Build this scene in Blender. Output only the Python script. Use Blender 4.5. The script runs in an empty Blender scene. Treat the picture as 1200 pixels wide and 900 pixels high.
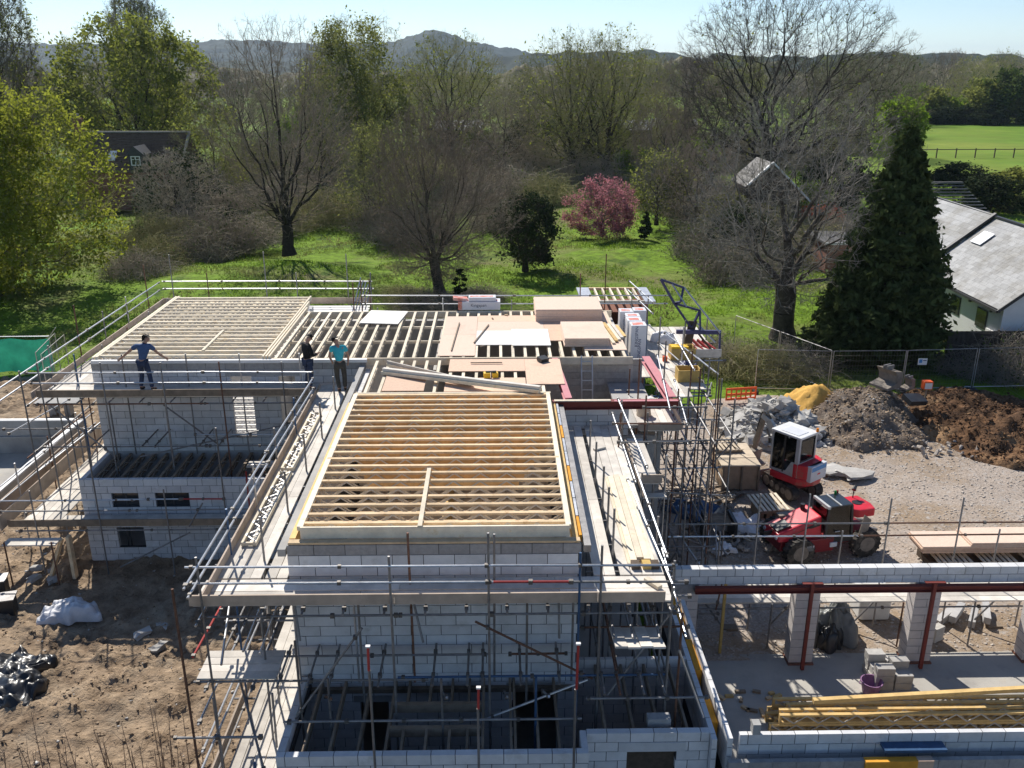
import bpy, bmesh, math, random
import numpy as np
from mathutils import Vector, Matrix, Quaternion, Euler
from math import radians as R, sin, cos, pi
S = bpy.context.scene
COL = S.collection
rnd = random.Random(7)

# ---------------------------------------------------------------- camera, sky, sun, exposure
cam = bpy.data.cameras.new("camera"); cam.sensor_width = 36; cam.lens = 31.8
cam.clip_start = 0.1; cam.clip_end = 12000
co = bpy.data.objects.new("camera", cam); COL.objects.link(co)
co.location = (0, 0, 15); co.rotation_euler = (R(90 - 19.48), 0, R(-0.97)); S.camera = co
SUN_EL, SUN_AZ = 43.0, -21.5      # azimuth from +Y, positive towards +X
w = bpy.data.worlds.new("World"); S.world = w; w.use_nodes = True
wn = w.node_tree.nodes; wl = w.node_tree.links; wn.clear()
sky = wn.new("ShaderNodeTexSky"); sky.sky_type = 'NISHITA'; sky.sun_disc = False
sky.sun_elevation = R(SUN_EL); sky.sun_rotation = R(SUN_AZ); sky.altitude = 50
sky.air_density = 0.75; sky.dust_density = 0.05; sky.ozone_density = 2.6
bg = wn.new("ShaderNodeBackground"); bg.inputs[1].default_value = 0.098
wo = wn.new("ShaderNodeOutputWorld"); wl.new(sky.outputs[0], bg.inputs[0]); wl.new(bg.outputs[0], wo.inputs[0])
sl = bpy.data.lights.new("sun", 'SUN'); sl.energy = 5.0; sl.angle = R(0.5); sl.color = (1.0, 0.94, 0.85)
so = bpy.data.objects.new("sun", sl); COL.objects.link(so)
sdir = Vector((sin(R(SUN_AZ)) * cos(R(SUN_EL)), cos(R(SUN_AZ)) * cos(R(SUN_EL)), sin(R(SUN_EL))))
so.rotation_euler = (-sdir).to_track_quat('-Z', 'Y').to_euler(); so.location = (-20, 60, 60)
S.view_settings.view_transform = 'Standard'; S.view_settings.look = 'None'
S.view_settings.exposure = 0.35; S.view_settings.gamma = 1.0

# ---------------------------------------------------------------- materials
MATS = {}
def M(name, col, rough=.85, var=.18, scale=6.0, bump=.25, bscale=40.0, objvar=.06, metal=0.0,
      col2=None, s2=1.2, t2=(.45, .62), spec=.3, trans=None, coord='P', stretch=None, col3=None, s3=.35, t3=(.5, .6), bdist=.02):
    m = bpy.data.materials.new(name); m.use_nodes = True; MATS[name] = m
    n = m.node_tree.nodes; l = m.node_tree.links; n.clear()
    out = n.new("ShaderNodeOutputMaterial"); b = n.new("ShaderNodeBsdfPrincipled")
    b.inputs['Roughness'].default_value = rough; b.inputs['Metallic'].default_value = metal
    b.inputs['Specular IOR Level'].default_value = spec
    if coord == 'P':
        g = n.new("ShaderNodeNewGeometry"); vec = g.outputs['Position']
    else:
        g = n.new("ShaderNodeTexCoord"); vec = g.outputs['Object']
    if stretch:
        mp = n.new("ShaderNodeMapping"); mp.inputs['Scale'].default_value = stretch
        l.new(vec, mp.inputs[0]); vec = mp.outputs[0]
    def noise(sc, det=5):
        t = n.new("ShaderNodeTexNoise"); t.inputs['Scale'].default_value = sc; t.inputs['Detail'].default_value = det
        t.inputs['Roughness'].default_value = .65; l.new(vec, t.inputs['Vector']); return t.outputs['Fac']
    def ramp(fac, a, bb):
        r = n.new("ShaderNodeMapRange"); r.inputs[1].default_value = a; r.inputs[2].default_value = bb
        r.inputs[3].default_value = 0; r.inputs[4].default_value = 1; l.new(fac, r.inputs[0]); return r.outputs[0]
    def mix(fac, c1, c2):
        x = n.new("ShaderNodeMix"); x.data_type = 'RGBA'
        l.new(fac, x.inputs[0])
        for i, c in ((6, c1), (7, c2)):
            if isinstance(c, (tuple, list)): x.inputs[i].default_value = (*c, 1)
            else: l.new(c, x.inputs[i])
        return x.outputs[2]
    lo = tuple(c * (1 - var) for c in col); hi = tuple(min(1, c * (1 + var)) for c in col)
    c = mix(ramp(noise(scale), .32, .68), lo, hi)
    if col2: c = mix(ramp(noise(s2, 6), *t2), c, mix(ramp(noise(scale * 1.3), .3, .7), tuple(v * (1 - var) for v in col2), tuple(min(1, v * (1 + var)) for v in col2)))
    if col3: c = mix(ramp(noise(s3, 6), *t3), c, col3)
    if objvar:
        oi = n.new("ShaderNodeObjectInfo"); mr = n.new("ShaderNodeMapRange")
        mr.inputs[3].default_value = 1 - objvar; mr.inputs[4].default_value = 1 + objvar
        l.new(oi.outputs['Random'], mr.inputs[0])
        vm = n.new("ShaderNodeVectorMath"); vm.operation = 'SCALE'
        l.new(c, vm.inputs[0]); l.new(mr.outputs[0], vm.inputs['Scale']); c = vm.outputs[0]
    l.new(c, b.inputs['Base Color'])
    if bump:
        bn = n.new("ShaderNodeBump"); bn.inputs['Strength'].default_value = bump; bn.inputs['Distance'].default_value = bdist
        l.new(noise(bscale, 7 if bdist > .02 else 4), bn.inputs['Height']); l.new(bn.outputs[0], b.inputs['Normal'])
    last = b.outputs[0]
    if trans:
        tr = n.new("ShaderNodeBsdfTranslucent"); l.new(c, tr.inputs[0])
        ms = n.new("ShaderNodeMixShader"); ms.inputs[0].default_value = trans
        l.new(last, ms.inputs[1]); l.new(tr.outputs[0], ms.inputs[2]); last = ms.outputs[0]
    l.new(last, out.inputs[0]); return m
def glass(name, col, rough=.05):
    m = M(name, col, rough=rough, var=.1, bump=0, objvar=0, spec=.8); return m

M('aircrete', (.65, .65, .655), var=.09, scale=3, bump=.25, bscale=18, objvar=.10, col2=(.53, .52, .50), s2=1.7, t2=(.56, .70))
M('dense_block', (.34, .335, .33), var=.14, scale=9, bump=.4, objvar=.14)
M('pale_block', (.44, .43, .42), var=.1, scale=5, bump=.3, objvar=.12)
M('pink_block', (.62, .575, .55), var=.08, scale=5, bump=.2, objvar=.07)
M('mortar', (.07, .07, .075), var=.2, scale=12)
M('concrete', (.40, .395, .38), var=.16, scale=1.2, bump=.25, objvar=.04, col2=(.30, .295, .285), s2=.5)
M('screed', (.44, .42, .38), var=.14, scale=1.8, bump=.3, bscale=25, objvar=0, col2=(.33, .315, .29), s2=.45, t2=(.45, .6), col3=(.44, .40, .34), s3=2.2, t3=(.6, .72))
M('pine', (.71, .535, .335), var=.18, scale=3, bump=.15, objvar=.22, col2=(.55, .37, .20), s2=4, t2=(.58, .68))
M('pine_pale', (.77, .68, .53), var=.14, scale=3, bump=.15, objvar=.16, col2=(.66, .51, .32), s2=3, t2=(.58, .70))
M('pine_gold', (.68, .47, .20), var=.16, scale=4, bump=.1, objvar=.14)
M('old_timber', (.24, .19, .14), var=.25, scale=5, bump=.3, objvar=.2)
M('dark_timber', (.10, .075, .055), var=.3, scale=5, bump=.3, objvar=.15)
M('chipboard', (.68, .485, .36), var=.09, scale=14, bump=.1, objvar=.10, col2=(.60, .42, .31), s2=1.1, t2=(.55, .68))
M('chipboard_pale', (.71, .55, .44), var=.08, scale=14, bump=.1, objvar=.07, col2=(.64, .48, .38), s2=1.0, t2=(.55, .68))
M('white_sheet', (.80, .78, .74), var=.04, scale=3, bump=.05, objvar=.03)
M('board', (.63, .59, .53), var=.16, scale=2.6, bump=.25, objvar=.22, col2=(.52, .48, .43), s2=1.1, t2=(.5, .68))
M('toe_board', (.43, .35, .28), var=.18, scale=2.4, bump=.3, objvar=.14)
M('galv', (.50, .51, .53), rough=.38, var=.16, scale=7, bump=.05, objvar=.12, metal=.75, spec=.5)
M('dull_steel', (.23, .225, .225), rough=.55, var=.25, scale=6, bump=.1, objvar=.2, metal=.55, spec=.5)
M('rust_steel', (.17, .09, .06), rough=.75, var=.35, scale=9, bump=.2, objvar=.25, metal=.2)
M('red_steel', (.40, .05, .045), rough=.5, var=.15, scale=5, bump=.05, objvar=.1)
M('pink_steel', (.55, .22, .24), rough=.6, var=.08, scale=3, bump=.03, objvar=.05)
M('oxide_steel', (.185, .038, .03), rough=.55, var=.12, scale=4, bump=.05, objvar=.06)
M('blue_steel', (.045, .10, .20), rough=.45, var=.2, scale=6, bump=.05, objvar=.1, metal=.2)
M('purple_steel', (.06, .06, .135), rough=.45, var=.2, scale=6, bump=.05, objvar=.1)
M('coupler', (.14, .13, .12), rough=.6, var=.3, scale=9, bump=.1, objvar=.2, metal=.5)
M('web_steel', (.55, .53, .50), rough=.5, var=.1, scale=5, bump=0, objvar=.05, metal=.4)
M('foil', (.55, .56, .58), rough=.35, var=.2, scale=7, bump=.3, bscale=12, objvar=.1, metal=.5)
M('insul_orange', (.70, .33, .04), var=.12, scale=5, bump=.1)
M('wrap_white', (.80, .80, .82), rough=.35, var=.05, scale=4, bump=.12, bscale=9, objvar=.03, spec=.5)
M('wrap_red', (.72, .22, .14), rough=.35, var=.2, scale=5, bump=.1, col2=(.78, .60, .55), s2=3, objvar=.05)
M('ink', (.04, .05, .14), var=.1, bump=0, objvar=0)
M('ink_grey', (.10, .10, .12), var=.1, bump=0, objvar=0)
M('black_plastic', (.025, .026, .028), rough=.42, var=.3, scale=4, bump=.15, bscale=9, spec=.5)
M('tarp_black', (.022, .023, .026), rough=.34, var=.25, scale=3, bump=.5, bscale=5, spec=.6)
M('tarp_grey', (.17, .18, .18), rough=.4, var=.2, scale=3, bump=.5, bscale=5, spec=.5)
M('bag_white', (.62, .62, .64), rough=.5, var=.14, scale=3, bump=.4, bscale=8)
M('bag_pale', (.70, .70, .68), rough=.6, var=.08, scale=3, bump=.3, bscale=8)
M('orange_plastic', (.75, .12, .03), rough=.5, var=.12, scale=4, bump=.05)
M('yellow_plastic', (.80, .50, .03), rough=.5, var=.1, scale=4, bump=.05)
M('ochre_ply', (.52, .36, .12), var=.15, scale=5, bump=.1)
M('purple_tub', (.24, .13, .24), rough=.5, var=.15, scale=5, bump=.05)
M('green_net', (.04, .36, .23), rough=.7, var=.14, scale=2.5, bump=.5, bscale=7, objvar=.05, trans=.3, col2=(.03, .28, .19), s2=.8)
M('fence_wire', (.22, .22, .22), rough=.5, var=.2, scale=4, bump=0, metal=.6)
M('dark_fence', (.060, .052, .044), var=.25, scale=3, bump=.3, objvar=.15)
M('hut_ply', (.34, .25, .17), var=.2, scale=3, bump=.25, objvar=.12)
M('hut_top', (.55, .46, .35), var=.14, scale=3, bump=.2, objvar=.08)
# people and machines
M('skin', (.42, .24, .17), rough=.55, var=.08, scale=10, bump=0)
M('hair', (.03, .022, .018), var=.2, bump=.2)
M('cloth_blue', (.075, .125, .25), var=.15, scale=9, bump=.2)
M('cloth_navy', (.035, .05, .095), var=.2, scale=9, bump=.2)
M('cloth_black', (.014, .014, .016), var=.2, scale=9, bump=.2)
M('cloth_turq', (.05, .42, .50), var=.12, scale=9, bump=.2)
M('cloth_olive', (.065, .06, .05), var=.2, scale=9, bump=.2)
M('cloth_white', (.7, .7, .7), var=.06, scale=9, bump=.2)
M('boot', (.05, .04, .032), var=.2, bump=.2)
M('mach_red', (.62, .025, .045), rough=.33, var=.08, scale=3, bump=.05, bscale=5, spec=.5, col2=(.36, .13, .10), s2=2.4, t2=(.56, .70), col3=(.30, .22, .16), s3=5, t3=(.64, .74))
M('mach_dark_red', (.22, .02, .025), rough=.4, var=.12, scale=3, bump=.03, spec=.5)
M('mach_grey', (.48, .49, .49), rough=.45, var=.1, scale=4, bump=.05)
M('mach_white', (.72, .73, .73), rough=.4, var=.08, scale=3, bump=.03, spec=.5, col2=(.58, .57, .54), s2=2.6, t2=(.55, .75))
M('mach_panel', (.62, .64, .68), rough=.4, var=.05, scale=4, bump=0)
M('mach_blue', (.09, .30, .62), rough=.4, var=.05, scale=4, bump=0)
M('mach_mud', (.25, .215, .18), rough=.7, var=.25, scale=4, bump=.2)
M('rubber', (.035, .033, .031), rough=.8, var=.3, scale=5, bump=.3, col2=(.13, .11, .09), s2=4)
M('beacon', (.80, .25, .02), rough=.25, var=.05, bump=0)
M('green_light', (.02, .22, .05), rough=.25, var=.05, bump=0)
M('window_glass', (.03, .035, .04), rough=.08, var=.1, bump=0, objvar=0, spec=.7)
M('white_paint', (.78, .78, .77), rough=.6, var=.04, scale=2, bump=.05)
M('render_white', (.66, .67, .68), rough=.85, var=.05, scale=1.5, bump=.15)
M('slate_pale', (.36, .365, .37), rough=.7, var=.12, scale=3, bump=.2, objvar=.14, col2=(.27, .265, .25), s2=.6, t2=(.46, .62), spec=.2)
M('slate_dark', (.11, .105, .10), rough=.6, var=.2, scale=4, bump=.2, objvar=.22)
M('roof_brown', (.15, .105, .075), spec=.05, rough=.9, var=.25, scale=4, bump=.3, objvar=.3)
M('lead_dark', (.05, .052, .056), rough=.5, var=.2, bump=.1)
M('brick_red', (.22, .10, .07), rough=.9, var=.25, scale=9, bump=.3)
M('verge', (.33, .31, .28), var=.15, bump=.2)
# ground
M('dirt', (.34, .255, .175), var=.30, scale=2.6, bump=1.0, bscale=3.2, bdist=.16, objvar=0, col2=(.215, .155, .105), s2=1.1, t2=(.46, .60), col3=(.44, .36, .265), s3=.28, t3=(.52, .72), spec=.06)
M('gravel', (.40, .338, .285), var=.32, scale=14, bump=1.0, bscale=16, bdist=.04, objvar=0, col2=(.31, .235, .165), s2=.22, t2=(.46, .60), col3=(.44, .415, .39), s3=5, t3=(.52, .70), spec=.06)
M('stone', (.43, .385, .34), var=.25, scale=2.5, bump=.2, objvar=.2)
M('clod', (.33, .25, .175), var=.35, scale=1.5, bump=.4, objvar=.2, spec=.06)
M('rubble', (.44, .425, .40), var=.16, scale=3, bump=.4, objvar=.16)
M('soil_grey', (.195, .16, .13), var=.35, scale=2.4, bump=1.0, bscale=4, bdist=.12, objvar=0, col2=(.13, .10, .08), s2=1.0, col3=(.30, .255, .215), s3=1.6, t3=(.58, .66), spec=.06)
M('soil_brown', (.185, .105, .058), var=.35, scale=2.0, bump=1.0, bscale=4, bdist=.12, objvar=0, col2=(.09, .055, .035), s2=.8, t2=(.47, .57), col3=(.34, .215, .12), s3=.55, t3=(.52, .62), spec=.06)
M('sand', (.60, .36, .10), var=.2, scale=3, bump=.7, bscale=7, objvar=0, spec=.06)
M('grass', (.145, .24, .024), var=.42, scale=1.6, bump=1.0, bscale=3.5, bdist=.15, objvar=0, col2=(.165, .165, .065), s2=.085, t2=(.47, .62), col3=(.055, .105, .018), s3=.28, t3=(.56, .66), spec=.06)
M('grass_blade', (.20, .31, .034), var=.4, scale=.6, bump=0, objvar=0, trans=.45, col2=(.235, .225, .095), s2=.1, t2=(.47, .62), spec=.06)
M('field', (.125, .215, .028), var=.18, scale=.12, bump=.2, bscale=2, objvar=0, col2=(.20, .25, .045), s2=.018, t2=(.45, .65), spec=.06)
# plants
M('bark', (.085, .072, .058), var=.3, scale=4, bump=.6, bscale=12, objvar=.2, spec=.06)
M('bark_dark', (.048, .040, .033), var=.3, scale=4, bump=.6, bscale=12, objvar=.15, spec=.06)
M('twig', (.30, .26, .20), var=.2, scale=.5, bump=0, objvar=.2, spec=.06)
M('twig_dark', (.11, .092, .074), var=.2, scale=.5, bump=0, objvar=.1, spec=.06)
M('pine_warm', (.66, .40, .17), var=.2, scale=3, bump=.15, objvar=.2)
M('twig_red', (.25, .20, .16), var=.2, scale=.5, bump=0, objvar=.15, spec=.06)
M('twig_pale', (.25, .23, .205), var=.2, scale=.6, bump=0, objvar=.15, spec=.06)
M('twig_olive', (.31, .29, .14), var=.25, scale=.4, bump=0, objvar=.2, spec=.06)
M('bramble', (.34, .30, .24), var=.35, scale=.8, bump=0, objvar=.25, spec=.06)
M('leaf_lime', (.25, .275, .035), var=.3, scale=.7, bump=0, objvar=.06, trans=.58, spec=.06)
M('leaf_oak', (.19, .215, .04), var=.3, scale=.5, bump=0, objvar=.1, trans=.58, spec=.06)
M('leaf_willow', (.20, .22, .055), var=.25, scale=.5, bump=0, objvar=.1, trans=.58, spec=.06)
M('leaf_mid', (.075, .105, .028), var=.35, scale=.6, bump=0, objvar=.22, trans=.4, spec=.06)
M('leaf_bright', (.17, .26, .022), var=.25, scale=.6, bump=0, objvar=.08, trans=.58, spec=.06)
M('leaf_dark', (.036, .052, .020), var=.4, scale=1.2, bump=0, objvar=.12, trans=.18, spec=.06)
M('leaf_conifer', (.070, .095, .034), var=.45, scale=1.4, bump=0, objvar=.05, trans=.2, spec=.06)
M('blossom', (.48, .21, .24), var=.35, scale=1.6, bump=0, objvar=.08, trans=.4, spec=.06)
M('red_shrub', (.38, .09, .05), var=.3, scale=2, bump=0, trans=.4)
M('far_wood', (.12, .11, .07), var=.5, scale=.05, bump=1.0, bscale=.5, objvar=.1, spec=.06)
M('hill_wood', (.020, .030, .020), var=.5, scale=.02, bump=1, bscale=.12, objvar=.1, spec=.06)

# ---------------------------------------------------------------- object helpers
ORG = {}
def mk(name, me, loc=(0, 0, 0), par=None, rot=None, org=None):
    o = bpy.data.objects.new(name, me); COL.objects.link(o)
    L = Vector(loc)
    if par is not None:
        o.parent = par; o.location = L - ORG[par.name]
    else: o.location = L
    if rot is not None:
        o.rotation_mode = 'QUATERNION'; o.rotation_quaternion = rot
    ORG[o.name] = Vector(org) if org is not None else (L if rot is None else Vector((0, 0, 0)))
    return o
def tag(o, label=None, cat=None, group=None, kind=None):
    if label: o['label'] = label
    if cat: o['category'] = cat
    if group: o['group'] = group
    if kind: o['kind'] = kind
    return o
def T(name, label, cat, loc=(0, 0, 0), group=None, local=False, rz=0.0):
    o = mk(name, None, loc, org=(0, 0, 0) if local else None)
    o.empty_display_size = .3; o.rotation_euler = (0, 0, rz)
    return tag(o, label, cat, group)
def mesh(v, f, mat, smooth=False):
    me = bpy.data.meshes.new('m'); me.from_pydata([tuple(x) for x in v], [], f)
    me.materials.append(MATS[mat] if isinstance(mat, str) else mat)
    if smooth: me.polygons.foreach_set('use_smooth', [True] * len(me.polygons))
    me.update(); return me
def npmesh(V, F, mat, smooth=False):
    """V (n,3) array, F (m,k) int array, all faces k-gons"""
    me = bpy.data.meshes.new('m'); k = F.shape[1]
    me.vertices.add(len(V)); me.vertices.foreach_set('co', np.asarray(V, dtype=np.float32).ravel())
    me.loops.add(F.size); me.loops.foreach_set('vertex_index', F.astype(np.int32).ravel())
    me.polygons.add(len(F)); me.polygons.foreach_set('loop_start', np.arange(0, F.size, k, dtype=np.int32))
    me.polygons.foreach_set('loop_total', np.full(len(F), k, dtype=np.int32))
    if smooth: me.polygons.foreach_set('use_smooth', np.ones(len(F), dtype=bool))
    me.materials.append(MATS[mat]); me.update(); me.validate(); return me
BF = [(0, 3, 2, 1), (4, 5, 6, 7), (0, 1, 5, 4), (1, 2, 6, 5), (2, 3, 7, 6), (3, 0, 4, 7)]
class MB:
    def __init__(s): s.v = []; s.f = []
    def add(s, v, f):
        n = len(s.v); s.v += [tuple(x) for x in v]; s.f += [tuple(i + n for i in q) for q in f]; return s
    def box(s, a, b, mtx=None):
        v = [Vector(p) for p in ((a[0], a[1], a[2]), (b[0], a[1], a[2]), (b[0], b[1], a[2]), (a[0], b[1], a[2]),
                                 (a[0], a[1], b[2]), (b[0], a[1], b[2]), (b[0], b[1], b[2]), (a[0], b[1], b[2]))]
        if mtx: v = [mtx @ p for p in v]
        return s.add(v, BF)
    def beam(s, p, q, wd, ht, up=(0, 0, 1)):
        p, q = Vector(p), Vector(q); d = (q - p).normalized(); u = Vector(up)
        if abs(d.dot(u)) > .98: u = Vector((0, 1, 0))
        r = d.cross(u).normalized() * wd / 2; u = r.cross(d).normalized() * ht / 2
        return s.add([p - r - u, p + r - u, p + r + u, p - r + u, q - r - u, q + r - u, q + r + u, q - r + u],
                     [(0, 1, 2, 3), (7, 6, 5, 4), (0, 4, 5, 1), (1, 5, 6, 2), (2, 6, 7, 3), (3, 7, 4, 0)])
    def tube(s, p, q, r0, r1=None, n=8, cap=True):
        r1 = r0 if r1 is None else r1
        p, q = Vector(p), Vector(q); d = (q - p).normalized()
        u = d.orthogonal().normalized(); w2 = d.cross(u)
        v = []
        for c, r in ((p, r0), (q, r1)):
            for i in range(n):
                a = 2 * pi * i / n; v.append(c + (u * cos(a) + w2 * sin(a)) * r)
        f = [(i, (i + 1) % n, n + (i + 1) % n, n + i) for i in range(n)]
        if cap: f += [tuple(range(n - 1, -1, -1)), tuple(range(n, 2 * n))]
        return s.add(v, f)
    def prism(s, poly, y0, y1, axis='y'):
        """poly of (a,b) extruded along an axis"""
        n = len(poly)
        def pt(a, b, t): return (a, t, b) if axis == 'y' else ((t, a, b) if axis == 'x' else (a, b, t))
        v = [pt(a, b, y0) for a, b in poly] + [pt(a, b, y1) for a, b in poly]
        f = [tuple(range(n)), tuple(range(2 * n - 1, n - 1, -1))] + [(i, n + i, n + (i + 1) % n, (i + 1) % n) for i in range(n)]
        return s.add(v, f)
    def me(s, mat, smooth=False, bev=0.0):
        m = mesh(s.v, s.f, mat, smooth)
        bm = bmesh.new(); bm.from_mesh(m); bmesh.ops.recalc_face_normals(bm, faces=bm.faces)
        if bev: bmesh.ops.bevel(bm, geom=bm.edges[:] , offset=bev, segments=2, affect='EDGES', profile=.6, clamp_overlap=True)
        bm.to_mesh(m); bm.free(); return m
    def ob(s, name, mat, par=None, smooth=False, bev=0.0, loc=(0, 0, 0)):
        """vertices are given relative to loc"""
        return mk(name, s.me(mat, smooth, bev), loc, par)
CACHE = {}
def box(name, mat, a, b, par=None, rot=None, bev=0.0):
    d = tuple(round(abs(b[i] - a[i]), 3) for i in range(3)); k = ('b', d, mat, bev)
    if k not in CACHE:
        CACHE[k] = MB().box([-x / 2 for x in d], [x / 2 for x in d]).me(mat, bev=bev)
    c = [(a[i] + b[i]) / 2 for i in range(3)]
    return mk(name, CACHE[k], c, par, rot)
def pole(name, mat, p, q, par=None, r=.0242, n=8):
    p, q = Vector(p), Vector(q); L = round((q - p).length, 2); k = ('p', L, r, mat, n)
    if k not in CACHE: CACHE[k] = MB().tube((0, 0, 0), (0, 0, L), r, n=n).me(mat)
    return mk(name, CACHE[k], p, par, Vector((0, 0, 1)).rotation_difference(q - p))
def sheet(name, mat, a, b, z, t, par=None, rz=0.0):
    return box(name, mat, (a[0], a[1], z), (b[0], b[1], z + t), par, Quaternion((0, 0, 1), rz) if rz else None)
def copy_tree(o, par=None):
    c = o.copy(); COL.objects.link(c)
    ORG[c.name] = ORG.get(o.name, Vector())
    if par is not None: c.parent = par
    for ch in list(o.children): copy_tree(ch, c)
    return c
def fnoise(x, y, seed=0, octv=5, f0=.2, gain=.55):
    """cheap fractal value noise on arrays"""
    r = np.random.RandomState(seed); tot = np.zeros_like(x, dtype=float); amp = 1.0; f = f0
    for k in range(octv):
        g = r.rand(256, 256); X = x * f + 31.7 * k + 1000; Y = y * f + 17.3 * k + 1000
        xi = np.floor(X).astype(int); yi = np.floor(Y).astype(int); fx = X - xi; fy = Y - yi
        fx = fx * fx * (3 - 2 * fx); fy = fy * fy * (3 - 2 * fy)
        a = g[xi % 256, yi % 256]; b = g[(xi + 1) % 256, yi % 256]; c = g[xi % 256, (yi + 1) % 256]; d = g[(xi + 1) % 256, (yi + 1) % 256]
        tot += amp * ((a * (1 - fx) + b * fx) * (1 - fy) + (c * (1 - fx) + d * fx) * fy - .5)
        amp *= gain; f *= 2
    return tot
def grid(name, mat, x0, x1, y0, y1, step, hf, smooth=True, kind='structure'):
    nx = int((x1 - x0) / step) + 1; ny = int((y1 - y0) / step) + 1
    X, Y = np.meshgrid(np.linspace(x0, x1, nx), np.linspace(y0, y1, ny))
    Z = hf(X, Y); V = np.stack([X, Y, Z], -1).reshape(-1, 3)
    i = np.arange(ny - 1)[:, None] * nx + np.arange(nx - 1)[None]
    F = np.stack([i, i + 1, i + 1 + nx, i + nx], -1).reshape(-1, 4)
    o = mk(name, npmesh(V, F, mat, smooth)); tag(o, kind=kind); return o
# ---------------------------------------------------------------- ground
def graded(c, near, step, far, g=1.25):
    a = list(np.arange(-near, near + 1e-6, step)); s = step; v = near
    while v < far:
        s *= g; v += s; a.append(v); a.insert(0, -v)
    return np.array(a) + c
gx = graded(0, 62, 1.1, 3400); gy = graded(62, 62, 1.1, 3400)
GX, GY = np.meshgrid(gx, gy)
def ground_h(X, Y):
    far = np.clip((Y - 41) / 12, 0, 1)
    z = fnoise(X, Y, 3, 4, .09) * .9 * far - .18
    z += np.clip((np.hypot(X, Y) - 260) / 2500, 0, 1) * -3
    return np.where((X < -16.0) & (X > -40) & (Y > 27) & (Y < 37), -1.9, z)
GV = np.stack([GX, GY, ground_h(GX, GY)], -1).reshape(-1, 3)
ii = np.arange(len(gy) - 1)[:, None] * len(gx) + np.arange(len(gx) - 1)[None]
tag(mk('ground', npmesh(GV, np.stack([ii, ii + 1, ii + 1 + len(gx), ii + len(gx)], -1).reshape(-1, 4), 'grass', True)), kind='structure')
def dirt_h(X, Y):
    z = fnoise(X, Y, 11, 6, .35, .62) * .22 - .03 + np.maximum(fnoise(X, Y, 12, 5, 2.0, .75), 0) * .26
    e = fnoise(X, Y, 13, 4, .3) * 2.2
    lim = np.where(X < -15.2, 43.5, 38.8) + e
    z = np.where(Y > lim, -.6, z)
    inside = (X > -12.9) & (X < 4.2) & (Y > 26) & (Y < 36) | (X > -4.1) & (X < 4.3) & (Y > 13.9)
    pit = (X < -17.7) & (Y > 28.5) & (Y < 35.9)
    return np.where(inside, -.3, np.where(pit, -1.2, z))
grid('site_soil', 'dirt', -36, 4.6, 7, 47, .11, dirt_h)
def gravel_h(X, Y):
    z = fnoise(X, Y, 21, 6, .3, .55) * .16 - .02
    e = fnoise(X, Y, 22, 4, .3) * 1.6
    z = np.where(Y > 40.2 + e - np.clip(12 - X, 0, 8) * .3, -.6, z)
    return np.where((Y < 20.1) | ((X < 5.0) & (Y > 24)), -.3, z)
grid('gravel_yard', 'gravel', 4.25, 44, 16, 43, .13, gravel_h)
tag(mk('playing_field', mesh([(50, 128, .55), (420, 128, .55), (420, 262, .55), (50, 262, .55)], [(0, 1, 2, 3)], 'field')), kind='structure')
FG = [(-80, -80, -.06), (80, -80, -.06), (80, 16.1, -.10), (4.3, 16.1, -.10), (4.3, 7.15, -.10), (-80, 7.15, -.06)]
tag(mk('verge_soil', mesh(FG, [(0, 1, 2, 3, 4, 5)], 'dirt')), kind='structure')
def mound(name, mat, cx, cy, rx, ry, h, seed, step=.12, rough=.3, rot=0.0, pw=1.0):
    def hf(X, Y):
        c, s = cos(rot), sin(rot); u = ((X - cx) * c + (Y - cy) * s) / rx; v = (-(X - cx) * s + (Y - cy) * c) / ry
        d = np.sqrt(u * u + v * v) + fnoise(X, Y, seed, 4, .35) * .35
        base = np.clip(1 - d, 0, 1) ** pw
        return h * base * 1.25 / (1 + base * .25) + (fnoise(X, Y, seed + 1, 6, .8, .68) + .5 * np.abs(fnoise(X, Y, seed + 2, 4, 1.7, .7))) * rough * np.clip(base * 3.5, 0, 1) - .25 + .22 * np.clip(base * 12, 0, 1)
    return grid(name, mat, cx - rx * 1.35, cx + rx * 1.35, cy - ry * 1.35, cy + ry * 1.35, step, hf)
mound('soil_mound', 'soil_grey', 16.3, 36.9, 3.2, 3.5, 1.5, 31, rough=.36)
mound('soil_mound', 'soil_brown', 21.6, 36.4, 4.4, 4.3, 1.05, 33, rough=.42, pw=.8)
mound('soil_mound', 'soil_brown', 27.5, 36.0, 5.4, 4.0, 1.0, 35, rough=.5, pw=.8)
mound('sand_heap', 'sand', 14.5, 38.3, 1.9, 1.7, 1.45, 37, rough=.35)
mound('rubble_mound', 'rubble', 11.9, 36.2, 2.3, 2.2, 1.15, 39, rough=.4)
mound('topsoil_bank', 'soil_brown', -8.2, 43.0, 2.6, 1.8, 1.5, 41, rough=.3)
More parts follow.
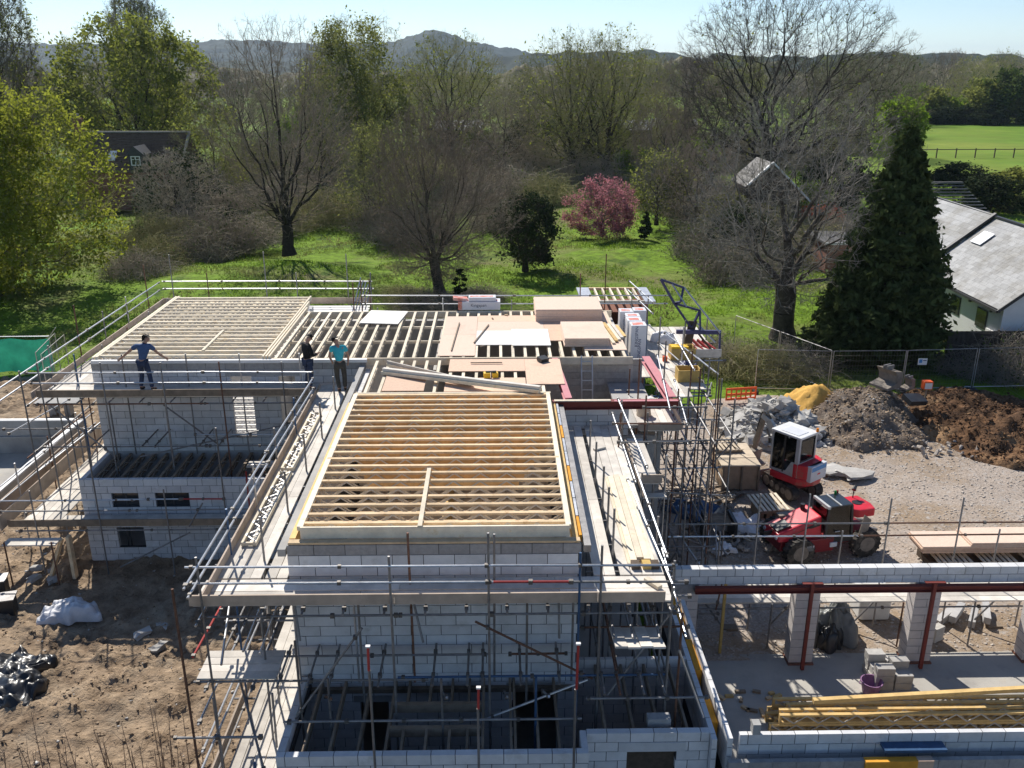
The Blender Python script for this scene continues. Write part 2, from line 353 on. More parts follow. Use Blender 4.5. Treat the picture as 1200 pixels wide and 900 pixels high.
# small stones and clods
def octa_scatter(name, mat, pts, smin, smax, seed, flat=.6):
    r = np.random.RandomState(seed); n = len(pts)
    base = np.array([[1, 0, 0], [-.5, .87, 0], [-.5, -.87, 0], [.3, .2, .8], [-.2, -.1, -.6]], float)
    fc = np.array([[0, 1, 3], [1, 2, 3], [2, 0, 3], [1, 0, 4], [2, 1, 4], [0, 2, 4]])
    s = r.uniform(0, 1, n) ** 2.5 * (smax - smin) + smin; a = r.uniform(0, 2 * pi, n)
    sx = r.uniform(.7, 1.3, (n, 5, 1))
    B = base[None] * sx * s[:, None, None]; B[:, :, 2] *= flat
    x = B[:, :, 0] * np.cos(a)[:, None] - B[:, :, 1] * np.sin(a)[:, None]; y = B[:, :, 0] * np.sin(a)[:, None] + B[:, :, 1] * np.cos(a)[:, None]
    V = np.stack([x, y, B[:, :, 2]], -1) + pts[:, None, :]
    F = fc[None] + (np.arange(n) * 5)[:, None, None]
    tag(mk(name, npmesh(V.reshape(-1, 3), F.reshape(-1, 3), mat)), kind='stuff')
r_ = np.random.RandomState(5)
def onto(n, x0, x1, y0, y1, hf, dz=.0):
    X = r_.uniform(x0, x1, n); Y = r_.uniform(y0, y1, n); Z = hf(X, Y); k = Z > -.25
    return np.stack([X[k], Y[k], Z[k] + dz], -1)
octa_scatter('gravel_stones', 'stone', onto(26000, 4.8, 34, 20.3, 40, gravel_h, .005), .014, .075, 1)
octa_scatter('soil_clods', 'clod', onto(22000, -24, -4.2, 12, 36, dirt_h, .0), .012, .075, 2)
def mound_pts(n, cx, cy, rx, ry, name):
    me = bpy.data.objects[name].data; V = np.zeros(len(me.vertices) * 3); me.vertices.foreach_get('co', V); V = V.reshape(-1, 3); V = V[V[:, 2] > .12]
    k = r_.randint(0, len(V), n); return V[k] + r_.normal(size=(n, 3)) * np.array([.05, .05, .01])
octa_scatter('mound_clods', 'clod', mound_pts(2600, 0, 0, 0, 0, 'soil_mound'), .02, .12, 61, flat=.8); octa_scatter('mound_clods', 'soil_brown', mound_pts(3200, 0, 0, 0, 0, 'soil_mound.001'), .02, .14, 62, flat=.8); octa_scatter('mound_clods', 'soil_brown', mound_pts(1800, 0, 0, 0, 0, 'soil_mound.002'), .03, .2, 63, flat=.8); octa_scatter('mound_stones', 'rubble', mound_pts(500, 0, 0, 0, 0, 'soil_mound'), .02, .09, 64)
octa_scatter('rubble_bits', 'rubble', mound_pts(2200, 0, 0, 0, 0, 'rubble_mound'), .03, .16, 65, flat=.8)
octa_scatter('stone_chips', 'rubble', onto(420, -17, -4.2, 13, 30, dirt_h, .01), .02, .10, 3)

# ---------------------------------------------------------------- block walls
def wall(par, name, axis, plane, a0, a1, z0, z1, th=.1, L=.44, Hc=.215, j=.014, holes=(), mat='aircrete', top=None, toph=None, core='mortar', seed=0, vis=None, mats=None):
    """leaf of laid blocks; axis 'x': runs along X with its outer face at Y=plane, thickness to +th; axis 'y': the same along Y"""
    rr = random.Random(seed + int(plane * 100)); cm = MB(); n = int(round((z1 - z0) / (Hc + j))); dz = (z1 - z0) / n
    lo, hi = sorted((plane, plane + th)); e = .012
    rows = []
    for k in range(n):
        zb = z0 + k * dz; zt = zb + dz
        free = [(a0, a1)]
        for h0, h1, hz0, hz1 in holes:
            if min(zt, hz1) - max(zb, hz0) > dz * .5:
                nf = []
                for f0, f1 in free:
                    if h0 > f0: nf.append((f0, min(f1, h0)))
                    if h1 < f1: nf.append((max(f0, h1), f1))
                free = [f for f in nf if f[1] - f[0] > .04]
        for f0, f1 in free:
            zc = zt - (.012 if k == n - 1 else 0)
            if axis == 'x': cm.box((f0 + .004, lo + e, zb), (f1 - .004, hi - e, zc))
            else: cm.box((lo + e, f0 + .004, zb), (hi - e, f1 - .004, zc))
            rows.append((k, zb, zt, f0, f1))
    w_ = cm.ob(name, core, par)
    for k, zb, zt, f0, f1 in rows:
        if vis and zt < vis: continue
        m = mat
        if top and k == n - 1: m = top
        elif mats: m = mats(k, n, rr)
        x = a0 - (L + j) * (.5 if k % 2 else 0) - (L + j) * .13
        while x < f1:
            b0 = max(x, f0); b1 = min(x + L, f1)
            if b1 - b0 > .045:
                t = rr.uniform(-.002, .002)
                if axis == 'x': box('block', m, (b0, lo + t, zb + j / 2), (b1, hi + t, zt - j / 2), w_)
                else: box('block', m, (lo + t, b0, zb + j / 2), (hi + t, b1, zt - j / 2), w_)
            x += L + j
    return w_
def plain(par, name, mat, a, b): return box(name, mat, a, b, par)
# open web joists: two timber chords and a zigzag of pressed steel
def joist_mesh(L, axis, kind, mat='pine', dep=.25, cw=.09, ct=.055):
    k = ('j', round(L, 2), axis, kind, mat, dep)
    if k in CACHE: return CACHE[k]
    mb = MB(); wbm = MB()
    mb.box((0, -cw / 2, -ct), (L, cw / 2, 0)); mb.box((0, -cw / 2, -dep), (L, cw / 2, -dep + ct))
    mb.box((0, -cw / 2 + .01, -dep + ct), (.05, cw / 2 - .01, -ct)); mb.box((L - .05, -cw / 2 + .01, -dep + ct), (L, cw / 2 - .01, -ct))
    n = max(2, int(L / .30)); st = (L - .1) / n
    for i in range(n):
        z = (-dep + .02, -.025) if i % 2 else (-.025, -dep + .02)
        for sgn in (-1, 1):
            y = sgn * (cw / 2 + .003)
            wbm.beam((.05 + i * st, y, z[0]), (.05 + (i + 1) * st, y, z[1]), .004, .034, up=(0, 0, 1))
    out = []
    for b_, m in ((mb, mat), (wbm, 'web_steel')):
        if axis == 'y': b_.v = [(-y, x, z) for x, y, z in b_.v]
        out.append(b_.me(m))
    CACHE[k] = out; return out
def joist(par, p, L, axis, mat='pine', name='roof_joist', **kw):
    jm, wm = joist_mesh(L, axis, 0, mat, **kw)
    o = mk(name, jm, p, par); wb = mk('web', wm, p, o); return o

# ---- central block of the house
cb = T('house_wing', 'tall central block of the unfinished house with roof of close parallel open joists', 'house', (-1.2, 20, 0), 'wings of the unfinished block house')
wall(cb, 'front_wall', 'x', 16.0, -4.23, 1.66, 2.87, 5.95, th=.14, L=.61, top='dense_block', seed=1)
wall(cb, 'lower_front_wall', 'x', 16.02, -4.2, 1.66, .0, 2.86, th=.14, L=.44, seed=2, mat='aircrete', holes=((-2.98, -2.37, 0, 2.15), (.3, 1.25, 0, 2.42)))
box('lintel', 'concrete', (-3.1, 15.99, 2.16), (-2.25, 16.13, 2.30), cb); box('lintel', 'concrete', (.15, 15.99, 2.44), (1.4, 16.13, 2.60), cb)
wall(cb, 'side_wall', 'y', -4.23, 16.15, 27.8, 2.87, 5.72, th=.14, L=.61, seed=3, vis=5.0)
wall(cb, 'side_wall', 'y', 1.52, 16.15, 24.0, 2.87, 5.72, th=.14, L=.61, seed=4, vis=5.2)
plain(cb, 'lower_side_wall', 'pale_block', (-4.2, 16.17, 0), (-4.06, 27.8, 2.86)); plain(cb, 'lower_side_wall', 'pale_block', (1.5, 16.17, 0), (1.64, 24, 2.86))
plain(cb, 'first_floor', 'pine_pale', (-4.06, 16.2, 2.88), (1.5, 23.95, 2.94))
plain(cb, 'first_floor', 'chipboard', (-4.05, 24.1, 2.88), (1.5, 27.75, 2.94)); plain(cb, 'ground_floor', 'concrete', (-4.05, 16.2, -.1), (1.5, 27.8, .02))
wall(cb, 'inner_wall', 'x', 23.98, -4.05, 1.5, 2.95, 5.62, th=.1, L=.61, seed=5, mat='pink_block')
plain(cb, 'inner_wall', 'pine_gold', (-1.4, 16.2, 2.95), (-1.3, 23.9, 4.3))
# wall plates, rims and flashing round the joists
box('wall_plate', 'pine', (-4.2, 16.01, 5.955), (1.64, 16.16, 6.0), cb)
box('rim_board', 'pine_pale', (-3.98, 16.19, 5.99), (1.43, 16.235, 6.245), cb)
box('wall_plate', 'pine_gold', (-4.21, 16.2, 5.74), (-4.09, 23.95, 6.0), cb); box('wall_plate', 'pine_gold', (1.50, 16.2, 5.74), (1.62, 23.95, 5.98), cb)
box('edge_board', 'pine_pale', (-4.05, 16.24, 6.15), (-3.93, 24.02, 6.245), cb); box('edge_board', 'pine_pale', (1.36, 16.24, 6.15), (1.47, 24.02, 6.245), cb)
for k in range(9):
    y = 16.3 + k * .85; box('cavity_foil', 'foil' if k % 3 else 'insul_orange', (1.645, y, 5.80 + .02 * (k % 2)), (1.70, y + .8, 5.97), cb)
box('coping_strip', 'dull_steel', (1.72, 16.0, 5.74), (1.86, 23.95, 5.90), cb); box('coping_strip', 'concrete', (-4.42, 16.0, 5.70), (-4.26, 27.7, 5.86), cb)
for i in range(20):
    jo = joist(cb, (-4.02 + rnd.uniform(-.01, .01), 16.42 + i * .395, 6.24 + rnd.uniform(-.006, .006)), 5.46, 'x')
    if i > 4: e0 = max(0, 11 - i) * .13 - .5; box('web_block', 'pine_warm', (-3.2 + e0, 16.42 + i * .395 - .03, 6.24 - .19), (.75 - e0, 16.42 + i * .395 + .03, 6.24 - .06), jo)
box('strut_batten', 'pine_pale', (-1.62, 16.15, 6.246), (-1.53, 18.9, 6.29), cb)
for k in range(2): box('rim_board', 'pine_pale', (-4.0, 24.02 + k * .06, 5.99), (1.5, 24.065 + k * .06, 6.235), cb)
for i in range(14):
    joist(cb, (-3.85 + i * .40, 24.2, 6.02), 3.5, 'y', 'pine_pale')
def decksheet(par, x0, y0, x1, y1, z=6.035, mat='chipboard', name='deck_sheet', t=.022):
    return box(name, mat, (x0, y0, z), (x1, y1, z + t), par)
for a in ((-3.37, 24.75, -2.15, 26.75), (-1.52, 26.5, .86, 27.70), (-1.56, 24.66, .84, 25.86), (.865, 25.28, 2.0, 27.69)):
    decksheet(cb, *a, mat='chipboard')
# ---- rear wing
rw = T('house_wing', 'wide rear wing of the unfinished house with joisted roofs and chipboard decking', 'house', (-5, 32, 0), 'wings of the unfinished block house')
wins = ((-8.66, -7.97, 3.3, 5.5), (-7.10, -6.56, 3.78, 5.5))
wall(rw, 'front_wall', 'x', 27.8, -13.05, -4.25, 2.87, 5.95, th=.14, L=.61, top='dense_block', seed=6, holes=wins)
plain(rw, 'side_wall', 'aircrete', (-13.05, 27.95, 0), (-12.91, 36.0, 5.7)); plain(rw, 'side_wall', 'pale_block', (4.3, 28.1, 0), (4.45, 34, 5.7))
plain(rw, 'back_wall', 'aircrete', (-12.9, 35.86, 0), (-7.5, 36.0, 5.7)); plain(rw, 'back_wall', 'pale_block', (-7.45, 33.6, 0), (4.28, 33.74, 5.7))
plain(rw, 'inner_wall', 'aircrete', (-7.62, 27.95, 3.0), (-7.5, 35.8, 5.68)); plain(rw, 'inner_wall', 'pale_block', (-2.1, 28.0, 3.0), (-2.0, 33.6, 5.6))
plain(rw, 'inner_wall', 'pale_block', (-7.4, 30.9, 3.0), (-2.2, 31.0, 5.0))
wall(rw, 'stair_wall', 'x', 28.1, 1.55, 4.75, 3.0, 5.9, th=.12, L=.44, seed=7, mat='dense_block', core='dense_block')
plain(rw, 'first_floor', 'board', (-7.48, 27.96, 2.9), (4.2, 33.5, 2.98)); plain(rw, 'first_floor', 'white_sheet', (-12.85, 27.96, 2.9), (-7.64, 35.8, 2.98))
plain(rw, 'lower_front_wall', 'pale_block', (-13.0, 27.84, 0), (-4.25, 27.98, 2.86)); plain(rw, 'ground_floor', 'concrete', (-12.9, 28.0, -.1), (4.2, 35.8, .02))
box('lintel', 'dense_block', (-8.8, 27.79, 5.5), (-6.4, 27.92, 5.70), rw)
box('wall_plate', 'white_paint', (-13.0, 27.72, 5.955), (-4.2, 27.84, 6.055), rw)
for i in range(18): joist(rw, (-12.86, 28.12 + i * .45, 6.12), 5.25, 'x', 'pine_pale')
for k in range(2): box('edge_board', 'pine_pale', (-13.04 + k * .11, 27.9, 6.0), (-12.96 + k * .11, 36.0, 6.12 + .01 * k), rw)
for k in range(3): box('edge_board', 'pine_pale', (-7.58 + k * .1, 27.86, 5.98), (-7.52 + k * .1, 35.9 - k * .9, 6.14), rw)
box('strut_batten', 'pine_pale', (-9.70, 28.5, 6.125), (-9.62, 30.9, 6.165), rw)
for i in range(29):
    joist(rw, (-7.18 + i * .405, 27.98, 6.04), 5.7, 'y', 'pine_pale')
box('rim_board', 'pine_pale', (-7.4, 33.70, 5.8), (4.4, 33.75, 6.05), rw); box('rim_board', 'pine_pale', (-7.4, 27.88, 5.8), (4.4, 27.93, 6.045), rw)
for yy in (30.1, 31.9): box('strut_batten', 'pine_pale', (-7.2, yy, 5.86), (-1.8, yy + .05, 5.95), rw)
for a, m in (((-1.95, 28.05, -.73, 30.45), 'chipboard_pale'), ((-1.9, 30.46, -.73, 32.9), 'chipboard_pale'), ((-.725, 29.25, .52, 30.95), 'white_sheet'), ((-.72, 30.96, 1.68, 32.16), 'chipboard_pale'), ((.53, 29.7, 2.9, 30.95), 'chipboard'),
             ((1.69, 30.96, 4.1, 32.16), 'chipboard'), ((2.9, 28.6, 4.3, 30.95), 'chipboard_pale'), ((-.72, 32.17, 1.68, 33.0), 'chipboard'), ((1.69, 32.17, 4.1, 33.5), 'chipboard_pale')):
    decksheet(rw, a[0], a[1], a[2], a[3], 6.045, m)
# steels over the stair opening
sb = T('stairwell_steelwork', 'primed red and pink steel beams round the open stairwell on the roof', 'steel beams', (3, 24, 5.7))
def ibeam(name, mat, p, q, par, h=.2, b=.2, t=.02):
    p, q = Vector(p), Vector(q); mb = MB(); z = Vector((0, 0, 1))
    mb.beam(p + z * (h / 2 - t / 2), q + z * (h / 2 - t / 2), b, t); mb.beam(p - z * (h / 2 - t / 2), q - z * (h / 2 - t / 2), b, t); mb.beam(p, q, t, h - t * 2.02)
    return mb.ob(name, mat, par, loc=(0, 0, 0))
ORG[sb.name] = Vector((0, 0, 0)); sb.location = (0, 0, 0)
ibeam('front_beam', 'oxide_steel', (1.55, 23.97, 5.88), (5.15, 24.03, 5.88), sb, h=.24, b=.2)
box('beam_packer', 'pink_steel', (3.3, 23.87, 6.003), (5.1, 24.0, 6.02), sb); box('beam_packer', 'pine_pale', (1.6, 23.9, 6.003), (3.2, 24.02, 6.03), sb)
ibeam('side_beam', 'pink_steel', (4.98, 24.2, 5.93), (4.83, 28.0, 5.93), sb, h=.2, b=.26); ibeam('cross_beam', 'pink_steel', (2.02, 24.15, 5.93), (1.86, 27.9, 5.93), sb, h=.2, b=.2)
wall(cb, 'stair_front_wall', 'x', 24.06, 1.7, 3.75, 4.9, 5.74, th=.12, L=.61, seed=9)
plain(cb, 'stair_front_wall', 'dense_block', (1.7, 24.07, 0), (4.6, 24.17, 4.88))
plain(rw, 'stair_landing', 'concrete', (3.6, 24.3, 5.02), (4.75, 28.0, 5.12)); plain(rw, 'stair_side_wall', 'dense_block', (4.66, 24.3, 0), (4.78, 28.1, 5.0))
ld = T('ladder', 'aluminium ladder leaning in the dark stairwell behind the pink beam', 'ladder', (0, 0, 0)); ORG[ld.name] = Vector()
for x in (2.72, 3.07): pole('stile', 'galv', (x, 26.6, 3.0), (x, 27.9, 6.1), ld, r=.022, n=6)
for k in range(11):
    t = k / 11 + .03; pole('rung', 'galv', (2.72, 26.6 + 1.3 * t, 3 + 3.1 * t), (3.07, 26.6 + 1.3 * t, 3 + 3.1 * t), ld, r=.014, n=6)
# ---- low room at the left
lt = T('lean_to', 'single storey block room with two small windows below the left wing scaffold', 'house extension', (-10, 25.7, 0))
wall(lt, 'front_wall', 'x', 25.65, -13.0, -6.3, 0.0, 2.86, th=.14, L=.44, seed=10, holes=((-12.07, -11.23, 1.84, 2.5), (-10.72, -9.66, 1.84, 2.5), (-12.07, -11.22, .45, 1.12)))
plain(lt, 'side_wall', 'aircrete', (-13.0, 25.8, 0), (-12.86, 27.8, 2.84)); plain(lt, 'side_wall', 'aircrete', (-6.42, 25.8, 0), (-6.3, 27.8, 2.84))
for k, (x0, x1) in enumerate(((-12.07, -11.23), (-10.72, -9.66))):
    f = MB(); z0, z1 = 1.86, 2.52
    for a, b in (((x0, z0), (x0 + .05, z1)), ((x1 - .05, z0), (x1, z1)), ((x0 + .05, z0), (x1 - .05, z0 + .05)), ((x0 + .05, z1 - .05), (x1 - .05, z1)), (((x0 + x1) / 2 - .025, z0 + .05), ((x0 + x1) / 2 + .025, z1 - .05))):
        f.box((a[0], 25.72, a[1]), (b[0], 25.77, b[1]))
    fr = f.ob('window', 'lead_dark', lt); box('pane', 'window_glass', (x0 + .05, 25.74, z0 + .05), (x1 - .05, 25.75, z1 - .05), fr)
plain(lt, 'floor_slab', 'concrete', (-12.85, 25.8, -.1), (-6.5, 27.8, .03))
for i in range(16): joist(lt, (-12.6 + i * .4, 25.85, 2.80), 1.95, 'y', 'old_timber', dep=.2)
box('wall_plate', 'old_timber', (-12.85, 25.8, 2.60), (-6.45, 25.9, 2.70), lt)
# ---- front room
fr = T('front_room', 'roofless front room with trimmed floor joists below the central block', 'house extension', (-1.2, 14.5, 0))
wall(fr, 'front_wall', 'x', 13.62, -4.17, 1.67, 0.0, 2.85, th=.14, L=.44, seed=11, vis=1.3)
plain(fr, 'side_wall', 'aircrete', (-4.17, 13.77, 0), (-4.03, 16.0, 2.66)); box('dpc_strip', 'black_plastic', (-4.02, 13.8, 2.5), (-3.97, 16.0, 2.62), fr)
wall(fr, 'side_wall', 'y', -4.17, 13.77, 16.0, 2.64, 2.85, th=.14, L=.44, Hc=.2, seed=12)
plain(fr, 'side_wall', 'aircrete', (1.55, 13.77, 0), (1.67, 14.25, 2.84))
wall(fr, 'front_wall', 'x', 14.12, 1.68, 4.05, .0, 2.87, th=.14, L=.44, seed=13, vis=1.0, holes=((2.47, 3.42, .9, 2.42),))
box('lintel', 'aircrete', (2.3, 14.11, 2.43), (3.6, 14.27, 2.64), fr); box('window_board', 'dark_timber', (2.48, 14.2, .9), (3.41, 14.24, 2.41), fr)
wall(fr, 'inner_wall', 'x', 16.42, 1.68, 4.05, 0, 2.86, th=.1, L=.44, seed=14, mat='pink_block')
plain(fr, 'floor_slab', 'concrete', (-4.0, 13.8, -.1), (4.0, 16.4, .02)); plain(fr, 'rear_slab', 'screed', (1.66, 16.55, -.1), (4.05, 24.0, .015))
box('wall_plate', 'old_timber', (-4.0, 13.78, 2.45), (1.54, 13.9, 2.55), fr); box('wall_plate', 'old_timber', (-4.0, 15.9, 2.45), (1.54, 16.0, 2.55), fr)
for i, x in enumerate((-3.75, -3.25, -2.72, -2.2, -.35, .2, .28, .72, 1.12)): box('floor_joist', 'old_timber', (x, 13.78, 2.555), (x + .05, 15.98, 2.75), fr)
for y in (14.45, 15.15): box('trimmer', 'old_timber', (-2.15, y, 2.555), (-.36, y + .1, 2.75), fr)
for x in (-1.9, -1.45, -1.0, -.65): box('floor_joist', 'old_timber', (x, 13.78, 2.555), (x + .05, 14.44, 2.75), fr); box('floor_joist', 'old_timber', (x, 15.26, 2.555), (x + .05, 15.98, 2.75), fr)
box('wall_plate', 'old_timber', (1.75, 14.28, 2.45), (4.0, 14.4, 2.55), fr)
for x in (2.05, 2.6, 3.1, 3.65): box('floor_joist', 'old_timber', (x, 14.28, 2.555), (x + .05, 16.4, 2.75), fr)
tag(box('spare_block', 'dense_block', (2.9, 14.4, 2.76), (3.35, 14.6, 2.95)), 'grey block lying on the dark floor joists of the front room', 'concrete block')
# ---- garage
ga = T('garage', 'unroofed garage of pale blocks with piers, red steel posts and lintel beam', 'garage', (9, 17, 0))
wall(ga, 'back_wall', 'x', 20.0, 4.5, 18.6, 2.46, 2.91, th=.2, L=.44, seed=15, mats=lambda k, n, r: 'pink_block' if r.random() < .22 else 'aircrete')
for x0, x1 in ((4.5, 5.12), (7.66, 8.28), (10.75, 11.42), (13.9, 14.55), (17.1, 17.7)):
    wall(ga, 'pier', 'x', 20.0, x0, x1, .05, 2.2, th=.42, L=.9, seed=16, mat='pink_block')
    box('pier_cap', 'dense_block', (x0, 19.995, 2.205), (x1, 20.42, 2.455), ga); box('pier_foot', 'brick_red', (x0 - .03, 19.93, 0), (x1 + .03, 20.45, .05), ga)
ibeam('lintel_beam', 'oxide_steel', (5.0, 19.88, 2.37), (18.6, 19.88, 2.37), ga, h=.17, b=.14)
for x in (7.93, 11.05, 14.2):
    MB().beam((x, 19.72, .05), (x, 19.72, 2.62), .085, .085).ob('steel_post', 'oxide_steel', ga); ORG[ga.name] = ORG[ga.name]
    box('post_head', 'oxide_steel', (x - .26, 19.67, 2.63), (x + .26, 19.77, 2.65), ga)
plain(ga, 'floor_slab', 'screed', (4.46, 14.2, -.12), (18.6, 20.44, .01))
wall(ga, 'front_wall', 'x', 14.05, 4.62, 18.6, .0, 2.86, th=.1, L=.44, seed=17, vis=2.2)
wall(ga, 'front_outer_leaf', 'x', 13.72, 4.35, 18.6, .0, 2.50, th=.1, L=.44, seed=18, mat='dense_block', core='dense_block', vis=1.4)
wall(ga, 'side_wall', 'y', 4.36, 13.95, 18.7, .0, 2.87, th=.1, L=.44, seed=19, vis=2.0); wall(ga, 'side_outer_leaf', 'y', 4.06, 13.95, 19.95, .0, 2.85, th=.1, L=.44, seed=20, vis=2.0)
for k, (y0, y1, z) in enumerate(((17.9, 19.2, 2.78), (16.1, 17.2, 2.80), (14.6, 15.3, 2.70))): box('cavity_insulation', 'insul_orange', (4.19, y0, 2.0), (4.33, y1, z), ga)
box('window_former', 'insul_orange', (6.95, 13.66, 1.2), (7.95, 13.80, 2.52), ga); box('former_side', 'chipboard', (7.95, 13.66, 1.2), (8.25, 13.80, 2.53), ga)
tag(box('steel_tray', 'blue_steel', (7.35, 13.80, 2.60), (8.55, 14.04, 2.66)), 'blue painted steel tray lying on the near garage wall', 'tray')
tag(box('spare_block', 'concrete', (4.85, 14.03, 2.87), (5.0, 14.2, 3.1)), 'small block standing at the corner of the near garage wall', 'concrete block')
pole('prop', 'ochre_ply', (5.95, 20.5, 0), (5.95, 20.5, 2.3), ga, r=.05, n=4)
# ---------------------------------------------------------------- scaffolding
class Scaf:
    def __init__(s, label, seed=0):
        s.t = T('scaffold', label, 'scaffold', (0, 0, 0), 'tube scaffolds round the unfinished house'); s.c = MB(); s.r = random.Random(seed)
    def m(s, bright=False):
        k = s.r.random()
        if bright: return 'galv' if k < .9 else 'red_steel'
        return 'dull_steel' if k < .72 else ('galv' if k < .86 else ('rust_steel' if k < .95 else 'blue_steel'))
    def cp(s, x, y, z):
        a = s.r.uniform(.030, .040); s.c.box((x - a, y - a, z - a), (x + a, y + a, z + a))
    def std(s, x, y, z0, z1, mat=None, lean=0.0):
        pole('standard', mat or s.m(), (x, y, z0), (x + lean + s.r.uniform(-.02, .02), y + s.r.uniform(-.02, .02), z1), s.t)
    def tube(s, name, p, q, mat=None, cps=()):
        pole(name, mat or s.m(), p, q, s.t)
        for t in cps:
            s.cp(*[p[i] + (q[i] - p[i]) * t for i in range(3)])
    def led(s, p, q, mat=None, n=3): s.tube('ledger', p, q, mat, [i / max(1, n - 1) * .96 + .02 for i in range(n)])
    def rail(s, p, q, mat='galv', n=3): s.tube('guard_rail', p, q, mat, [i / max(1, n - 1) * .96 + .02 for i in range(n)])
    def board(s, a, b, mat='board'):
        box('scaffold_board', mat, a, b, s.t)
    def boards(s, axis, u0, u1, v0, n, z, mat='board', L=3.9, w=.225, skip=()):
        for k in range(n):
            if k in skip: continue
            u = u0 - (s.r.uniform(0, 1.2) if k % 2 else 0)
            first = True
            while u < u1 - .1:
                e = min(u + L, u1); b0 = max(u, u0); dz = s.r.uniform(-.006, .006)
                v = v0 + k * w + s.r.uniform(-.004, .004)
                if e - b0 > .15:
                    if axis == 'x': s.board((b0 + .005, v + .006, z - .038 + dz), (e - .005, v + w - .006, z + dz), mat)
                    else: s.board((v + .006, b0 + .005, z - .038 + dz), (v + w - .006, e - .005, z + dz), mat)
                u += L
    def toe(s, axis, u0, u1, v, z, mat='toe_board', h=.225, L=3.9):
        u = u0
        while u < u1 - .05:
            e = min(u + L, u1); dz = s.r.uniform(0, .012)
            if axis == 'x': box('toe_board', mat, (u + .004, v - .019, z + dz), (e - .004, v + .019, z + h + dz), s.t)
            else: box('toe_board', mat, (v - .019, u + .004, z + dz), (v + .019, e - .004, z + h + dz), s.t)
            u += L
    def done(s):
        if s.c.v: tag(s.c.ob('couplers', 'coupler', s.t), kind='stuff')
# A: across the front of the central block
a = Scaf('tube scaffold with pale boarded deck across the front of the central block', 1)
for x, z1 in ((-5.62, 6.35), (-2.06, 6.35), (-.19, 6.82), (1.53, 6.38), (1.95, 6.55), (3.3, 6.2)): a.std(x, 14.87, 0, z1, 'blue_steel' if x == 1.53 else 'dull_steel')
for x, z1 in ((-4.1, 5.2), (-2.9, 5.15), (-1.75, 6.4), (-.1, 6.35), (1.5, 5.2), (3.3, 5.2)): a.std(x, 15.68, 2.9 if x < 1.6 else 0, z1)
a.rail((-5.84, 14.83, 6.17), (-.1, 14.83, 6.15)); a.rail((-.3, 14.84, 6.15), (3.36, 14.84, 6.12)); a.rail((-5.9, 14.83, 5.82), (-.1, 14.83, 5.80)); a.rail((-.2, 14.83, 5.80), (1.4, 14.83, 5.79), 'red_steel'); a.rail((1.3, 14.84, 5.78), (3.6, 14.84, 5.76), 'dull_steel')
for x0, x1 in ((-5.7, -1.9), (-2.0, 3.5)): a.led((x0, 14.92, 5.03), (x1, 14.92, 5.03), n=4)
a.led((-4.4, 15.66, 5.05), (3.4, 15.66, 5.05), 'dull_steel', 6); a.led((-6.0, 14.90, 3.56), (-1.4, 14.90, 3.56), 'dull_steel'); a.led((-2.0, 14.92, 3.60), (3.3, 14.92, 3.60), 'blue_steel'); a.led((-5.0, 15.66, 3.58), (-.2, 15.66, 3.58), 'dull_steel'); a.led((.2, 15.66, 3.58), (1.4, 15.66, 3.58), 'rust_steel')
for i, x in enumerate((-4.3, -3.72, -3.3, -2.35, -1.3, -.62, -.33, .42, 1.18)): a.tube('transom', (x, 14.6, 3.64), (x, 15.95, 3.64), 'dull_steel', (.25, .8))
for i in range(12): a.tube('transom', (-5.3 + i * .78, 14.75, 5.17), (-5.3 + i * .78, 15.95, 5.17), 'dull_steel', (.15,))
a.boards('x', -5.86, 3.36, 15.0, 4, 5.25); a.toe('x', -5.9, 3.2, 14.96, 5.25)
a.tube('brace', (-.45, 14.8, 4.95), (1.85, 14.95, 3.5), 'rust_steel', (.1, .9)); a.tube('brace', (-.35, 14.85, 2.6), (1.75, 14.85, 3.55), 'galv', (.1, .9))
a.tube('brace', (-1.75, 15.66, 5.1), (-1.5, 15.2, 4.2), 'dull_steel'); a.tube('brace', (-4.1, 15.66, 5.1), (-3.95, 15.3, 4.2), 'dull_steel'); a.tube('brace', (1.2, 15.66, 5.1), (1.2, 15.3, 4.2), 'dull_steel')
for x, zt, zr in ((-2.3, 5.46, .55), (-.38, 4.57, .5), (1.38, 5.47, 1.0)):
    a.std(x, 13.4, 0, zt - zr, 'dull_steel'); pole('standard', 'red_steel', (x, 13.4, zt - zr), (x + .01, 13.4, zt - .06), a.t); box('standard_cap', 'white_paint', (x - .03, 13.37, zt - .06), (x + .05, 13.43, zt - .03), a.t)
# tilted fan boards and supports at the right end
mt = Quaternion((1, 0, 0), R(-14))
for k in range(4): box('scaffold_board', 'board', (2.15 + k * .235, 14.05, 4.72 - .02 * (k % 2)), (2.375 + k * .235, 15.05, 4.76 - .02 * (k % 2)), a.t, mt)
for x in (2.0, 2.3, 2.75, 3.15): a.tube('transom', (x, 14.2, 3.7), (x + .02, 17.4, 3.7), None, (.2, .5))
for x in (2.15, 2.5, 3.0, 3.5): a.tube('transom', (x, 14.3, 4.9), (x + .1, 17.5, 4.95), None, (.3,))
for x, y in ((2.1, 16.2), (2.9, 16.25), (3.55, 16.0), (3.5, 14.7)): a.std(x, y, 0, 5.15)
a.led((1.7, 16.1, 3.9), (4.0, 16.1, 3.9), 'rust_steel'); a.led((1.7, 16.15, 4.6), (4.0, 16.15, 4.6)); a.tube('brace', (3.45, 14.6, 4.4), (4.0, 14.5, 2.9), 'galv'); a.tube('brace', (2.2, 15.2, 2.9), (3.6, 15.4, 5.0), 'dull_steel')
for x, y, z0, z1 in ((-3.3, 14.5, 0, 3.9), (-1.1, 14.45, 0, 3.9), (.7, 14.5, 0, 3.9), (-3.9, 14.75, 0, 4.6), (-2.75, 15.3, 2.6, 5.1), (.55, 15.3, 2.6, 5.1)): a.std(x, y, z0, z1)
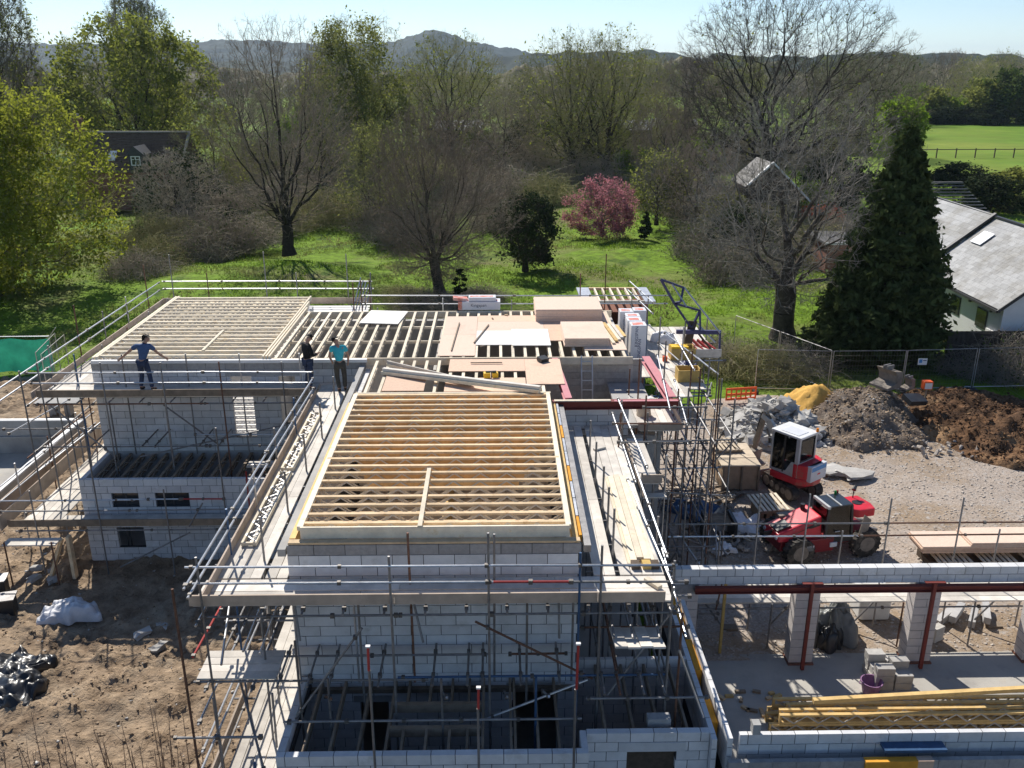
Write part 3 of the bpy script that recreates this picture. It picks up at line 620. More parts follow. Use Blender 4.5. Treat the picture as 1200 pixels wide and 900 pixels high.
for p, q in (((-4.0, 14.6, 2.9), (-2.6, 14.7, 4.9)), ((-3.6, 15.5, 2.7), (-3.2, 14.3, 3.6)), ((-1.2, 15.6, 2.7), (-1.0, 14.3, 3.6)), ((.1, 15.6, 2.7), (.15, 14.3, 3.6)), ((.9, 15.6, 2.7), (.95, 14.3, 3.6))): a.tube('brace', p, q, None, (.1, .9))
a.led((-4.2, 14.45, 2.95), (1.6, 14.45, 2.95), 'dull_steel', 6); a.led((1.7, 14.6, 3.3), (4.1, 14.6, 3.3), 'dull_steel', 4)
a.done()
# B: down the left side of the central block
b = Scaf('tube scaffold with long boarded walkway down the left side of the central block', 2)
YS = (16.9, 19.1, 21.3, 23.5, 25.7)
for y in YS: b.std(-5.68, y, 0, 6.32, lean=.03); b.std(-4.86, y - .3, 0, 6.28, 'dull_steel')
b.rail((-5.6, 14.02, 6.2), (-5.55, 20.2, 6.2)); b.rail((-5.57, 19.9, 6.23), (-5.45, 25.4, 6.25)); b.rail((-5.66, 14.3, 5.84), (-5.6, 20.4, 5.84)); b.rail((-5.62, 20.1, 5.85), (-5.5, 25.6, 5.87))
for z, x in ((5.04, -5.7), (5.04, -4.8), (3.55, -5.7), (3.55, -4.8), (1.5, -5.7), (1.5, -4.75)): b.led((x, 14.6, z), (x + .03, 20.6, z), n=4); b.led((x, 20.3, z), (x + .03, 27.4, z), n=4)
for z in (3.1, 2.45): b.rail((-5.75, 14.2, z), (-5.72, 19.4, z), 'galv')
for y in np.arange(15.5, 27.5, 1.1): b.tube('transom', (-5.9, y, 5.16), (-4.3, y, 5.16), 'dull_steel', (.1,))
for y in YS: b.tube('transom', (-5.95, y, 3.6), (-4.2, y, 3.6), None, (.12, .6)); b.tube('transom', (-5.95, y, 1.56), (-4.3, y, 1.56), None, (.12,))
b.boards('y', 15.94, 27.6, -5.68, 4, 5.25); b.boards('y', 15.94, 27.7, -4.70, 2, 5.25)
b.toe('y', 15.0, 26.5, -5.66, 5.25)
b.boards('y', 13.2, 20.5, -5.45, 5, 1.65); b.toe('y', 12.6, 18.2, -5.68, 1.65, h=.24)
b.boards('x', -5.95, -4.38, 14.92, 4, 3.62, mat='board')
b.tube('brace', (-5.4, 15.6, 3.6), (-4.4, 13.7, 2.2), 'dull_steel', (.1, .9)); b.tube('brace', (-4.4, 14.6, 3.5), (-4.6, 15.2, 1.7), 'dull_steel')
b.std(-5.52, 13.4, 0, 6.6, 'rust_steel', lean=-.02); b.std(-5.3, 14.0, 0, 3.9); b.std(-4.45, 13.3, 0, 3.0, 'blue_steel'); b.std(-4.75, 15.5, 1.6, 4.9)
b.led((-5.9, 13.4, 3.5), (-4.3, 13.4, 3.5), 'dull_steel'); b.rail((-5.5, 12.6, 2.75), (-5.45, 16, 2.75)); b.rail((-5.75, 14.4, 4.5), (-5.7, 16.2, 4.5), 'red_steel')
b.tube('transom', (-5.6, 16.3, 4.4), (-5.2, 14.3, 4.4), 'galv'); b.tube('transom', (-4.95, 16.9, 4.4), (-4.9, 14.7, 4.4), 'galv'); b.tube('transom', (-4.7, 17.2, 4.2), (-4.65, 14.9, 4.2), 'galv')
b.done()
# C: along the front of the rear wing
c = Scaf('tube scaffold with boarded deck along the front of the rear wing', 3)
for x in (-14.03, -12.12, -10.29, -8.5, -6.6): c.std(x, 26.42, 0, 6.42, 'dull_steel' if x != -8.5 else 'rust_steel')
for x in (-13.4, -11.9, -9.9, -8.2, -6.3): c.std(x, 27.5, 2.9, 6.35)
c.std(-12.05, 26.5, 0, 5.1, 'dull_steel'); c.std(-14.4, 26.0, 0, 6.3); c.std(-10.35, 26.5, 0, 5.15)
c.rail((-14.5, 26.4, 6.10), (-8.9, 26.4, 6.10)); c.rail((-9.1, 26.4, 6.11), (-5.6, 26.4, 6.08)); c.rail((-14.4, 26.4, 5.77), (-8.9, 26.4, 5.76)); c.rail((-9.1, 26.4, 5.76), (-5.7, 26.4, 5.74))
c.boards('x', -14.2, -5.75, 26.62, 5, 5.25); c.toe('x', -14.3, -5.8, 26.58, 5.25, mat='old_timber')
for z in (5.04, 3.6): c.led((-14.4, 26.5, z), (-9, 26.5, z), n=4); c.led((-9.3, 26.52, z), (-5.8, 26.52, z), n=3)
c.led((-13.2, 27.5, 5.03), (-6, 27.5, 5.03), 'dull_steel', 5); c.rail((-9.6, 26.5, 4.0), (-6.0, 26.5, 3.98), 'galv')
for x in np.arange(-13.9, -6, .95): c.tube('transom', (x, 26.3, 5.16), (x, 27.7, 5.16), 'dull_steel')
for x in (-12.8, -11.2, -10.8, -9.4, -8.8): c.tube('transom', (x, 26.35, 3.66), (x + .02, 27.75, 3.66), 'dull_steel', (.3,))
c.tube('brace', (-13.9, 26.5, 5.0), (-12.2, 26.4, 3.4), 'dull_steel', (.1, .9)); c.tube('brace', (-10.4, 26.5, 5.0), (-9.0, 26.9, 3.5), 'dull_steel'); c.tube('brace', (-11.4, 26.6, 3.2), (-6.8, 27.3, 4.0), 'dull_steel')
# lower lift with its deck
c.boards('x', -14.75, -6.4, 24.96, 3, 1.65, mat='board'); c.toe('x', -15.0, -6.4, 24.92, 1.63, mat='old_timber')
for x in (-14.1, -12.15, -10.1, -8.3, -6.6): c.std(x, 24.82, 0, 2.9 if x not in (-12.15, -8.3) else 4.9)
c.rail((-15.2, 24.85, 2.55), (-11.0, 24.85, 2.55), 'galv'); c.rail((-11.3, 24.85, 2.2), (-7.0, 24.85, 2.22), 'dull_steel'); c.rail((-15.2, 24.85, 2.2), (-10.9, 24.85, 2.2), 'dull_steel'); c.led((-14.8, 24.9, 1.5), (-6.5, 24.9, 1.5), n=5)
c.rail((-11.6, 24.85, 2.57), (-9.6, 24.85, 2.57), 'galv'); c.rail((-9.6, 24.86, 2.57), (-8.3, 24.86, 2.56), 'red_steel')
c.std(-7.62, 25.0, 1.6, 3.4, 'red_steel'); c.tube('brace', (-9.0, 24.9, 2.4), (-9.5, 24.9, 1.6), 'dull_steel'); c.tube('brace', (-9.5, 24.9, 1.4), (-11.8, 24.9, .2), 'dull_steel')
c.boards('x', -14.9, -13.3, 24.2, 2, 1.4, mat='board'); c.std(-14.8, 24.2, 0, 1.5, 'rust_steel'); c.std(-13.4, 24.2, 0, 1.5, 'rust_steel')
box('support_board', 'pine', (-13.15, 24.55, 0), (-13.05, 24.75, 1.45), c.t); box('support_board', 'pine', (-13.6, 24.5, 0), (-13.52, 24.7, 1.42), c.t, Quaternion((0, 1, 0), R(22)))
c.boards('x', -7.9, -6.2, 26.0, 2, 3.1); c.tube('prop', (-7.4, 26.2, 0), (-7.4, 26.2, 3.1), 'red_steel')
c.done()
# D: left flank of the rear wing, upper deck and lower runs
d = Scaf('tube scaffold with toe boards down the left flank of the rear wing', 4)
for y in (28.3, 30.4, 32.6, 34.8, 37.0): d.std(-14.55, y, 0, 6.4 + (.8 if y in (30.4, 37.0) else 0)); d.std(-13.6, y - .4, 0, 5.9)
d.rail((-14.42, 24.3, 6.15), (-14.42, 31.0, 6.18)); d.rail((-14.42, 30.7, 6.18), (-14.4, 38.1, 6.22)); d.rail((-14.42, 24.4, 5.8), (-14.42, 31, 5.82)); d.rail((-14.42, 30.8, 5.83), (-14.4, 38, 5.9))
d.boards('y', 27.75, 38.0, -14.28, 5, 5.25); d.toe('y', 26.4, 38.2, -14.36, 5.25)
for z in (5.04, 3.5): d.led((-14.55, 26.3, z), (-14.55, 32.4, z), n=4); d.led((-14.55, 32.2, z), (-14.55, 38.2, z), n=4); d.led((-13.5, 27.9, z), (-13.5, 38, z), n=5)
for y in np.arange(28, 38, 1.2): d.tube('transom', (-14.7, y, 5.16), (-13.2, y, 5.16), 'dull_steel')
for z, x in ((2.75, -15.35), (2.3, -15.35)): d.rail((x, 24.4, z), (x + .25, 31.8, z))
d.boards('y', 25.2, 32.2, -14.7, 5, 1.66); d.toe('y', 24.6, 32.0, -15.05, 1.66, h=.48, mat='toe_board'); d.toe('y', 24.6, 32.0, -15.55, 1.66, h=.48, mat='toe_board')
for y in (26.4, 28.6, 30.8): d.std(-15.3, y, 0, 3.1); d.std(-13.5, y + .3, 0, 5.0)
d.rail((-15.8, 27.2, 3.75), (-15.2, 30.4, 3.78)); d.rail((-17.0, 29.0, 3.2), (-13.3, 29.0, 3.22), 'dull_steel'); d.tube('brace', (-15.3, 28.6, .3), (-13.7, 30.8, 3.2), 'dull_steel'); d.tube('brace', (-15.2, 30.6, 3.0), (-14.3, 28.9, .4), 'dull_steel')
d.tube('ledger', (-15.0, 31.5, 3.0), (-15.2, 27.0, 3.0)); d.tube('ledger', (-14.8, 31.9, 2.4), (-15.1, 27.2, 2.4), 'galv')
d.done()
# E: across the back of the house
e = Scaf('tube scaffold with twin rails across the back of the house', 5)
for x, z1 in ((-13.9, 7.4), (-12.4, 6.6), (-9.9, 7.5), (-8.6, 6.6), (-6.4, 7.4), (-5.4, 6.6)): e.std(x, 38.15, 0, z1)
e.rail((-14.3, 38.1, 6.25), (-9.2, 38.1, 6.25)); e.rail((-9.4, 38.1, 6.25), (-5.35, 38.1, 6.22)); e.rail((-14.3, 38.1, 5.93), (-9.2, 38.1, 5.92)); e.rail((-9.4, 38.1, 5.92), (-5.3, 38.1, 5.9))
e.toe('x', -14.3, -5.4, 38.05, 5.25, h=.27); e.boards('x', -13.2, -5.4, 36.2, 7, 5.25, mat='white_sheet')
for y in (36.4, 37.9): e.led((-13.8, y, 5.05), (-5.4, y, 5.05), n=5)
for x, z1 in ((-4.9, 5.6), (-2.2, 6.0), (.6, 5.9), (3.4, 7.0), (6.2, 6.1)): e.std(x, 36.0, 0, z1)
e.rail((-5.5, 35.95, 6.13), (.8, 35.95, 6.10)); e.rail((.6, 35.95, 6.10), (7.0, 35.95, 6.08)); e.rail((-5.5, 35.95, 5.78), (.8, 35.95, 5.76)); e.rail((.6, 35.95, 5.76), (7.0, 35.95, 5.74))
e.boards('x', -7.2, 4.2, 34.2, 6, 5.25)
for k in range(5): e.tube('brace', (-6.0 + k * .12, 36.4 + .1 * k, 5.3), (-5.75 + .1 * k, 37.6, 6.5 - .1 * k), 'galv', (.3, .7))
for k in range(3): e.std(-5.9 + .3 * k, 36.3 + .3 * k, 4.8, 6.6, 'rust_steel')
for x, y in ((5.6, 35.8), (5.9, 37.4)): e.rail((x - .15, y + 1.2, 6.1), (x + .35, y - 2.4, 6.0))
e.tube('standard', (4.9, 40.0, 4.0), (4.9, 40.0, 7.0), 'rust_steel')
e.done()
# F: down the right side of the central block
f = Scaf('tube scaffold with broad boarded deck down the right side of the central block', 6)
f.boards('y', 15.94, 23.95, 1.92, 2, 5.25); f.boards('y', 15.94, 23.95, 2.46, 4, 5.25)
for y in (16.7, 17.7, 18.8, 20.2, 21.6): f.std(2.40, y, 0, 6.35, 'dull_steel')
for y in (17.2, 19.4, 21.6, 23.6): f.std(3.40, y, 0, 5.1 if y > 20 else 5.9)
f.rail((3.26, 14.5, 5.83), (3.04, 19.3, 5.80)); f.rail((3.2, 15.0, 6.2), (3.18, 19.3, 6.2)); f.rail((3.45, 19.0, 6.2), (3.35, 23.6, 6.22)); f.rail((3.2, 19.0, 5.84), (3.2, 23.5, 5.82))
for x in (2.4, 3.38):
    for z in (5.04, 3.4): f.led((x, 15.2, z), (x, 23.8, z), n=5)
for y in np.arange(16.2, 24, 1.1): f.tube('transom', (1.8, y, 5.16), (3.6, y, 5.16), 'dull_steel')
f.led((3.0, 22.0, 6.1), (4.9, 22.0, 6.08), 'rust_steel'); f.led((3.0, 21.0, 6.0), (4.9, 21.0, 6.0), 'dull_steel')
for k in range(6): f.tube('standard', (3.25 + .05 * k, 22.4 + .2 * k, 5.2), (3.3 + .03 * k, 22.5 + .2 * k, 6.2), 'galv' if k % 2 else 'rust_steel', (.3, .7))
f.toe('y', 19.6, 23.0, 3.52, 5.0)
# narrow side bay
f.boards('y', 20.45, 23.3, 3.6, 2, 5.12); f.toe('x', 3.6, 4.1, 20.44, 5.12)
for y in (20.4, 21.9, 23.3): f.std(4.15, y, 0, 5.9)
f.boards('x', 3.62, 4.2, 20.2, 1, 4.85)
f.done()
# G: landing and tower at the right
g = Scaf('dense tube scaffold tower with small boarded landing to the right of the stairwell', 7)
g.boards('y', 23.6, 26.2, 4.02, 5, 5.25); g.toe('x', 3.95, 5.2, 23.58, 5.25); g.toe('y', 23.6, 26.0, 5.22, 5.25)
rg = random.Random(3)
for x in (4.15, 5.25, 6.0, 6.6):
    for y in (23.3, 25.0, 26.8): g.std(x + rg.uniform(-.08, .08), y + rg.uniform(-.1, .1), 0, (6.9, 6.0, 6.4, 6.6)[rg.randrange(4)] if x < 6.3 else 6.3, 'dull_steel' if rg.random() < .7 else 'rust_steel')
for z in (1.5, 3.4, 5.05):
    for y in (23.3, 25.0, 26.8): g.led((3.9, y, z + rg.uniform(-.1, .1)), (6.8, y + .02, z + rg.uniform(-.1, .1)), None, 4)
    for x in (4.15, 5.25, 6.0, 6.6): g.led((x, 22.9, z + .06), (x, 27.2, z + .06), None, 3)
for k in range(11):
    x = rg.uniform(4.1, 6.4); y = rg.uniform(23.3, 26.8); z = rg.uniform(.3, 4); g.tube('brace', (x, y, z), (x + rg.uniform(-.9, .9), y + rg.uniform(-1.2, 1.2), z + rg.uniform(.8, 1.7)), None, (.1, .9))
g.rail((4.7, 22.9, 6.1), (5.2, 28.0, 6.1)); g.rail((5.15, 22.7, 5.75), (5.5, 26.5, 5.75)); g.led((4.0, 23.3, 6.05), (5.8, 23.3, 6.05), 'dull_steel'); g.tube('brace', (5.4, 23.2, 4.4), (6.7, 26.6, 5.6), 'dull_steel', (.1, .9))
g.boards('x', 3.9, 5.2, 26.9, 2, 3.62); g.std(5.7, 22.2, 0, 6.1, 'dull_steel'); g.std(4.6, 22.0, 0, 3.8); g.std(4.3, 20.6, 0, 4.8)
# dense struts low down in the shade
for k in range(14):
    x = rg.uniform(3.9, 6.2); y = rg.uniform(20.2, 26); z = rg.uniform(0, 2.0); g.tube('brace', (x, y, z), (x + rg.uniform(-1.0, 1.0), y + rg.uniform(-.8, 1.4), z + rg.uniform(.5, 1.6)), None, (.2,))
for y in (21.0, 22.0): g.led((3.6, y, 2.4), (6.0, y, 2.42)); g.led((3.6, y, .9), (6.0, y, .92))
g.done()
# H: loading bay deck
h = Scaf('tube scaffold with wide boarded loading deck right of the roof, carrying yellow tubs', 8)
h.boards('y', 28.2, 34.6, 4.5, 3, 5.25); h.boards('y', 26.3, 34.6, 5.18, 4, 5.25); h.boards('y', 27.0, 34.2, 6.02, 3, 5.25); h.boards('y', 30.3, 34.2, 6.72, 5, 5.25)
h.toe('x', 6.7, 7.9, 30.3, 5.25, mat='galv', h=.28); h.led((6.5, 30.2, 5.15), (8.0, 30.2, 5.15), 'galv')
for x in (5.2, 6.6, 7.9):
    for y in (27.0, 30.3, 32.4, 34.4):
        if not (x > 7 and y < 30): h.std(x + rg.uniform(-.1, .1), y, 0, rg.choice((5.2, 6.2, 6.6)))
for z in (5.05, 3.4, 1.6):
    for x in (5.2, 6.6): h.led((x, 26.4, z), (x, 34.6, z), n=4)
    for y in (27.0, 30.3, 32.4, 34.4): h.led((5.0, y, z + .07), (8.1 if y > 30 else 6.8, y, z + .07), n=3)
for k in range(8): x = rg.uniform(5.3, 7.6); y = rg.uniform(28, 34); z = rg.uniform(.4, 3); h.tube('brace', (x, y, z), (x + rg.uniform(-1, 1), y + rg.uniform(-1, 1), z + 1.6), None, (.1, .9))
h.rail((6.0, 31.2, 5.9), (7.1, 27.4, 5.6)); h.rail((5.75, 31.0, 5.6), (6.6, 27.2, 5.4)); h.rail((6.1, 30.0, 6.2), (6.0, 26.0, 6.2)); h.std(5.55, 29.6, 0, 6.9, 'dull_steel'); h.std(6.3, 29.4, 0, 6.6)
h.done()
# I: behind the garage wall
i_ = Scaf('low tube scaffold with a single boarded lift behind the garage back wall', 9)
i_.boards('x', 4.9, 18.4, 20.75, 4, 1.42, mat='board')
for x in (5.0, 7.0, 8.3, 10.55, 12.5, 14.6, 16.8): i_.std(x, 21.62, 0, 4.05 if x > 8.5 else 4.2); i_.std(x + .3, 20.72, 0, 1.4)
for x in (6.0, 9.3, 13.6): i_.std(x, 21.6, 1.3, 3.1)
i_.rail((4.6, 21.66, 3.30), (10.6, 21.66, 3.28), 'dull_steel', 4); i_.rail((10.4, 21.66, 3.28), (18.6, 21.66, 3.28), 'rust_steel', 4); i_.rail((4.6, 21.66, 2.92), (9.8, 21.66, 2.9), 'galv', 4); i_.rail((9.7, 21.66, 2.9), (18.6, 21.66, 2.92), 'rust_steel', 4)
i_.led((4.8, 21.6, 1.25), (18.4, 21.6, 1.25), n=6); i_.led((4.8, 20.72, 1.25), (18.4, 20.72, 1.25), n=6)
for x in (9.9, 13.3, 7.6): i_.tube('brace', (x, 21.6, .1), (x + .9, 21.6, 1.3), 'dull_steel', (.9,))
for x in (6.5, 9.0, 11.6, 14): box('sole_plate', 'old_timber', (x - .2, 21.5, 0), (x + .2, 21.75, .07), i_.t)
i_.done()
# ---------------------------------------------------------------- trees
def prisms(P, Q, r0, r1, n):
    """tapered n-sided tubes along many segments at once"""
    D = Q - P; L = np.linalg.norm(D, axis=1, keepdims=True) + 1e-9; D = D / L
    ref = np.where(np.abs(D[:, 2:3]) < .9, np.array([[0, 0, 1.]]), np.array([[1., 0, 0]]))
    U = np.cross(D, ref); U /= np.linalg.norm(U, axis=1, keepdims=True) + 1e-9; W = np.cross(D, U)
    a = np.arange(n) * 2 * pi / n; ca, sa = np.cos(a), np.sin(a)
    ring = U[:, None] * ca[None, :, None] + W[:, None] * sa[None, :, None]
    V = np.concatenate([P[:, None] + ring * r0[:, None, None], Q[:, None] + ring * r1[:, None, None]], 1)
    i = np.arange(n); j = (i + 1) % n
    F = np.stack([i, j, j + n, i + n], -1)[None] + (np.arange(len(P)) * 2 * n)[:, None, None]
    return V.reshape(-1, 3), F.reshape(-1, 4)
def joinm(parts, mat, smooth=False):
    V = []; F = []; o = 0
    for v, f in parts:
        V.append(v); F.append(f + o); o += len(v)
    return npmesh(np.concatenate(V), np.concatenate(F), mat, smooth)
def leafquads(C, size, r, up=.3, elong=1.5):
    """small diamond leaves in random directions"""
    n = len(C); A = r.normal(size=(n, 3)); A /= np.linalg.norm(A, axis=1, keepdims=True)
    N = r.normal(size=(n, 3)); N[:, 2] += up * 2; B = np.cross(A, N); B /= np.linalg.norm(B, axis=1, keepdims=True) + 1e-9
    s = size * r.uniform(.6, 1.4, (n, 1)); A = A * s * elong; B = B * s
    V = np.stack([C - A, C + B * .8, C + A, C - B * .8], 1).reshape(-1, 3)
    return V, np.arange(4 * n).reshape(-1, 4)
def bare(seed, H, W, n, fork=.16, zlow=.2, bf=.6, shape='round', rt=.012, twl=.75, tw=3, trunk_r=None, leader=.55, upb=.35, pw=2.25):
    """branching tree grown by joining points of a crown envelope to the nearest branch; returns segments and tips"""
    r = np.random.RandomState(seed); rad = W / 2
    pts = []
    while len(pts) < n:
        p = r.uniform(-1, 1, (n * 3, 3))
        if shape == 'round': ok = (p ** 2).sum(1) < 1
        elif shape == 'fan': ok = (p[:, 0] ** 2 + p[:, 1] ** 2 < (.25 + .75 * np.clip((p[:, 2] + 1) / 1.1, 0, 1) ** .8) ** 2 * np.clip(1.55 - p[:, 2] * .55 - .45, .2, 1)) 
        elif shape == 'column': ok = p[:, 0] ** 2 + p[:, 1] ** 2 < (1 - np.clip(p[:, 2], 0, 1) ** 2 * .75) * np.clip((p[:, 2] + 1.15) / .6, .2, 1)
        else: ok = (p[:, 0] ** 2 + p[:, 1] ** 2 + np.clip(p[:, 2], 0, 1) ** 2 + np.clip(-p[:, 2], 0, 1) ** 4) < 1
        d = np.sqrt((p ** 2).sum(1)); ok &= r.uniform(size=len(p)) < .25 + .75 * d ** 1.5
        pts += list(p[ok])
    pts = np.array(pts[:n]); ang = np.arctan2(pts[:, 1], pts[:, 0]); lump = 1 + .13 * np.sin(ang * 3 + seed) + .10 * np.sin(ang * 5 + pts[:, 2] * 4 + seed * 2)
    pts[:, 0] *= rad * lump; pts[:, 1] *= rad * lump; pts[:, 2] = H * zlow + (pts[:, 2] + 1) / 2 * H * (1 - zlow) * (.92 + .08 * lump)
    N = [np.zeros(3)]; par = [-1]; path = [0.0]
    k = max(3, int(H * leader / .8)); lean = r.normal(size=2) * .02 * H
    for i in range(1, k + 1):
        t = i / k; N.append(np.array([lean[0] * t + r.normal() * .04, lean[1] * t + r.normal() * .04, H * leader * t])); par.append(i - 1); path.append(path[-1] + H * leader / k)
    first = int(k * fork / leader) + 1
    nodes = np.zeros((n * 8 + 200, 3)); nodes[:len(N)] = N; pa = np.zeros(n * 8 + 200); pa[:len(N)] = path; pa[:max(1, first)] += 1e3; cnt = len(N)
    par = par + [0] * (n * 8 + 200 - len(par)); step = max(.5, H / 22)
    base = np.array([0, 0, H * fork]); order = np.argsort(np.linalg.norm(pts - base, axis=1))
    for q in order:
        p = pts[q]; dv = p - nodes[:cnt]; d = np.sqrt((dv ** 2).sum(1)); c = d + bf * pa[:cnt] + .5 * np.maximum(0, -dv[:, 2])
        b = int(np.argmin(c)); d = d[b]; m = max(1, min(6, int(round(d / step)))); s0 = nodes[b].copy(); prev = b
        sag = np.array([0, 0, 1.]) * d * .12 * (1 if p[2] > s0[2] else -.4)
        for i in range(1, m + 1):
            t = i / m; x = s0 + (p - s0) * t - sag * t * (1 - t) * 2 + (r.normal(size=3) * .045 * step if i < m else 0)
            nodes[cnt] = x; par[cnt] = prev; pa[cnt] = pa[prev] % 1e3 + d / m; prev = cnt; cnt += 1
    nodes = nodes[:cnt]; par = np.array(par[:cnt]); acc = np.zeros(cnt); kids = np.zeros(cnt, int)
    for i in range(cnt - 1, 0, -1):
        if kids[i] == 0: acc[i] = rt ** pw
        acc[par[i]] += acc[i]; kids[par[i]] += 1
    R_ = acc ** (1 / pw)
    if trunk_r: R_ = np.where(R_ > rt * 3, rt * 3 + (R_ - rt * 3) * (trunk_r - rt * 3) / max(1e-6, R_[0] - rt * 3), R_)
    idx = np.arange(1, cnt); P = nodes[par[idx]]; Q = nodes[idx]; r1 = R_[idx]; r0 = np.minimum(R_[par[idx]], r1 * 1.35)
    flare = np.clip(1 - P[:, 2] / (H * .06), 0, 1); r0 = r0 * (1 + .5 * flare)
    # fine twigs on every thin node
    thin = np.where(R_ < rt * 4)[0]; rep = np.repeat(thin, tw); o = nodes[rep]
    c = np.array([0, 0, H * .45]); out = o - c; out /= np.linalg.norm(out, axis=1, keepdims=True) + 1e-9
    dr = out * .55 + r.normal(size=o.shape) * .55; dr[:, 2] += upb; dr /= np.linalg.norm(dr, axis=1, keepdims=True)
    ln = twl * r.uniform(.4, 1.3, (len(o), 1)); e = o + dr * ln
    o2 = np.repeat(o + dr * ln * .5, 2, 0); d2 = np.repeat(dr, 2, 0) * .7 + r.normal(size=o2.shape) * .6; d2 /= np.linalg.norm(d2, axis=1, keepdims=True); e2 = o2 + d2 * np.repeat(ln, 2, 0) * .55
    tw_ = (np.concatenate([o, o2]), np.concatenate([e, e2]), rt * .75)
    return P, Q, r0, r1, tw_, r
def tree_meshes(seed, H, W, n, bark='bark', twig='twig', leaf=None, leaf_n=0, leaf_s=.12, lspread=.3, thick=.032, twf=.85, droop=0.0, clump=1.0, **kw):
    P, Q, r0, r1, (tp, tq, tr), r = bare(seed, H, W, n, **kw)
    big = r1 > thick; parts = [prisms(P[big], Q[big] + (Q[big] - P[big]) * .03, r0[big], r1[big], 7)]
    tm = joinm(parts, bark, True); sm = ~big; mid = sm & (r1 > thick * .6)
    fine = sm & ~mid
    cp_ = [prisms(P[fine], Q[fine], r0[fine], r1[fine], 3), prisms(tp, tq, np.full(len(tp), tr * twf), np.full(len(tp), tr * twf * .45), 3)]
    if mid.any(): cp_.append(prisms(P[mid], Q[mid], r0[mid], r1[mid], 4))
    cm = joinm(cp_, twig); lm = None
    if leaf:
        k = r.randint(0, len(tq), leaf_n * 3); q_ = tq[k]; cl = fnoise(q_[:, 0] + q_[:, 2] * .7, q_[:, 1] - q_[:, 2] * .8, seed, 3, .45, .6) * clump + r.normal(size=len(k)) * .09; k = k[np.argsort(-cl)[:leaf_n]]; C = tp[k] + (tq[k] - tp[k]) * r.uniform(.3, 1.15, (leaf_n, 1)) + r.normal(size=(leaf_n, 3)) * lspread
        if droop: C[:, 2] -= np.abs(r.normal(size=leaf_n)) * droop
        C[:, 2] = np.maximum(C[:, 2], .3)
        lm = npmesh(*leafquads(C, leaf_s, r), leaf)
    return tm, cm, lm
def put_tree(name, label, ms, x, y, group=None, rz=0.0, sc=(1, 1, 1), z=-.15, cat='tree'):
    t = T(name, label, cat, (x, y, z), group, local=True, rz=rz); t.scale = sc
    mk('trunk', ms[0], (0, 0, 0), t); mk('crown', ms[1], (0, 0, 0), t)
    if ms[2]: mk('foliage', ms[2], (0, 0, 0), t)
    return t

MARKS = [(-17.4, 75.6, 'the tall bare tree'), (-3.9, 61, 'the many stemmed bare tree'), (2.2, 69, 'the ivy covered tree'), (9.8, 84, 'the pink cherry'), (16.6, 50.3, 'the pale bare tree'), (20.9, 46.9, 'the big conifer'), (-40, 100, 'the brown tiled house'), (-34.4, 62, 'the lime green tree'), (12.5, 124, 'the twin oaks'), (52, 120, 'the vivid green tree'), (-16.6, 114, 'the drooping tree'), (32, 106, 'the huge oak'), (-7.1, 150, 'the rounded oak')]
def where(x, y):
    """what the thing stands beside, seen from the camera"""
    b = sorted(MARKS, key=lambda m: abs(m[0] / m[1] - x / y) * 3 + abs(math.log(m[1] / y)) * .35)[0]; d = x / y - b[0] / b[1]
    dep = 'far behind ' if y > b[1] * 1.6 else ('behind ' if y > b[1] * 1.12 else ('in front of ' if y < b[1] * .9 else ''))
    if abs(d) < .022: return (dep or 'close beside ') + b[2]
    side = 'right of ' if d > 0 else 'left of '
    return (dep.replace(' of ', '').strip() + ' and ' + side if dep else side) + b[2]
def lab(kind, x, y):
    s = kind + ' ' + where(x, y); return ' '.join(s.split()[:16])
FILL = ( (-34.0, 205, 15, 15), (-29.0, 225, 16, 16), (-19.9, 215, 15, 15), (-13.1, 235, 16, 17), (-4.3, 220, 15, 16), (4.1, 240, 16, 17), (11.0, 225, 16, 16), (20.0, 235, 17, 17), (29.7, 245, 17, 17), (-50.4, 220, 15, 15), (-59.1, 215, 15, 15), (-12.6, 180, 13, 12), (6.7, 190, 13, 13), (-31.8, 104, 12, 10), (-19.8, 105, 13, 10), (1.0, 128, 13, 12), (21.1, 140, 14, 14), (-23.0, 165, 15, 12), (11.8, 175, 15, 14), (-36.1, 170, 15, 13), (-40.3, 150, 18, 15), (-11.3, 88, 10.5, 9), (6.1, 165, 17, 16), (26.2, 210, 21, 18), (30.4, 150, 19, 16), (27.0, 116, 15, 13), (62.8, 155, 21, 14), (78.3, 205, 22, 17), (58.2, 170, 18, 14), (-73.0, 165, 16, 14), (-71.8, 150, 15, 12), (-23.3, 135, 21, 12), (25.6, 260, 20, 20), (58.3, 230, 21, 18), (-103.7, 210, 20, 16), (-72.8, 215, 17, 14), (18.9, 105, 12, 10), (18.1, 82, 9, 9), (100.1, 240, 22, 18), (134.1, 300, 21, 18), (151.6, 320, 22, 16), (151.7, 300, 20, 18), (175.6, 330, 23, 18), (172.1, 310, 21, 18), (164.1, 380, 24, 20), (194.3, 400, 25, 20), (221.2, 410, 24, 20), (192.0, 330, 22, 18), (92.9, 260, 22, 16), (85.4, 270, 21, 18), (124.1, 320, 22, 18), (89.1, 330, 22, 20), (60.6, 280, 21, 18), (51.2, 300, 21, 20), (48.8, 340, 22, 20) )
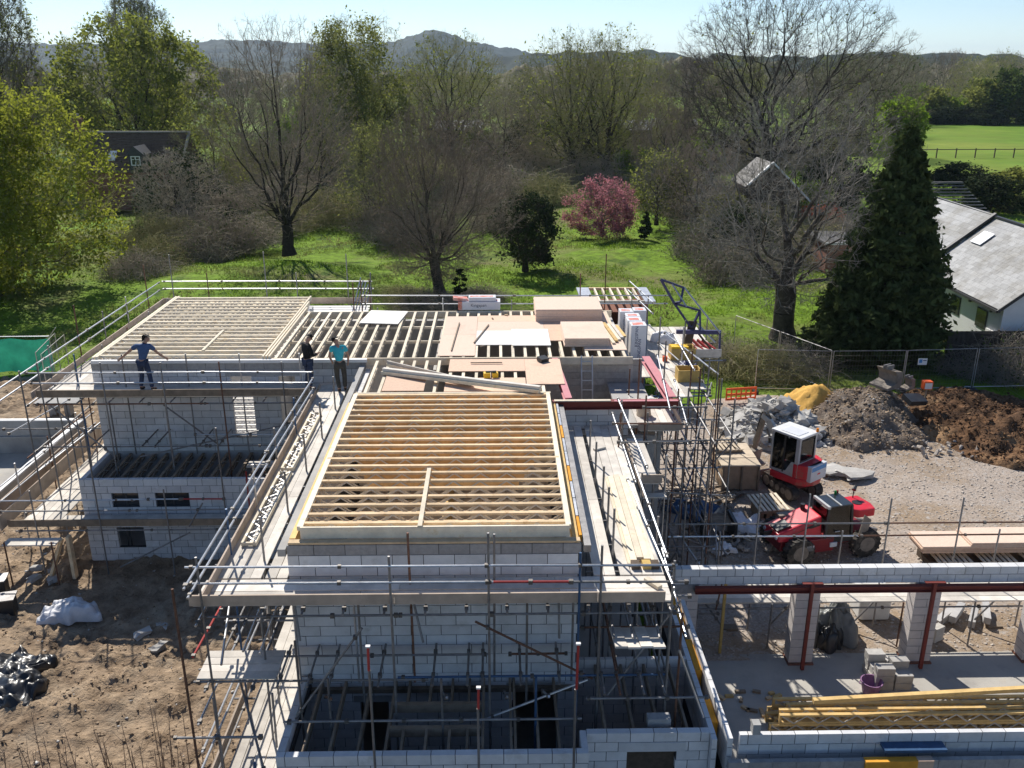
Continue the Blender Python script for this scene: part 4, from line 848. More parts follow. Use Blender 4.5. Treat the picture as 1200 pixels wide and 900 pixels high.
SCRUB = ( (20.7, 76, 4.6, 6), (23.9, 78, 4.0, 6), (20.8, 72, 3.4, 5), (1.8, 108, 4.5, 8), (5.6, 104, 4.0, 7), (-2.0, 98, 3.8, 7), (0.2, 88, 2.6, 6), (15.2, 118, 5, 8), (18.5, 122, 5, 8), (10.9, 120, 4.6, 8), (-8.7, 82, 2.6, 6), (-12.8, 100, 4.5, 8), (-20.9, 96, 3.4, 7), (-20.9, 88, 2.8, 6), (5.2, 130, 6, 10), (10.1, 140, 6, 10), (-4.3, 125, 5, 9), (-9.0, 118, 5, 9), (-19.5, 112, 5, 9), (-34.5, 140, 6, 10), (-28.3, 92, 3.5, 6), (-30.5, 80, 3.2, 6), (-28.0, 78, 3.0, 6), (-27.4, 82, 3.6, 6), (-26.6, 92, 4, 7), (18.3, 104, 4.5, 8), (20.2, 90, 4, 7), (19.9, 80, 3.4, 6), (22.8, 74, 3, 6), (27.2, 80, 3.4, 6), (-23.4, 77, 3.6, 6), (-22.0, 80, 3.0, 6), (-24.2, 74, 3.0, 5), (-27.1, 72, 2.6, 5), (-27.2, 68, 2.2, 5), (-17.1, 92, 4.0, 7), (-15.6, 98, 3.4, 7), (-11.3, 87, 3.2, 6), (-7.2, 84, 3.6, 7), (17.6, 74, 3.6, 6), (17.7, 66, 3.4, 6), (-24.5, 104, 4.2, 8), (-3.1, 104, 4.5, 8), (21.4, 100, 4.5, 8), (22.5, 78, 3.5, 6), (26.0, 72, 3.2, 6), (30.6, 80, 3.0, 6), (-14.7, 120, 5, 9), (-25.5, 130, 5.5, 10), (-32.0, 110, 5, 9), (-33.9, 130, 5.5, 10), (-31.9, 95, 5.5, 8), (-4.7, 58, 1.3, 4), (-2.6, 57, 1.2, 4), (-6.5, 60, 1.1, 4), (-1.4, 60, 1.0, 4), (10.1, 160, 6, 11), (-0.2, 160, 6, 11), (-9.9, 150, 6, 10), (25.6, 140, 6, 10), (33.4, 140, 6, 10), (39.8, 150, 6, 11), (45.0, 140, 6, 11), (61.5, 160, 7, 12), (11.7, 46, 1.6, 4), (12.6, 44.5, 1.5, 3.5), (13.9, 44, 1.7, 4), (15.5, 45, 1.6, 4), (25.0, 44.3, 1.6, 4), (26.2, 43.6, 2.4, 4) )
LEAFY = ( (114.8, 246, 9, 12, 0), (119.5, 244, 7, 10, 1), (125.6, 243, 11, 14, 0), (112.1, 250, 10, 12, 1), (130.6, 240, 13, 14, 2), (135.6, 238, 11, 12, 0), (114.4, 238, 5, 8, 3), (119.8, 238, 5, 9, 3), (123.2, 234, 4.5, 8, 3), (110.1, 238, 4, 7, 3), (141.5, 240, 12, 14, 2), (-33.4, 172, 9, 9, 1), (-24.1, 168, 8, 8, 1), (-36.3, 160, 7, 7, 1), (-65.6, 158, 9, 8, 1), (33.4, 175, 7, 8, 0), (10.5, 145, 7, 9, 3), (16.4, 150, 7, 10, 3), (5.3, 150, 6.5, 8, 3), (26.0, 120, 6, 7, 1), (33.2, 96, 3.5, 4, 1), (25.6, 88, 5, 6, 3), (17.9, 118, 5, 6, 1), (-2.8, 140, 6, 7, 0), (20.0, 73, 4.2, 5, 3), (20.8, 82, 4, 5, 0), (53.1, 97, 3.9, 7, 3), (57.7, 113, 3.6, 7, 3), (57.7, 100, 4.2, 7, 0), (37.3, 100, 6, 7, 3), (-24.5, 96, 2.2, 4, 3), (-25.5, 88, 2.0, 4, 3) )
put_tree('bare_tree', 'tall leafless tree with fine upswept branches standing on the sunny grass left of centre', tree_meshes(3, 18.6, 12.4, 1300, twig='twig_red', bark='bark_dark', shape='round', fork=.13, zlow=.10, bf=.75, trunk_r=.46, leader=.86, upb=.45, twl=.7), -17.4, 75.6)
put_tree('bare_tree', 'reddish brown leafless tree with several stems just behind the scaffold rail', tree_meshes(8, 13.2, 9.8, 1300, twig='twig_red', shape='round', fork=.14, zlow=.06, bf=.8, trunk_r=.36, leader=.45, upb=.5, twl=.7, tw=4), -3.9, 61)
put_tree('bare_tree', 'pale grey leafless tree with a thick dark trunk beside the dark conifer', tree_meshes(14, 14.4, 12.2, 1150, twig='twig_pale', bark='bark', shape='round', fork=.2, zlow=.14, bf=.62, trunk_r=.6, leader=.40, upb=.15, twl=.75, rt=.012, tw=3), 16.6, 50.3)
put_tree('oak_tree', 'huge dark leafless oak whose crown rises above the skyline at the right', tree_meshes(21, 24.0, 25, 1900, twig='twig_dark', tw=4, bark='bark_dark', shape='dome', fork=.2, zlow=.2, bf=.6, trunk_r=1.0, leader=.34, twl=1.0, rt=.017, leaf='leaf_oak', leaf_n=500, leaf_s=.12), 32.0, 106)
oakm = tree_meshes(27, 19.3, 17.0, 1200, twig='twig_olive', bark='bark_dark', shape='dome', fork=.14, zlow=.14, bf=.7, trunk_r=.65, leader=.5, twl=.95, rt=.016, leaf='leaf_oak', leaf_n=1500, leaf_s=.12)
put_tree('oak_tree', 'left one of the two tall budding oaks standing close together at the centre', oakm, 10.3, 125, rz=.4); put_tree('oak_tree', 'right one of the two tall budding oaks standing close together at the centre', oakm, 14.6, 124, rz=2.5, sc=(1, 1, 1.02))
put_tree('oak_tree', 'rounded budding oak left of the twin oaks, below the blue hill', tree_meshes(33, 19.7, 17, 1200, twig='twig_olive', bark='bark_dark', shape='dome', zlow=.2, trunk_r=.6, twl=1.1, rt=.02, leaf='leaf_oak', leaf_n=2200, leaf_s=.14), -7.1, 150)
put_tree('willow_tree', 'pale green drooping tree with hanging shoots left of centre', tree_meshes(39, 20.5, 13.5, 1100, twig='twig_olive', shape='column', fork=.15, zlow=.12, trunk_r=.45, leader=.7, twl=1.0, upb=-.6, rt=.015, leaf='leaf_willow', leaf_n=22000, leaf_s=.11, droop=1.1), -16.6, 114)
put_tree('oak_tree', 'broad oak in fresh yellow-green leaf rising behind the brown roofed house', tree_meshes(45, 20.8, 20.5, 1400, twig='twig_olive', bark='bark_dark', shape='dome', fork=.12, zlow=.14, trunk_r=.65, twl=1.0, rt=.018, leaf='leaf_oak', leaf_n=22000, leaf_s=.16, lspread=.35, clump=.6), -47.0, 123)
popm = tree_meshes(51, 26, 9.5, 1700, twig='twig', tw=6, shape='column', fork=.05, zlow=.06, bf=.5, trunk_r=.5, leader=.85, upb=1.3, twl=1.3, rt=.022, leaf='leaf_oak', leaf_n=6000, leaf_s=.12)
put_tree('poplar_tree', 'tall columnar poplar at the far left edge', popm, -62.0, 120); put_tree('poplar_tree', 'poplar whose top shows above the broad leafy oak', popm, -62.6, 170, rz=2, sc=(1.1, 1.1, 1.05)); put_tree('poplar_tree', 'slimmer poplar cut by the left edge of the view', popm, -70, 126, rz=1, sc=(.9, .9, .97))
put_tree('lime_tree', 'big tree in bright lime green spring leaf filling the left edge', tree_meshes(57, 14.4, 15.6, 1500, twig='twig_olive', bark='bark_dark', shape='dome', fork=.08, zlow=.02, trunk_r=.4, leader=.5, twl=.8, rt=.013, leaf='leaf_lime', leaf_n=56000, leaf_s=.088, lspread=.24, clump=.3), -34.8, 62)
put_tree('thorn_tree', 'dark crooked leafless thorn tree beside the brown roofed house', tree_meshes(63, 7.6, 8, 800, twig='bramble', bark='bark_dark', shape='dome', zlow=.12, trunk_r=.3, twl=.6, tw=5, rt=.012, leaf='leaf_dark', leaf_n=2500, leaf_s=.1), -30.6, 88)
put_tree('cherry_tree', 'rounded cherry tree covered in pink blossom', tree_meshes(69, 5.2, 6.0, 460, twig='twig_red', bark='bark_dark', shape='dome', fork=.1, zlow=.01, trunk_r=.18, twl=.55, rt=.010, leaf='blossom', leaf_n=14000, leaf_s=.06, lspread=.13), 9.8, 84)
put_tree('small_tree', 'small tree in vivid green leaf peeping over the tip of the dark conifer', tree_meshes(75, 11.3, 6.0, 500, twig='twig_olive', shape='dome', zlow=.3, trunk_r=.2, twl=.6, leaf='leaf_bright', leaf_n=9000, leaf_s=.13, lspread=.25), 52.2, 120)
put_tree('small_tree', 'thin greenish pink tinged tree right of the pink cherry', tree_meshes(77, 7.2, 5.2, 600, twig='twig_pale', shape='dome', zlow=.1, trunk_r=.18, twl=.6, leaf='leaf_willow', leaf_n=3500, leaf_s=.09), 15.9, 90)
put_tree('red_shrub', 'small shrub with orange-red leaves behind the pale bare tree', tree_meshes(79, 2.6, 3.4, 200, twig='twig_red', shape='dome', zlow=.05, trunk_r=.08, twl=.4, leaf='red_shrub', leaf_n=2500, leaf_s=.08), 30.2, 84, cat='shrub')
def evergreen(seed, H, W, n, size, mat, prof, droop=.35):
    """dense foliage carried in separate sprays on many branches, so that the outline is ragged"""
    r = np.random.RandomState(seed); m = max(40, n // 75); t = r.uniform(0, 1, m) ** 1.1; a = r.uniform(0, 2 * pi, m)
    rad = W / 2 * prof(t) * r.uniform(.68, 1.14, m); B = np.stack([0 * t, 0 * t, H * (.02 + .96 * t)], -1); z1 = B[:, 2] - rad * droop * r.uniform(.0, 1.2, m) + .25 * rad
    E = np.stack([rad * np.cos(a), rad * np.sin(a), np.maximum(z1, .12)], -1); k = np.repeat(np.arange(m), 75); f = r.uniform(.42, 1.06, len(k)) ** .8
    L = np.linalg.norm(E - B, axis=1)[k]; sp = (.05 + .11 * np.minimum(L, 2.2))[:, None] * (1.25 - f[:, None] * .7)
    C = B[k] + (E - B)[k] * f[:, None] + r.normal(size=(len(k), 3)) * sp * np.array([1, 1, .75]); C[:, 2] = np.maximum(C[:, 2], .05)
    lm = npmesh(*leafquads(C, size, r, up=-.1, elong=1.8), mat)
    cm = npmesh(*prisms(B, E, np.full(m, .03), np.full(m, .008), 3), 'bark_dark')
    tm = npmesh(*prisms(np.array([[0, 0, 0.]]), np.array([[0, 0, H * .95]]), np.array([W * .04]), np.array([.02]), 8), 'bark_dark', True)
    return tm, cm, lm
cone = lambda t: np.clip(1.03 - t, 0, 1) ** .85 * np.clip(.80 + t * 2.2, 0, 1) * 1.12
cn = evergreen(81, 12.4, 6.5, 52000, .105, 'leaf_conifer', cone)
put_tree('conifer', 'large dense dark green conifer standing between the bare tree and the white house', cn, 20.9, 46.9); put_tree('conifer', 'lower bushy conifer filling the left foot of the large one', evergreen(83, 6.4, 4.4, 18000, .105, 'leaf_conifer', cone), 18.9, 46.3)
put_tree('conifer', 'tiny dark conical conifer on the lawn beside the pink cherry', evergreen(85, 2.6, 1.3, 2500, .07, 'leaf_conifer', cone), 13.7, 83)
rnd_ = lambda t: np.sqrt(np.clip(1 - (2 * t - .85) ** 2 / 1.33, 0, 1))
ivy = tree_meshes(87, 5.7, 4.7, 420, bark='bark_dark', twig='bark_dark', shape='dome', fork=.14, zlow=.10, trunk_r=.2, twl=.5, leaf='leaf_dark', leaf_n=7000, leaf_s=.085, lspread=.2)
put_tree('ivy_tree', 'short dark ivy covered tree casting a round shadow on the grass', ivy, 2.2, 69)
# leafless and leafy trees of the woodland behind: a few grown forms, copied
VAR = [tree_meshes(101, 15, 13, 620, twig='twig', shape='dome', zlow=.1, trunk_r=.32, twl=1.0, rt=.018, tw=3, twf=1.0), tree_meshes(102, 15, 13, 620, twig='twig_olive', shape='round', zlow=.08, trunk_r=.32, twl=1.0, rt=.017, tw=3, leaf='leaf_oak', leaf_n=2200, leaf_s=.12, clump=.5),
       tree_meshes(103, 15, 13, 620, twig='twig_red', shape='fan', zlow=.1, trunk_r=.3, leader=.7, upb=.6, twl=1.0, rt=.017, tw=3), tree_meshes(104, 15, 13, 620, twig='twig', bark='bark_dark', shape='dome', zlow=.14, trunk_r=.36, twl=1.1, rt=.017, tw=3, leaf='leaf_mid', leaf_n=450, leaf_s=.15),
       tree_meshes(105, 15, 13, 620, twig='twig_olive', bark='bark_dark', shape='column', zlow=.1, trunk_r=.3, leader=.7, twl=1.1, rt=.017, tw=3, leaf='leaf_willow', leaf_n=2600, leaf_s=.11, clump=.5)]
VN = ['leafless domed tree', 'budding olive tinged tree', 'reddish leafless upright tree', 'dark leafless tree with ivy tufts', 'slender budding tree']
rw_ = random.Random(12)
for i, (x, y, h_, w_) in enumerate(FILL):
    k = rw_.choice((0, 0, 1, 1, 2, 3, 3, 4)); s = w_ / 13
    put_tree('woodland_tree', lab(VN[k], x, y), VAR[k], x, y, 'trees of the woodland behind the site', rz=rw_.uniform(0, 6.28), sc=(s * .92, s * .92, h_ / 15 * (.84 if y > 135 else .92)))
def scrub_mesh(seed, n=420, mat='bramble'):
    r = np.random.RandomState(seed); a = r.uniform(0, 2 * pi, n); d = np.sqrt(r.uniform(0, 1, n)); P = np.stack([d * np.cos(a), d * np.sin(a), np.zeros(n)], -1)
    hh = (1 - d ** 2 * .75) * r.uniform(.45, 1.0, n); A = r.normal(size=(n, 2)) * .22
    Q = P + np.stack([A[:, 0], A[:, 1], hh], -1); S_ = Q + np.stack([A[:, 0] * 1.3 + r.normal(size=n) * .12, A[:, 1] * 1.3 + r.normal(size=n) * .12, r.normal(size=n) * .12 - .04], -1)
    M2 = np.repeat(P + (Q - P) * .65, 3, 0); E2 = M2 + r.normal(size=(3 * n, 3)) * np.array([.16, .16, .14]); M3 = np.repeat(Q, 2, 0); E3 = M3 + r.normal(size=(2 * n, 3)) * .12
    f_ = lambda n_, v: np.full(n_, v)
    V = [prisms(P, Q, f_(n, .0065), f_(n, .0045), 3), prisms(Q, S_, f_(n, .0045), f_(n, .002), 3), prisms(M2, E2, f_(3 * n, .004), f_(3 * n, .002), 3), prisms(M3, E3, f_(2 * n, .0035), f_(2 * n, .0015), 3)]
    sm = joinm(V, mat); C = np.concatenate([E2, S_]); C = C[r.randint(0, len(C), 900)]; C[:, 2] = np.maximum(C[:, 2], .05)
    return sm, npmesh(*leafquads(C, .022, r), 'leaf_mid')
SM = [scrub_mesh(201), scrub_mesh(202, mat='twig'), scrub_mesh(203, mat='twig_olive')]
SL = ['pale leafless bramble thicket', 'grey leafless sapling thicket', 'olive leafless thicket']
for x, y, h_, w_ in SCRUB:
    k = rw_.choice((0, 0, 1, 2)); t = T('thicket', lab(SL[k], x, y), 'thicket', (x, y, -.15), 'leafless thickets at the wood edge', local=True, rz=rw_.uniform(0, 6)); t.scale = (w_ / 2, w_ / 2, h_)
    mk('stems', SM[k][0], (0, 0, 0), t); mk('leaves', SM[k][1], (0, 0, 0), t)
LV = [tree_meshes(301, 8, 9, 260, twig='twig_olive', shape='dome', zlow=.02, trunk_r=.16, twl=.8, leaf='leaf_willow', leaf_n=6500, leaf_s=.16, lspread=.35), tree_meshes(302, 8, 9, 260, twig='twig_olive', shape='dome', zlow=.02, trunk_r=.16, twl=.8, leaf='leaf_bright', leaf_n=6500, leaf_s=.16, lspread=.35),
      tree_meshes(303, 8, 9, 260, twig='twig', bark='bark_dark', shape='dome', zlow=.02, trunk_r=.16, twl=.8, leaf='leaf_mid', leaf_n=6500, leaf_s=.17, lspread=.35), tree_meshes(304, 8, 9, 260, twig='bark_dark', bark='bark_dark', shape='dome', zlow=.0, trunk_r=.16, twl=.8, leaf='leaf_dark', leaf_n=7000, leaf_s=.17, lspread=.35)]
LN = ['pale green leafy bush', 'vivid green leafy bush', 'mid green leafy bush', 'dark evergreen bush']
for x, y, h_, w_, k in LEAFY:
    put_tree('bush', lab(LN[k], x, y), LV[k], x, y, 'leafy bushes beyond the site', rz=rw_.uniform(0, 6.28), sc=(w_ / 9, w_ / 9, h_ / 8), cat='bush')
put_tree('stump', 'dark ivy wrapped tree stump behind the red and white insulation packs', evergreen(89, 2.6, .9, 1500, .05, 'leaf_dark', lambda t: np.full_like(t, .9)), -2.4, 57.5, cat='stump')
# grass tufts and nettles: nobody could count them
def tufts(name, n, x0, x1, y0, y1, hmin, hmax, wd, seed, mat='grass_blade', keep=None):
    r = np.random.RandomState(seed); X = r.uniform(x0, x1, n); Y = r.uniform(y0, y1, n)
    m = fnoise(X, Y, seed, 4, .16) > -.12
    if keep is not None: m &= keep(X, Y)
    X, Y = X[m], Y[m]; n = len(X); Z = ground_h(X, Y) - .02; a = r.uniform(0, 2 * pi, n); h_ = r.uniform(hmin, hmax, n) * (1 + fnoise(X, Y, seed + 1, 3, .35) * .9)
    B = np.stack([X, Y, Z], -1); d = np.stack([np.cos(a), np.sin(a), 0 * a], -1) * wd; tip = B + np.stack([r.normal(size=n) * .12, r.normal(size=n) * .12, np.maximum(h_, .04)], -1)
    V = np.stack([B - d, B + d, tip], 1).reshape(-1, 3); tag(mk(name, npmesh(V, np.arange(3 * n).reshape(-1, 3), mat)), kind='stuff')
tufts('grass_tufts', 130000, -52, 40, 38.5, 84, .08, .26, .045, 401, keep=lambda X, Y: (Y > 44.5) | ((X > -15) & (Y > 39.5) & (X < 9)) | (Y > 41.5) & (X > 9))
tufts('grass_tufts', 50000, -90, 90, 84, 140, .15, .4, .09, 402)
tufts('weeds', 9000, -12, -5.2, 15.5, 19.5, .05, .16, .02, 403, mat='leaf_bright', keep=lambda X, Y: fnoise(X, Y, 77, 3, .5) > .12)
# bare shoots rising into the bottom left of the view
sh = MB(); rs = random.Random(8)
for k in range(90):
    x = rs.uniform(-11.0, -6.1); y = rs.uniform(14.2, 16.6); h_ = rs.uniform(.5, 1.9); p = Vector((x, y, 0)); q = p + Vector((rs.uniform(-.15, .15), rs.uniform(-.1, .1), h_))
    sh.tube(p, q, .013, .005, n=4, cap=False)
    for j in range(5): t = rs.uniform(.3, .95); b0 = p.lerp(q, t); sh.tube(b0, b0 + Vector((rs.uniform(-.25, .25), rs.uniform(-.2, .2), rs.uniform(.1, .35))), .006, .002, n=3, cap=False)
tag(sh.ob('bare_shoots', 'twig_red'), kind='stuff')
# ---------------------------------------------------------------- hills and far woods
def hill(name, mat, x0, x1, y, depth, prof, seed, step, bump, bf):
    def hf(X, Y):
        t = np.clip((Y - (y - depth)) / depth, 0, 2); sec = np.sin(np.clip(t, 0, 2) * pi / 2) ** 1.2
        return prof(X) * sec + np.maximum(0, fnoise(X, Y, seed, 3, bf, .6)) * bump * np.clip(sec * 3, 0, 1) - 4
    o = grid(name, mat, x0, x1, y - depth, y + depth * .8, step, hf); return o
hill('wooded_hill', 'hill_wood', -1850, 520, 2900, 420, lambda X: 76 + 40 * np.exp(-((X + 185) / 85.) ** 2) + 4 * np.sin(X / 170.) + 2 * np.sin(X / 61. + 1) - np.clip((X + 60) / 330, 0, 1) * 70, 501, 11, 15, .035)
hill('far_ridge', 'hill_wood', -900, 2600, 1500, 380, lambda X: 20 + 9 * np.sin(X / 300.) + 6 * np.sin(X / 90.), 503, 12, 18, .02)
hill('far_wood', 'far_wood', -400, 620, 520, 70, lambda X: 12 + 3 * np.sin(X / 40.), 505, 3.0, 12, .07); hill('far_wood', 'far_wood', 60, 900, 760, 90, lambda X: 15 + 4 * np.sin(X / 60.), 507, 4.0, 13, .06)

# unseen hedge, added to keep low sky light off the front walls
for k in range(9):
    put_tree('added_hedge_bush', 'unseen dark evergreen bush added to block low sky light', LV[3], -19 + k * 4.3, 6.4 + .7 * (k % 2), 'unseen hedge added to block sky light', rz=k * 1.3, sc=(.62, .5, .28), cat='bush')
# ---------------------------------------------------------------- haze
hz = MB().box((-9000, -9000, -8), (9000, 9000, 170)).ob('haze', 'mortar'); tag(hz, kind='stuff')
hm = bpy.data.materials.new('haze'); hm.use_nodes = True; hm.node_tree.nodes.clear(); ho = hm.node_tree.nodes.new('ShaderNodeOutputMaterial'); hv = hm.node_tree.nodes.new('ShaderNodeVolumePrincipled')
hv.inputs['Color'].default_value = (.62, .80, 1, 1); hv.inputs['Density'].default_value = .00008; hv.inputs['Anisotropy'].default_value = .3
hm.node_tree.links.new(hv.outputs[0], ho.inputs['Volume']); hz.data.materials.clear(); hz.data.materials.append(hm)
# ---------------------------------------------------------------- helpers for site objects
def crumple(name, label, cat, mat, x, y, z, rx, ry, h, seed, amp=.35, n=28, flat=1.0, f0=1.6):
    """a thrown down sheet or slumped bag: a creased closed skin"""
    r = np.random.RandomState(seed); V = []; F = []
    for i in range(n + 1):
        t = i / n
        for j in range(n * 2):
            a = 2 * pi * j / (n * 2); rr = sin(min(1.0, t * 1.08) * pi / 2) ** .8; edge = 1 + .22 * sin(a * 3 + seed) + .12 * sin(a * 7 + seed * 2) + .05 * sin(a * 13)
            V.append((rx * rr * edge * cos(a), ry * rr * edge * sin(a), h * (1 - t ** (1.5 * flat))))
    V = np.array(V); k = fnoise(V[:, 0] + seed, V[:, 1] + 3, seed, 4, f0, .6); k = np.abs(k) * 2 - .35
    w_ = np.clip((h * 1.02 - V[:, 2]) / h + .4, 0, 1) * np.clip(V[:, 2] / (h * .3) + .25, 0, 1); V[:, 2] = np.maximum(V[:, 2] + k * amp * h * 2 * w_, 0.0)
    m = n * 2
    for i in range(n):
        for j in range(m): F.append((i * m + j, i * m + (j + 1) % m, (i + 1) * m + (j + 1) % m, (i + 1) * m + j))
    o = mk(name, npmesh(V, np.array(F), mat), (x, y, z)); return tag(o, label, cat)
def pallet(name, label, loc, rz=0.0, tilt=0.0, group=None, slat_mat='pine_pale', nx=7):
    t = T(name, label, 'pallet', loc, group, local=True, rz=rz); t.rotation_euler = (tilt, 0, rz)
    for k in range(nx): x = -.5 + k * 1.0 / (nx - 1) - .05; box('slat', slat_mat, (x, -.6, .10), (x + .10, .6, .122), t)
    for y in (-.55, 0, .55): box('bearer', 'old_timber', (-.5, y - .05, .0), (.5, y + .05, .098), t)
    return t
def text(s, mat, loc, rot, size, par, name='lettering'):
    cu = bpy.data.curves.new('t', 'FONT'); cu.body = s; cu.size = size; cu.align_x = 'CENTER'; cu.align_y = 'CENTER'; cu.extrude = .001
    tmp = bpy.data.objects.new('t', cu); COL.objects.link(tmp); dg = bpy.context.evaluated_depsgraph_get(); me = bpy.data.meshes.new_from_object(tmp.evaluated_get(dg))
    bpy.data.objects.remove(tmp); me.materials.clear(); me.materials.append(MATS[mat])
    return mk(name, me, loc, par, Euler(rot).to_quaternion())
def chunk_mesh(seed, mat, sx=1, sy=.7, sz=.45, j=.22):
    r = random.Random(seed); bm = bmesh.new(); bmesh.ops.create_cube(bm, size=1); bmesh.ops.subdivide_edges(bm, edges=bm.edges[:], cuts=1)
    for v in bm.verts: v.co = Vector(((v.co.x + r.uniform(-j, j)) * sx, (v.co.y + r.uniform(-j, j)) * sy, (v.co.z + r.uniform(-j, j)) * sz))
    me = bpy.data.meshes.new('c'); bm.to_mesh(me); bm.free(); me.materials.append(MATS[mat]); return me
ro = random.Random(77)
# ---------------------------------------------------------------- people
def skinned(name, chains, mat, par, sub=2):
    """chains: lists of (point, radius); a chain whose first point equals an earlier point is joined to it"""
    V = []; E_ = []; Rr = []; key = {}
    for ch in chains:
        prev = None
        for p, r in ch:
            k = tuple(round(c, 4) for c in p)
            if k not in key: key[k] = len(V); V.append(p); Rr.append(r)
            i = key[k]
            if prev is not None and prev != i: E_.append((prev, i))
            prev = i
    me = bpy.data.meshes.new('s'); me.from_pydata(V, E_, []); o = bpy.data.objects.new('s', me); COL.objects.link(o)
    o.modifiers.new('skin', 'SKIN'); sv = me.skin_vertices[0].data
    for i, r in enumerate(Rr): sv[i].radius = (r, r) if not isinstance(r, tuple) else r; sv[i].use_root = (i == 0)
    sm = o.modifiers.new('sub', 'SUBSURF'); sm.levels = sub
    dg = bpy.context.evaluated_depsgraph_get(); m2 = bpy.data.meshes.new_from_object(o.evaluated_get(dg)); bpy.data.objects.remove(o)
    m2.materials.clear(); m2.materials.append(MATS[mat]); m2.polygons.foreach_set('use_smooth', [True] * len(m2.polygons))
    return mk(name, m2, (0, 0, 0), par)
def person(label, loc, rz, J, shirt, trousers, cap=True, sleeve=.55, capd=(0, 1)):
    t = T('person', label, 'person', loc, 'workers on the roof scaffold', local=True, rz=rz); V_ = lambda k: Vector(J[k])
    ch = []; pel, che, nk, hd = V_('pelvis'), V_('chest'), V_('neck'), V_('head'); face = V_('face')
    mid = pel.lerp(che, .5)
    ch.append([(pel, .105), (mid, .10), (che, .115), (nk, .052), (hd.lerp(nk, .45), .06), (hd, .088), (hd + Vector((0, 0, .07)), .07)])
    ch.append([(hd, .088), (hd + face * .085 - Vector((0, 0, .025)), .03)])
    for s, side in ((-1, 'l'), (1, 'r')):
        sh_, el, wr = V_('sh_' + side), V_('el_' + side), V_('wr_' + side); d = (wr - el).normalized(); hand = wr + d * .07
        ch.append([(che, .115), (sh_, .06), (sh_.lerp(el, .5), .05), (el, .042), (el.lerp(wr, .5), .038), (wr, .026), (hand, .034)])
        q = d.orthogonal().normalized(); q2 = d.cross(q)
        for f_, off in enumerate((-.030, -.010, .010, .030)):
            b_ = hand + q * off; ch.append([(hand, .034), (b_ + d * .03, .0095), (b_ + d * (.065 + .008 * (f_ in (1, 2))) + q2 * .014, .0085), (b_ + d * .085 + q2 * .034, .007)])
        ch.append([(wr, .026), (wr + d * .03 + q * -.035 + q2 * .015, .011), (wr + d * .07 - q * .052 + q2 * .03, .009)])
        hp, kn, an, toe_ = V_('hip_' + side), V_('kn_' + side), V_('an_' + side), V_('toe_' + side)
        ch.append([(pel, .105), (hp, .085), (hp.lerp(kn, .5), .072), (kn, .054), (kn.lerp(an, .4), .052), (an, .036), (toe_, .034)])
    body = skinned('body', ch, 'skin', t)
    e = .016; sc_ = [[(pel + Vector((0, 0, .02)), .115 + e), (mid, .108 + e), (che, .118 + e), (nk - Vector((0, 0, .03)), .066)]]
    for side in 'lr':
        sh_, el, wr = V_('sh_' + side), V_('el_' + side), V_('wr_' + side); c_ = [(che, .118 + e), (sh_, .066 + e), (sh_.lerp(el, .5), .058 + e)]
        if sleeve > .9: c_ += [(el, .050 + e), (el.lerp(wr, .85), .040 + e)]
        else: c_[-1] = (sh_.lerp(el, sleeve), .062 + e)
        sc_.append(c_)
    skinned('shirt', sc_, shirt, t); tc = []
    for side in 'lr':
        hp, kn, an = V_('hip_' + side), V_('kn_' + side), V_('an_' + side); tc.append([(pel - Vector((0, 0, .01)), .118 + e), (hp, .09 + e), (hp.lerp(kn, .5), .078 + e), (kn, .062 + e), (kn.lerp(an, .5), .058 + e), (an + Vector((0, 0, .03)), .05 + e)])
    skinned('trousers', tc, trousers, t)
    for side in 'lr': an, toe_ = V_('an_' + side), V_('toe_' + side); skinned('boot', [[(an + Vector((0, 0, .04)), .05), (an - Vector((0, 0, .03)), .052), (an.lerp(toe_, .6) - Vector((0, 0, .02)), .047), (toe_ - Vector((0, 0, .01)), .04)]], 'boot', t, 1)
    b_ = face * .0; top = hd + Vector((0, 0, .055)); skinned('cap' if cap else 'hair', [[(top - face * .02 - Vector((0, 0, .035)), .095), (top + Vector((0, 0, .035)), .07)]] + ([[(top - face * .02 - Vector((0, 0, .035)), .095), (top + Vector((capd[0], capd[1], -.1)).normalized() * .13, (.06, .022)), (top + Vector((capd[0], capd[1], -.15)).normalized() * .19, (.05, .016))]] if cap else []), 'hair' if not cap else 'cloth_black', t, 1)
    return t
F0 = Vector((0, 1, 0))
person('man in a blue T-shirt and dark cap reaching both arms along the roof edge', (-11.12, 27.17, 5.255), 0,
       dict(pelvis=(-.02, 0, .93), chest=(.05, .06, 1.36), neck=(.10, .10, 1.53), head=(.17, .15, 1.64), face=(.75, .6, -.25), sh_l=(-.16, .06, 1.45), el_l=(-.44, .06, 1.24), wr_l=(-.70, .10, 1.03), sh_r=(.25, .10, 1.43), el_r=(.42, .24, 1.14), wr_r=(.55, .44, .93),
            hip_l=(-.11, 0, .90), kn_l=(-.12, .08, .50), an_l=(-.16, -.02, .09), toe_l=(-.12, .16, .05), hip_r=(.08, 0, .90), kn_r=(.13, .06, .49), an_r=(.22, -.1, .09), toe_r=(.3, .06, .05)), 'cloth_blue', 'cloth_navy', capd=(-.8, .2))
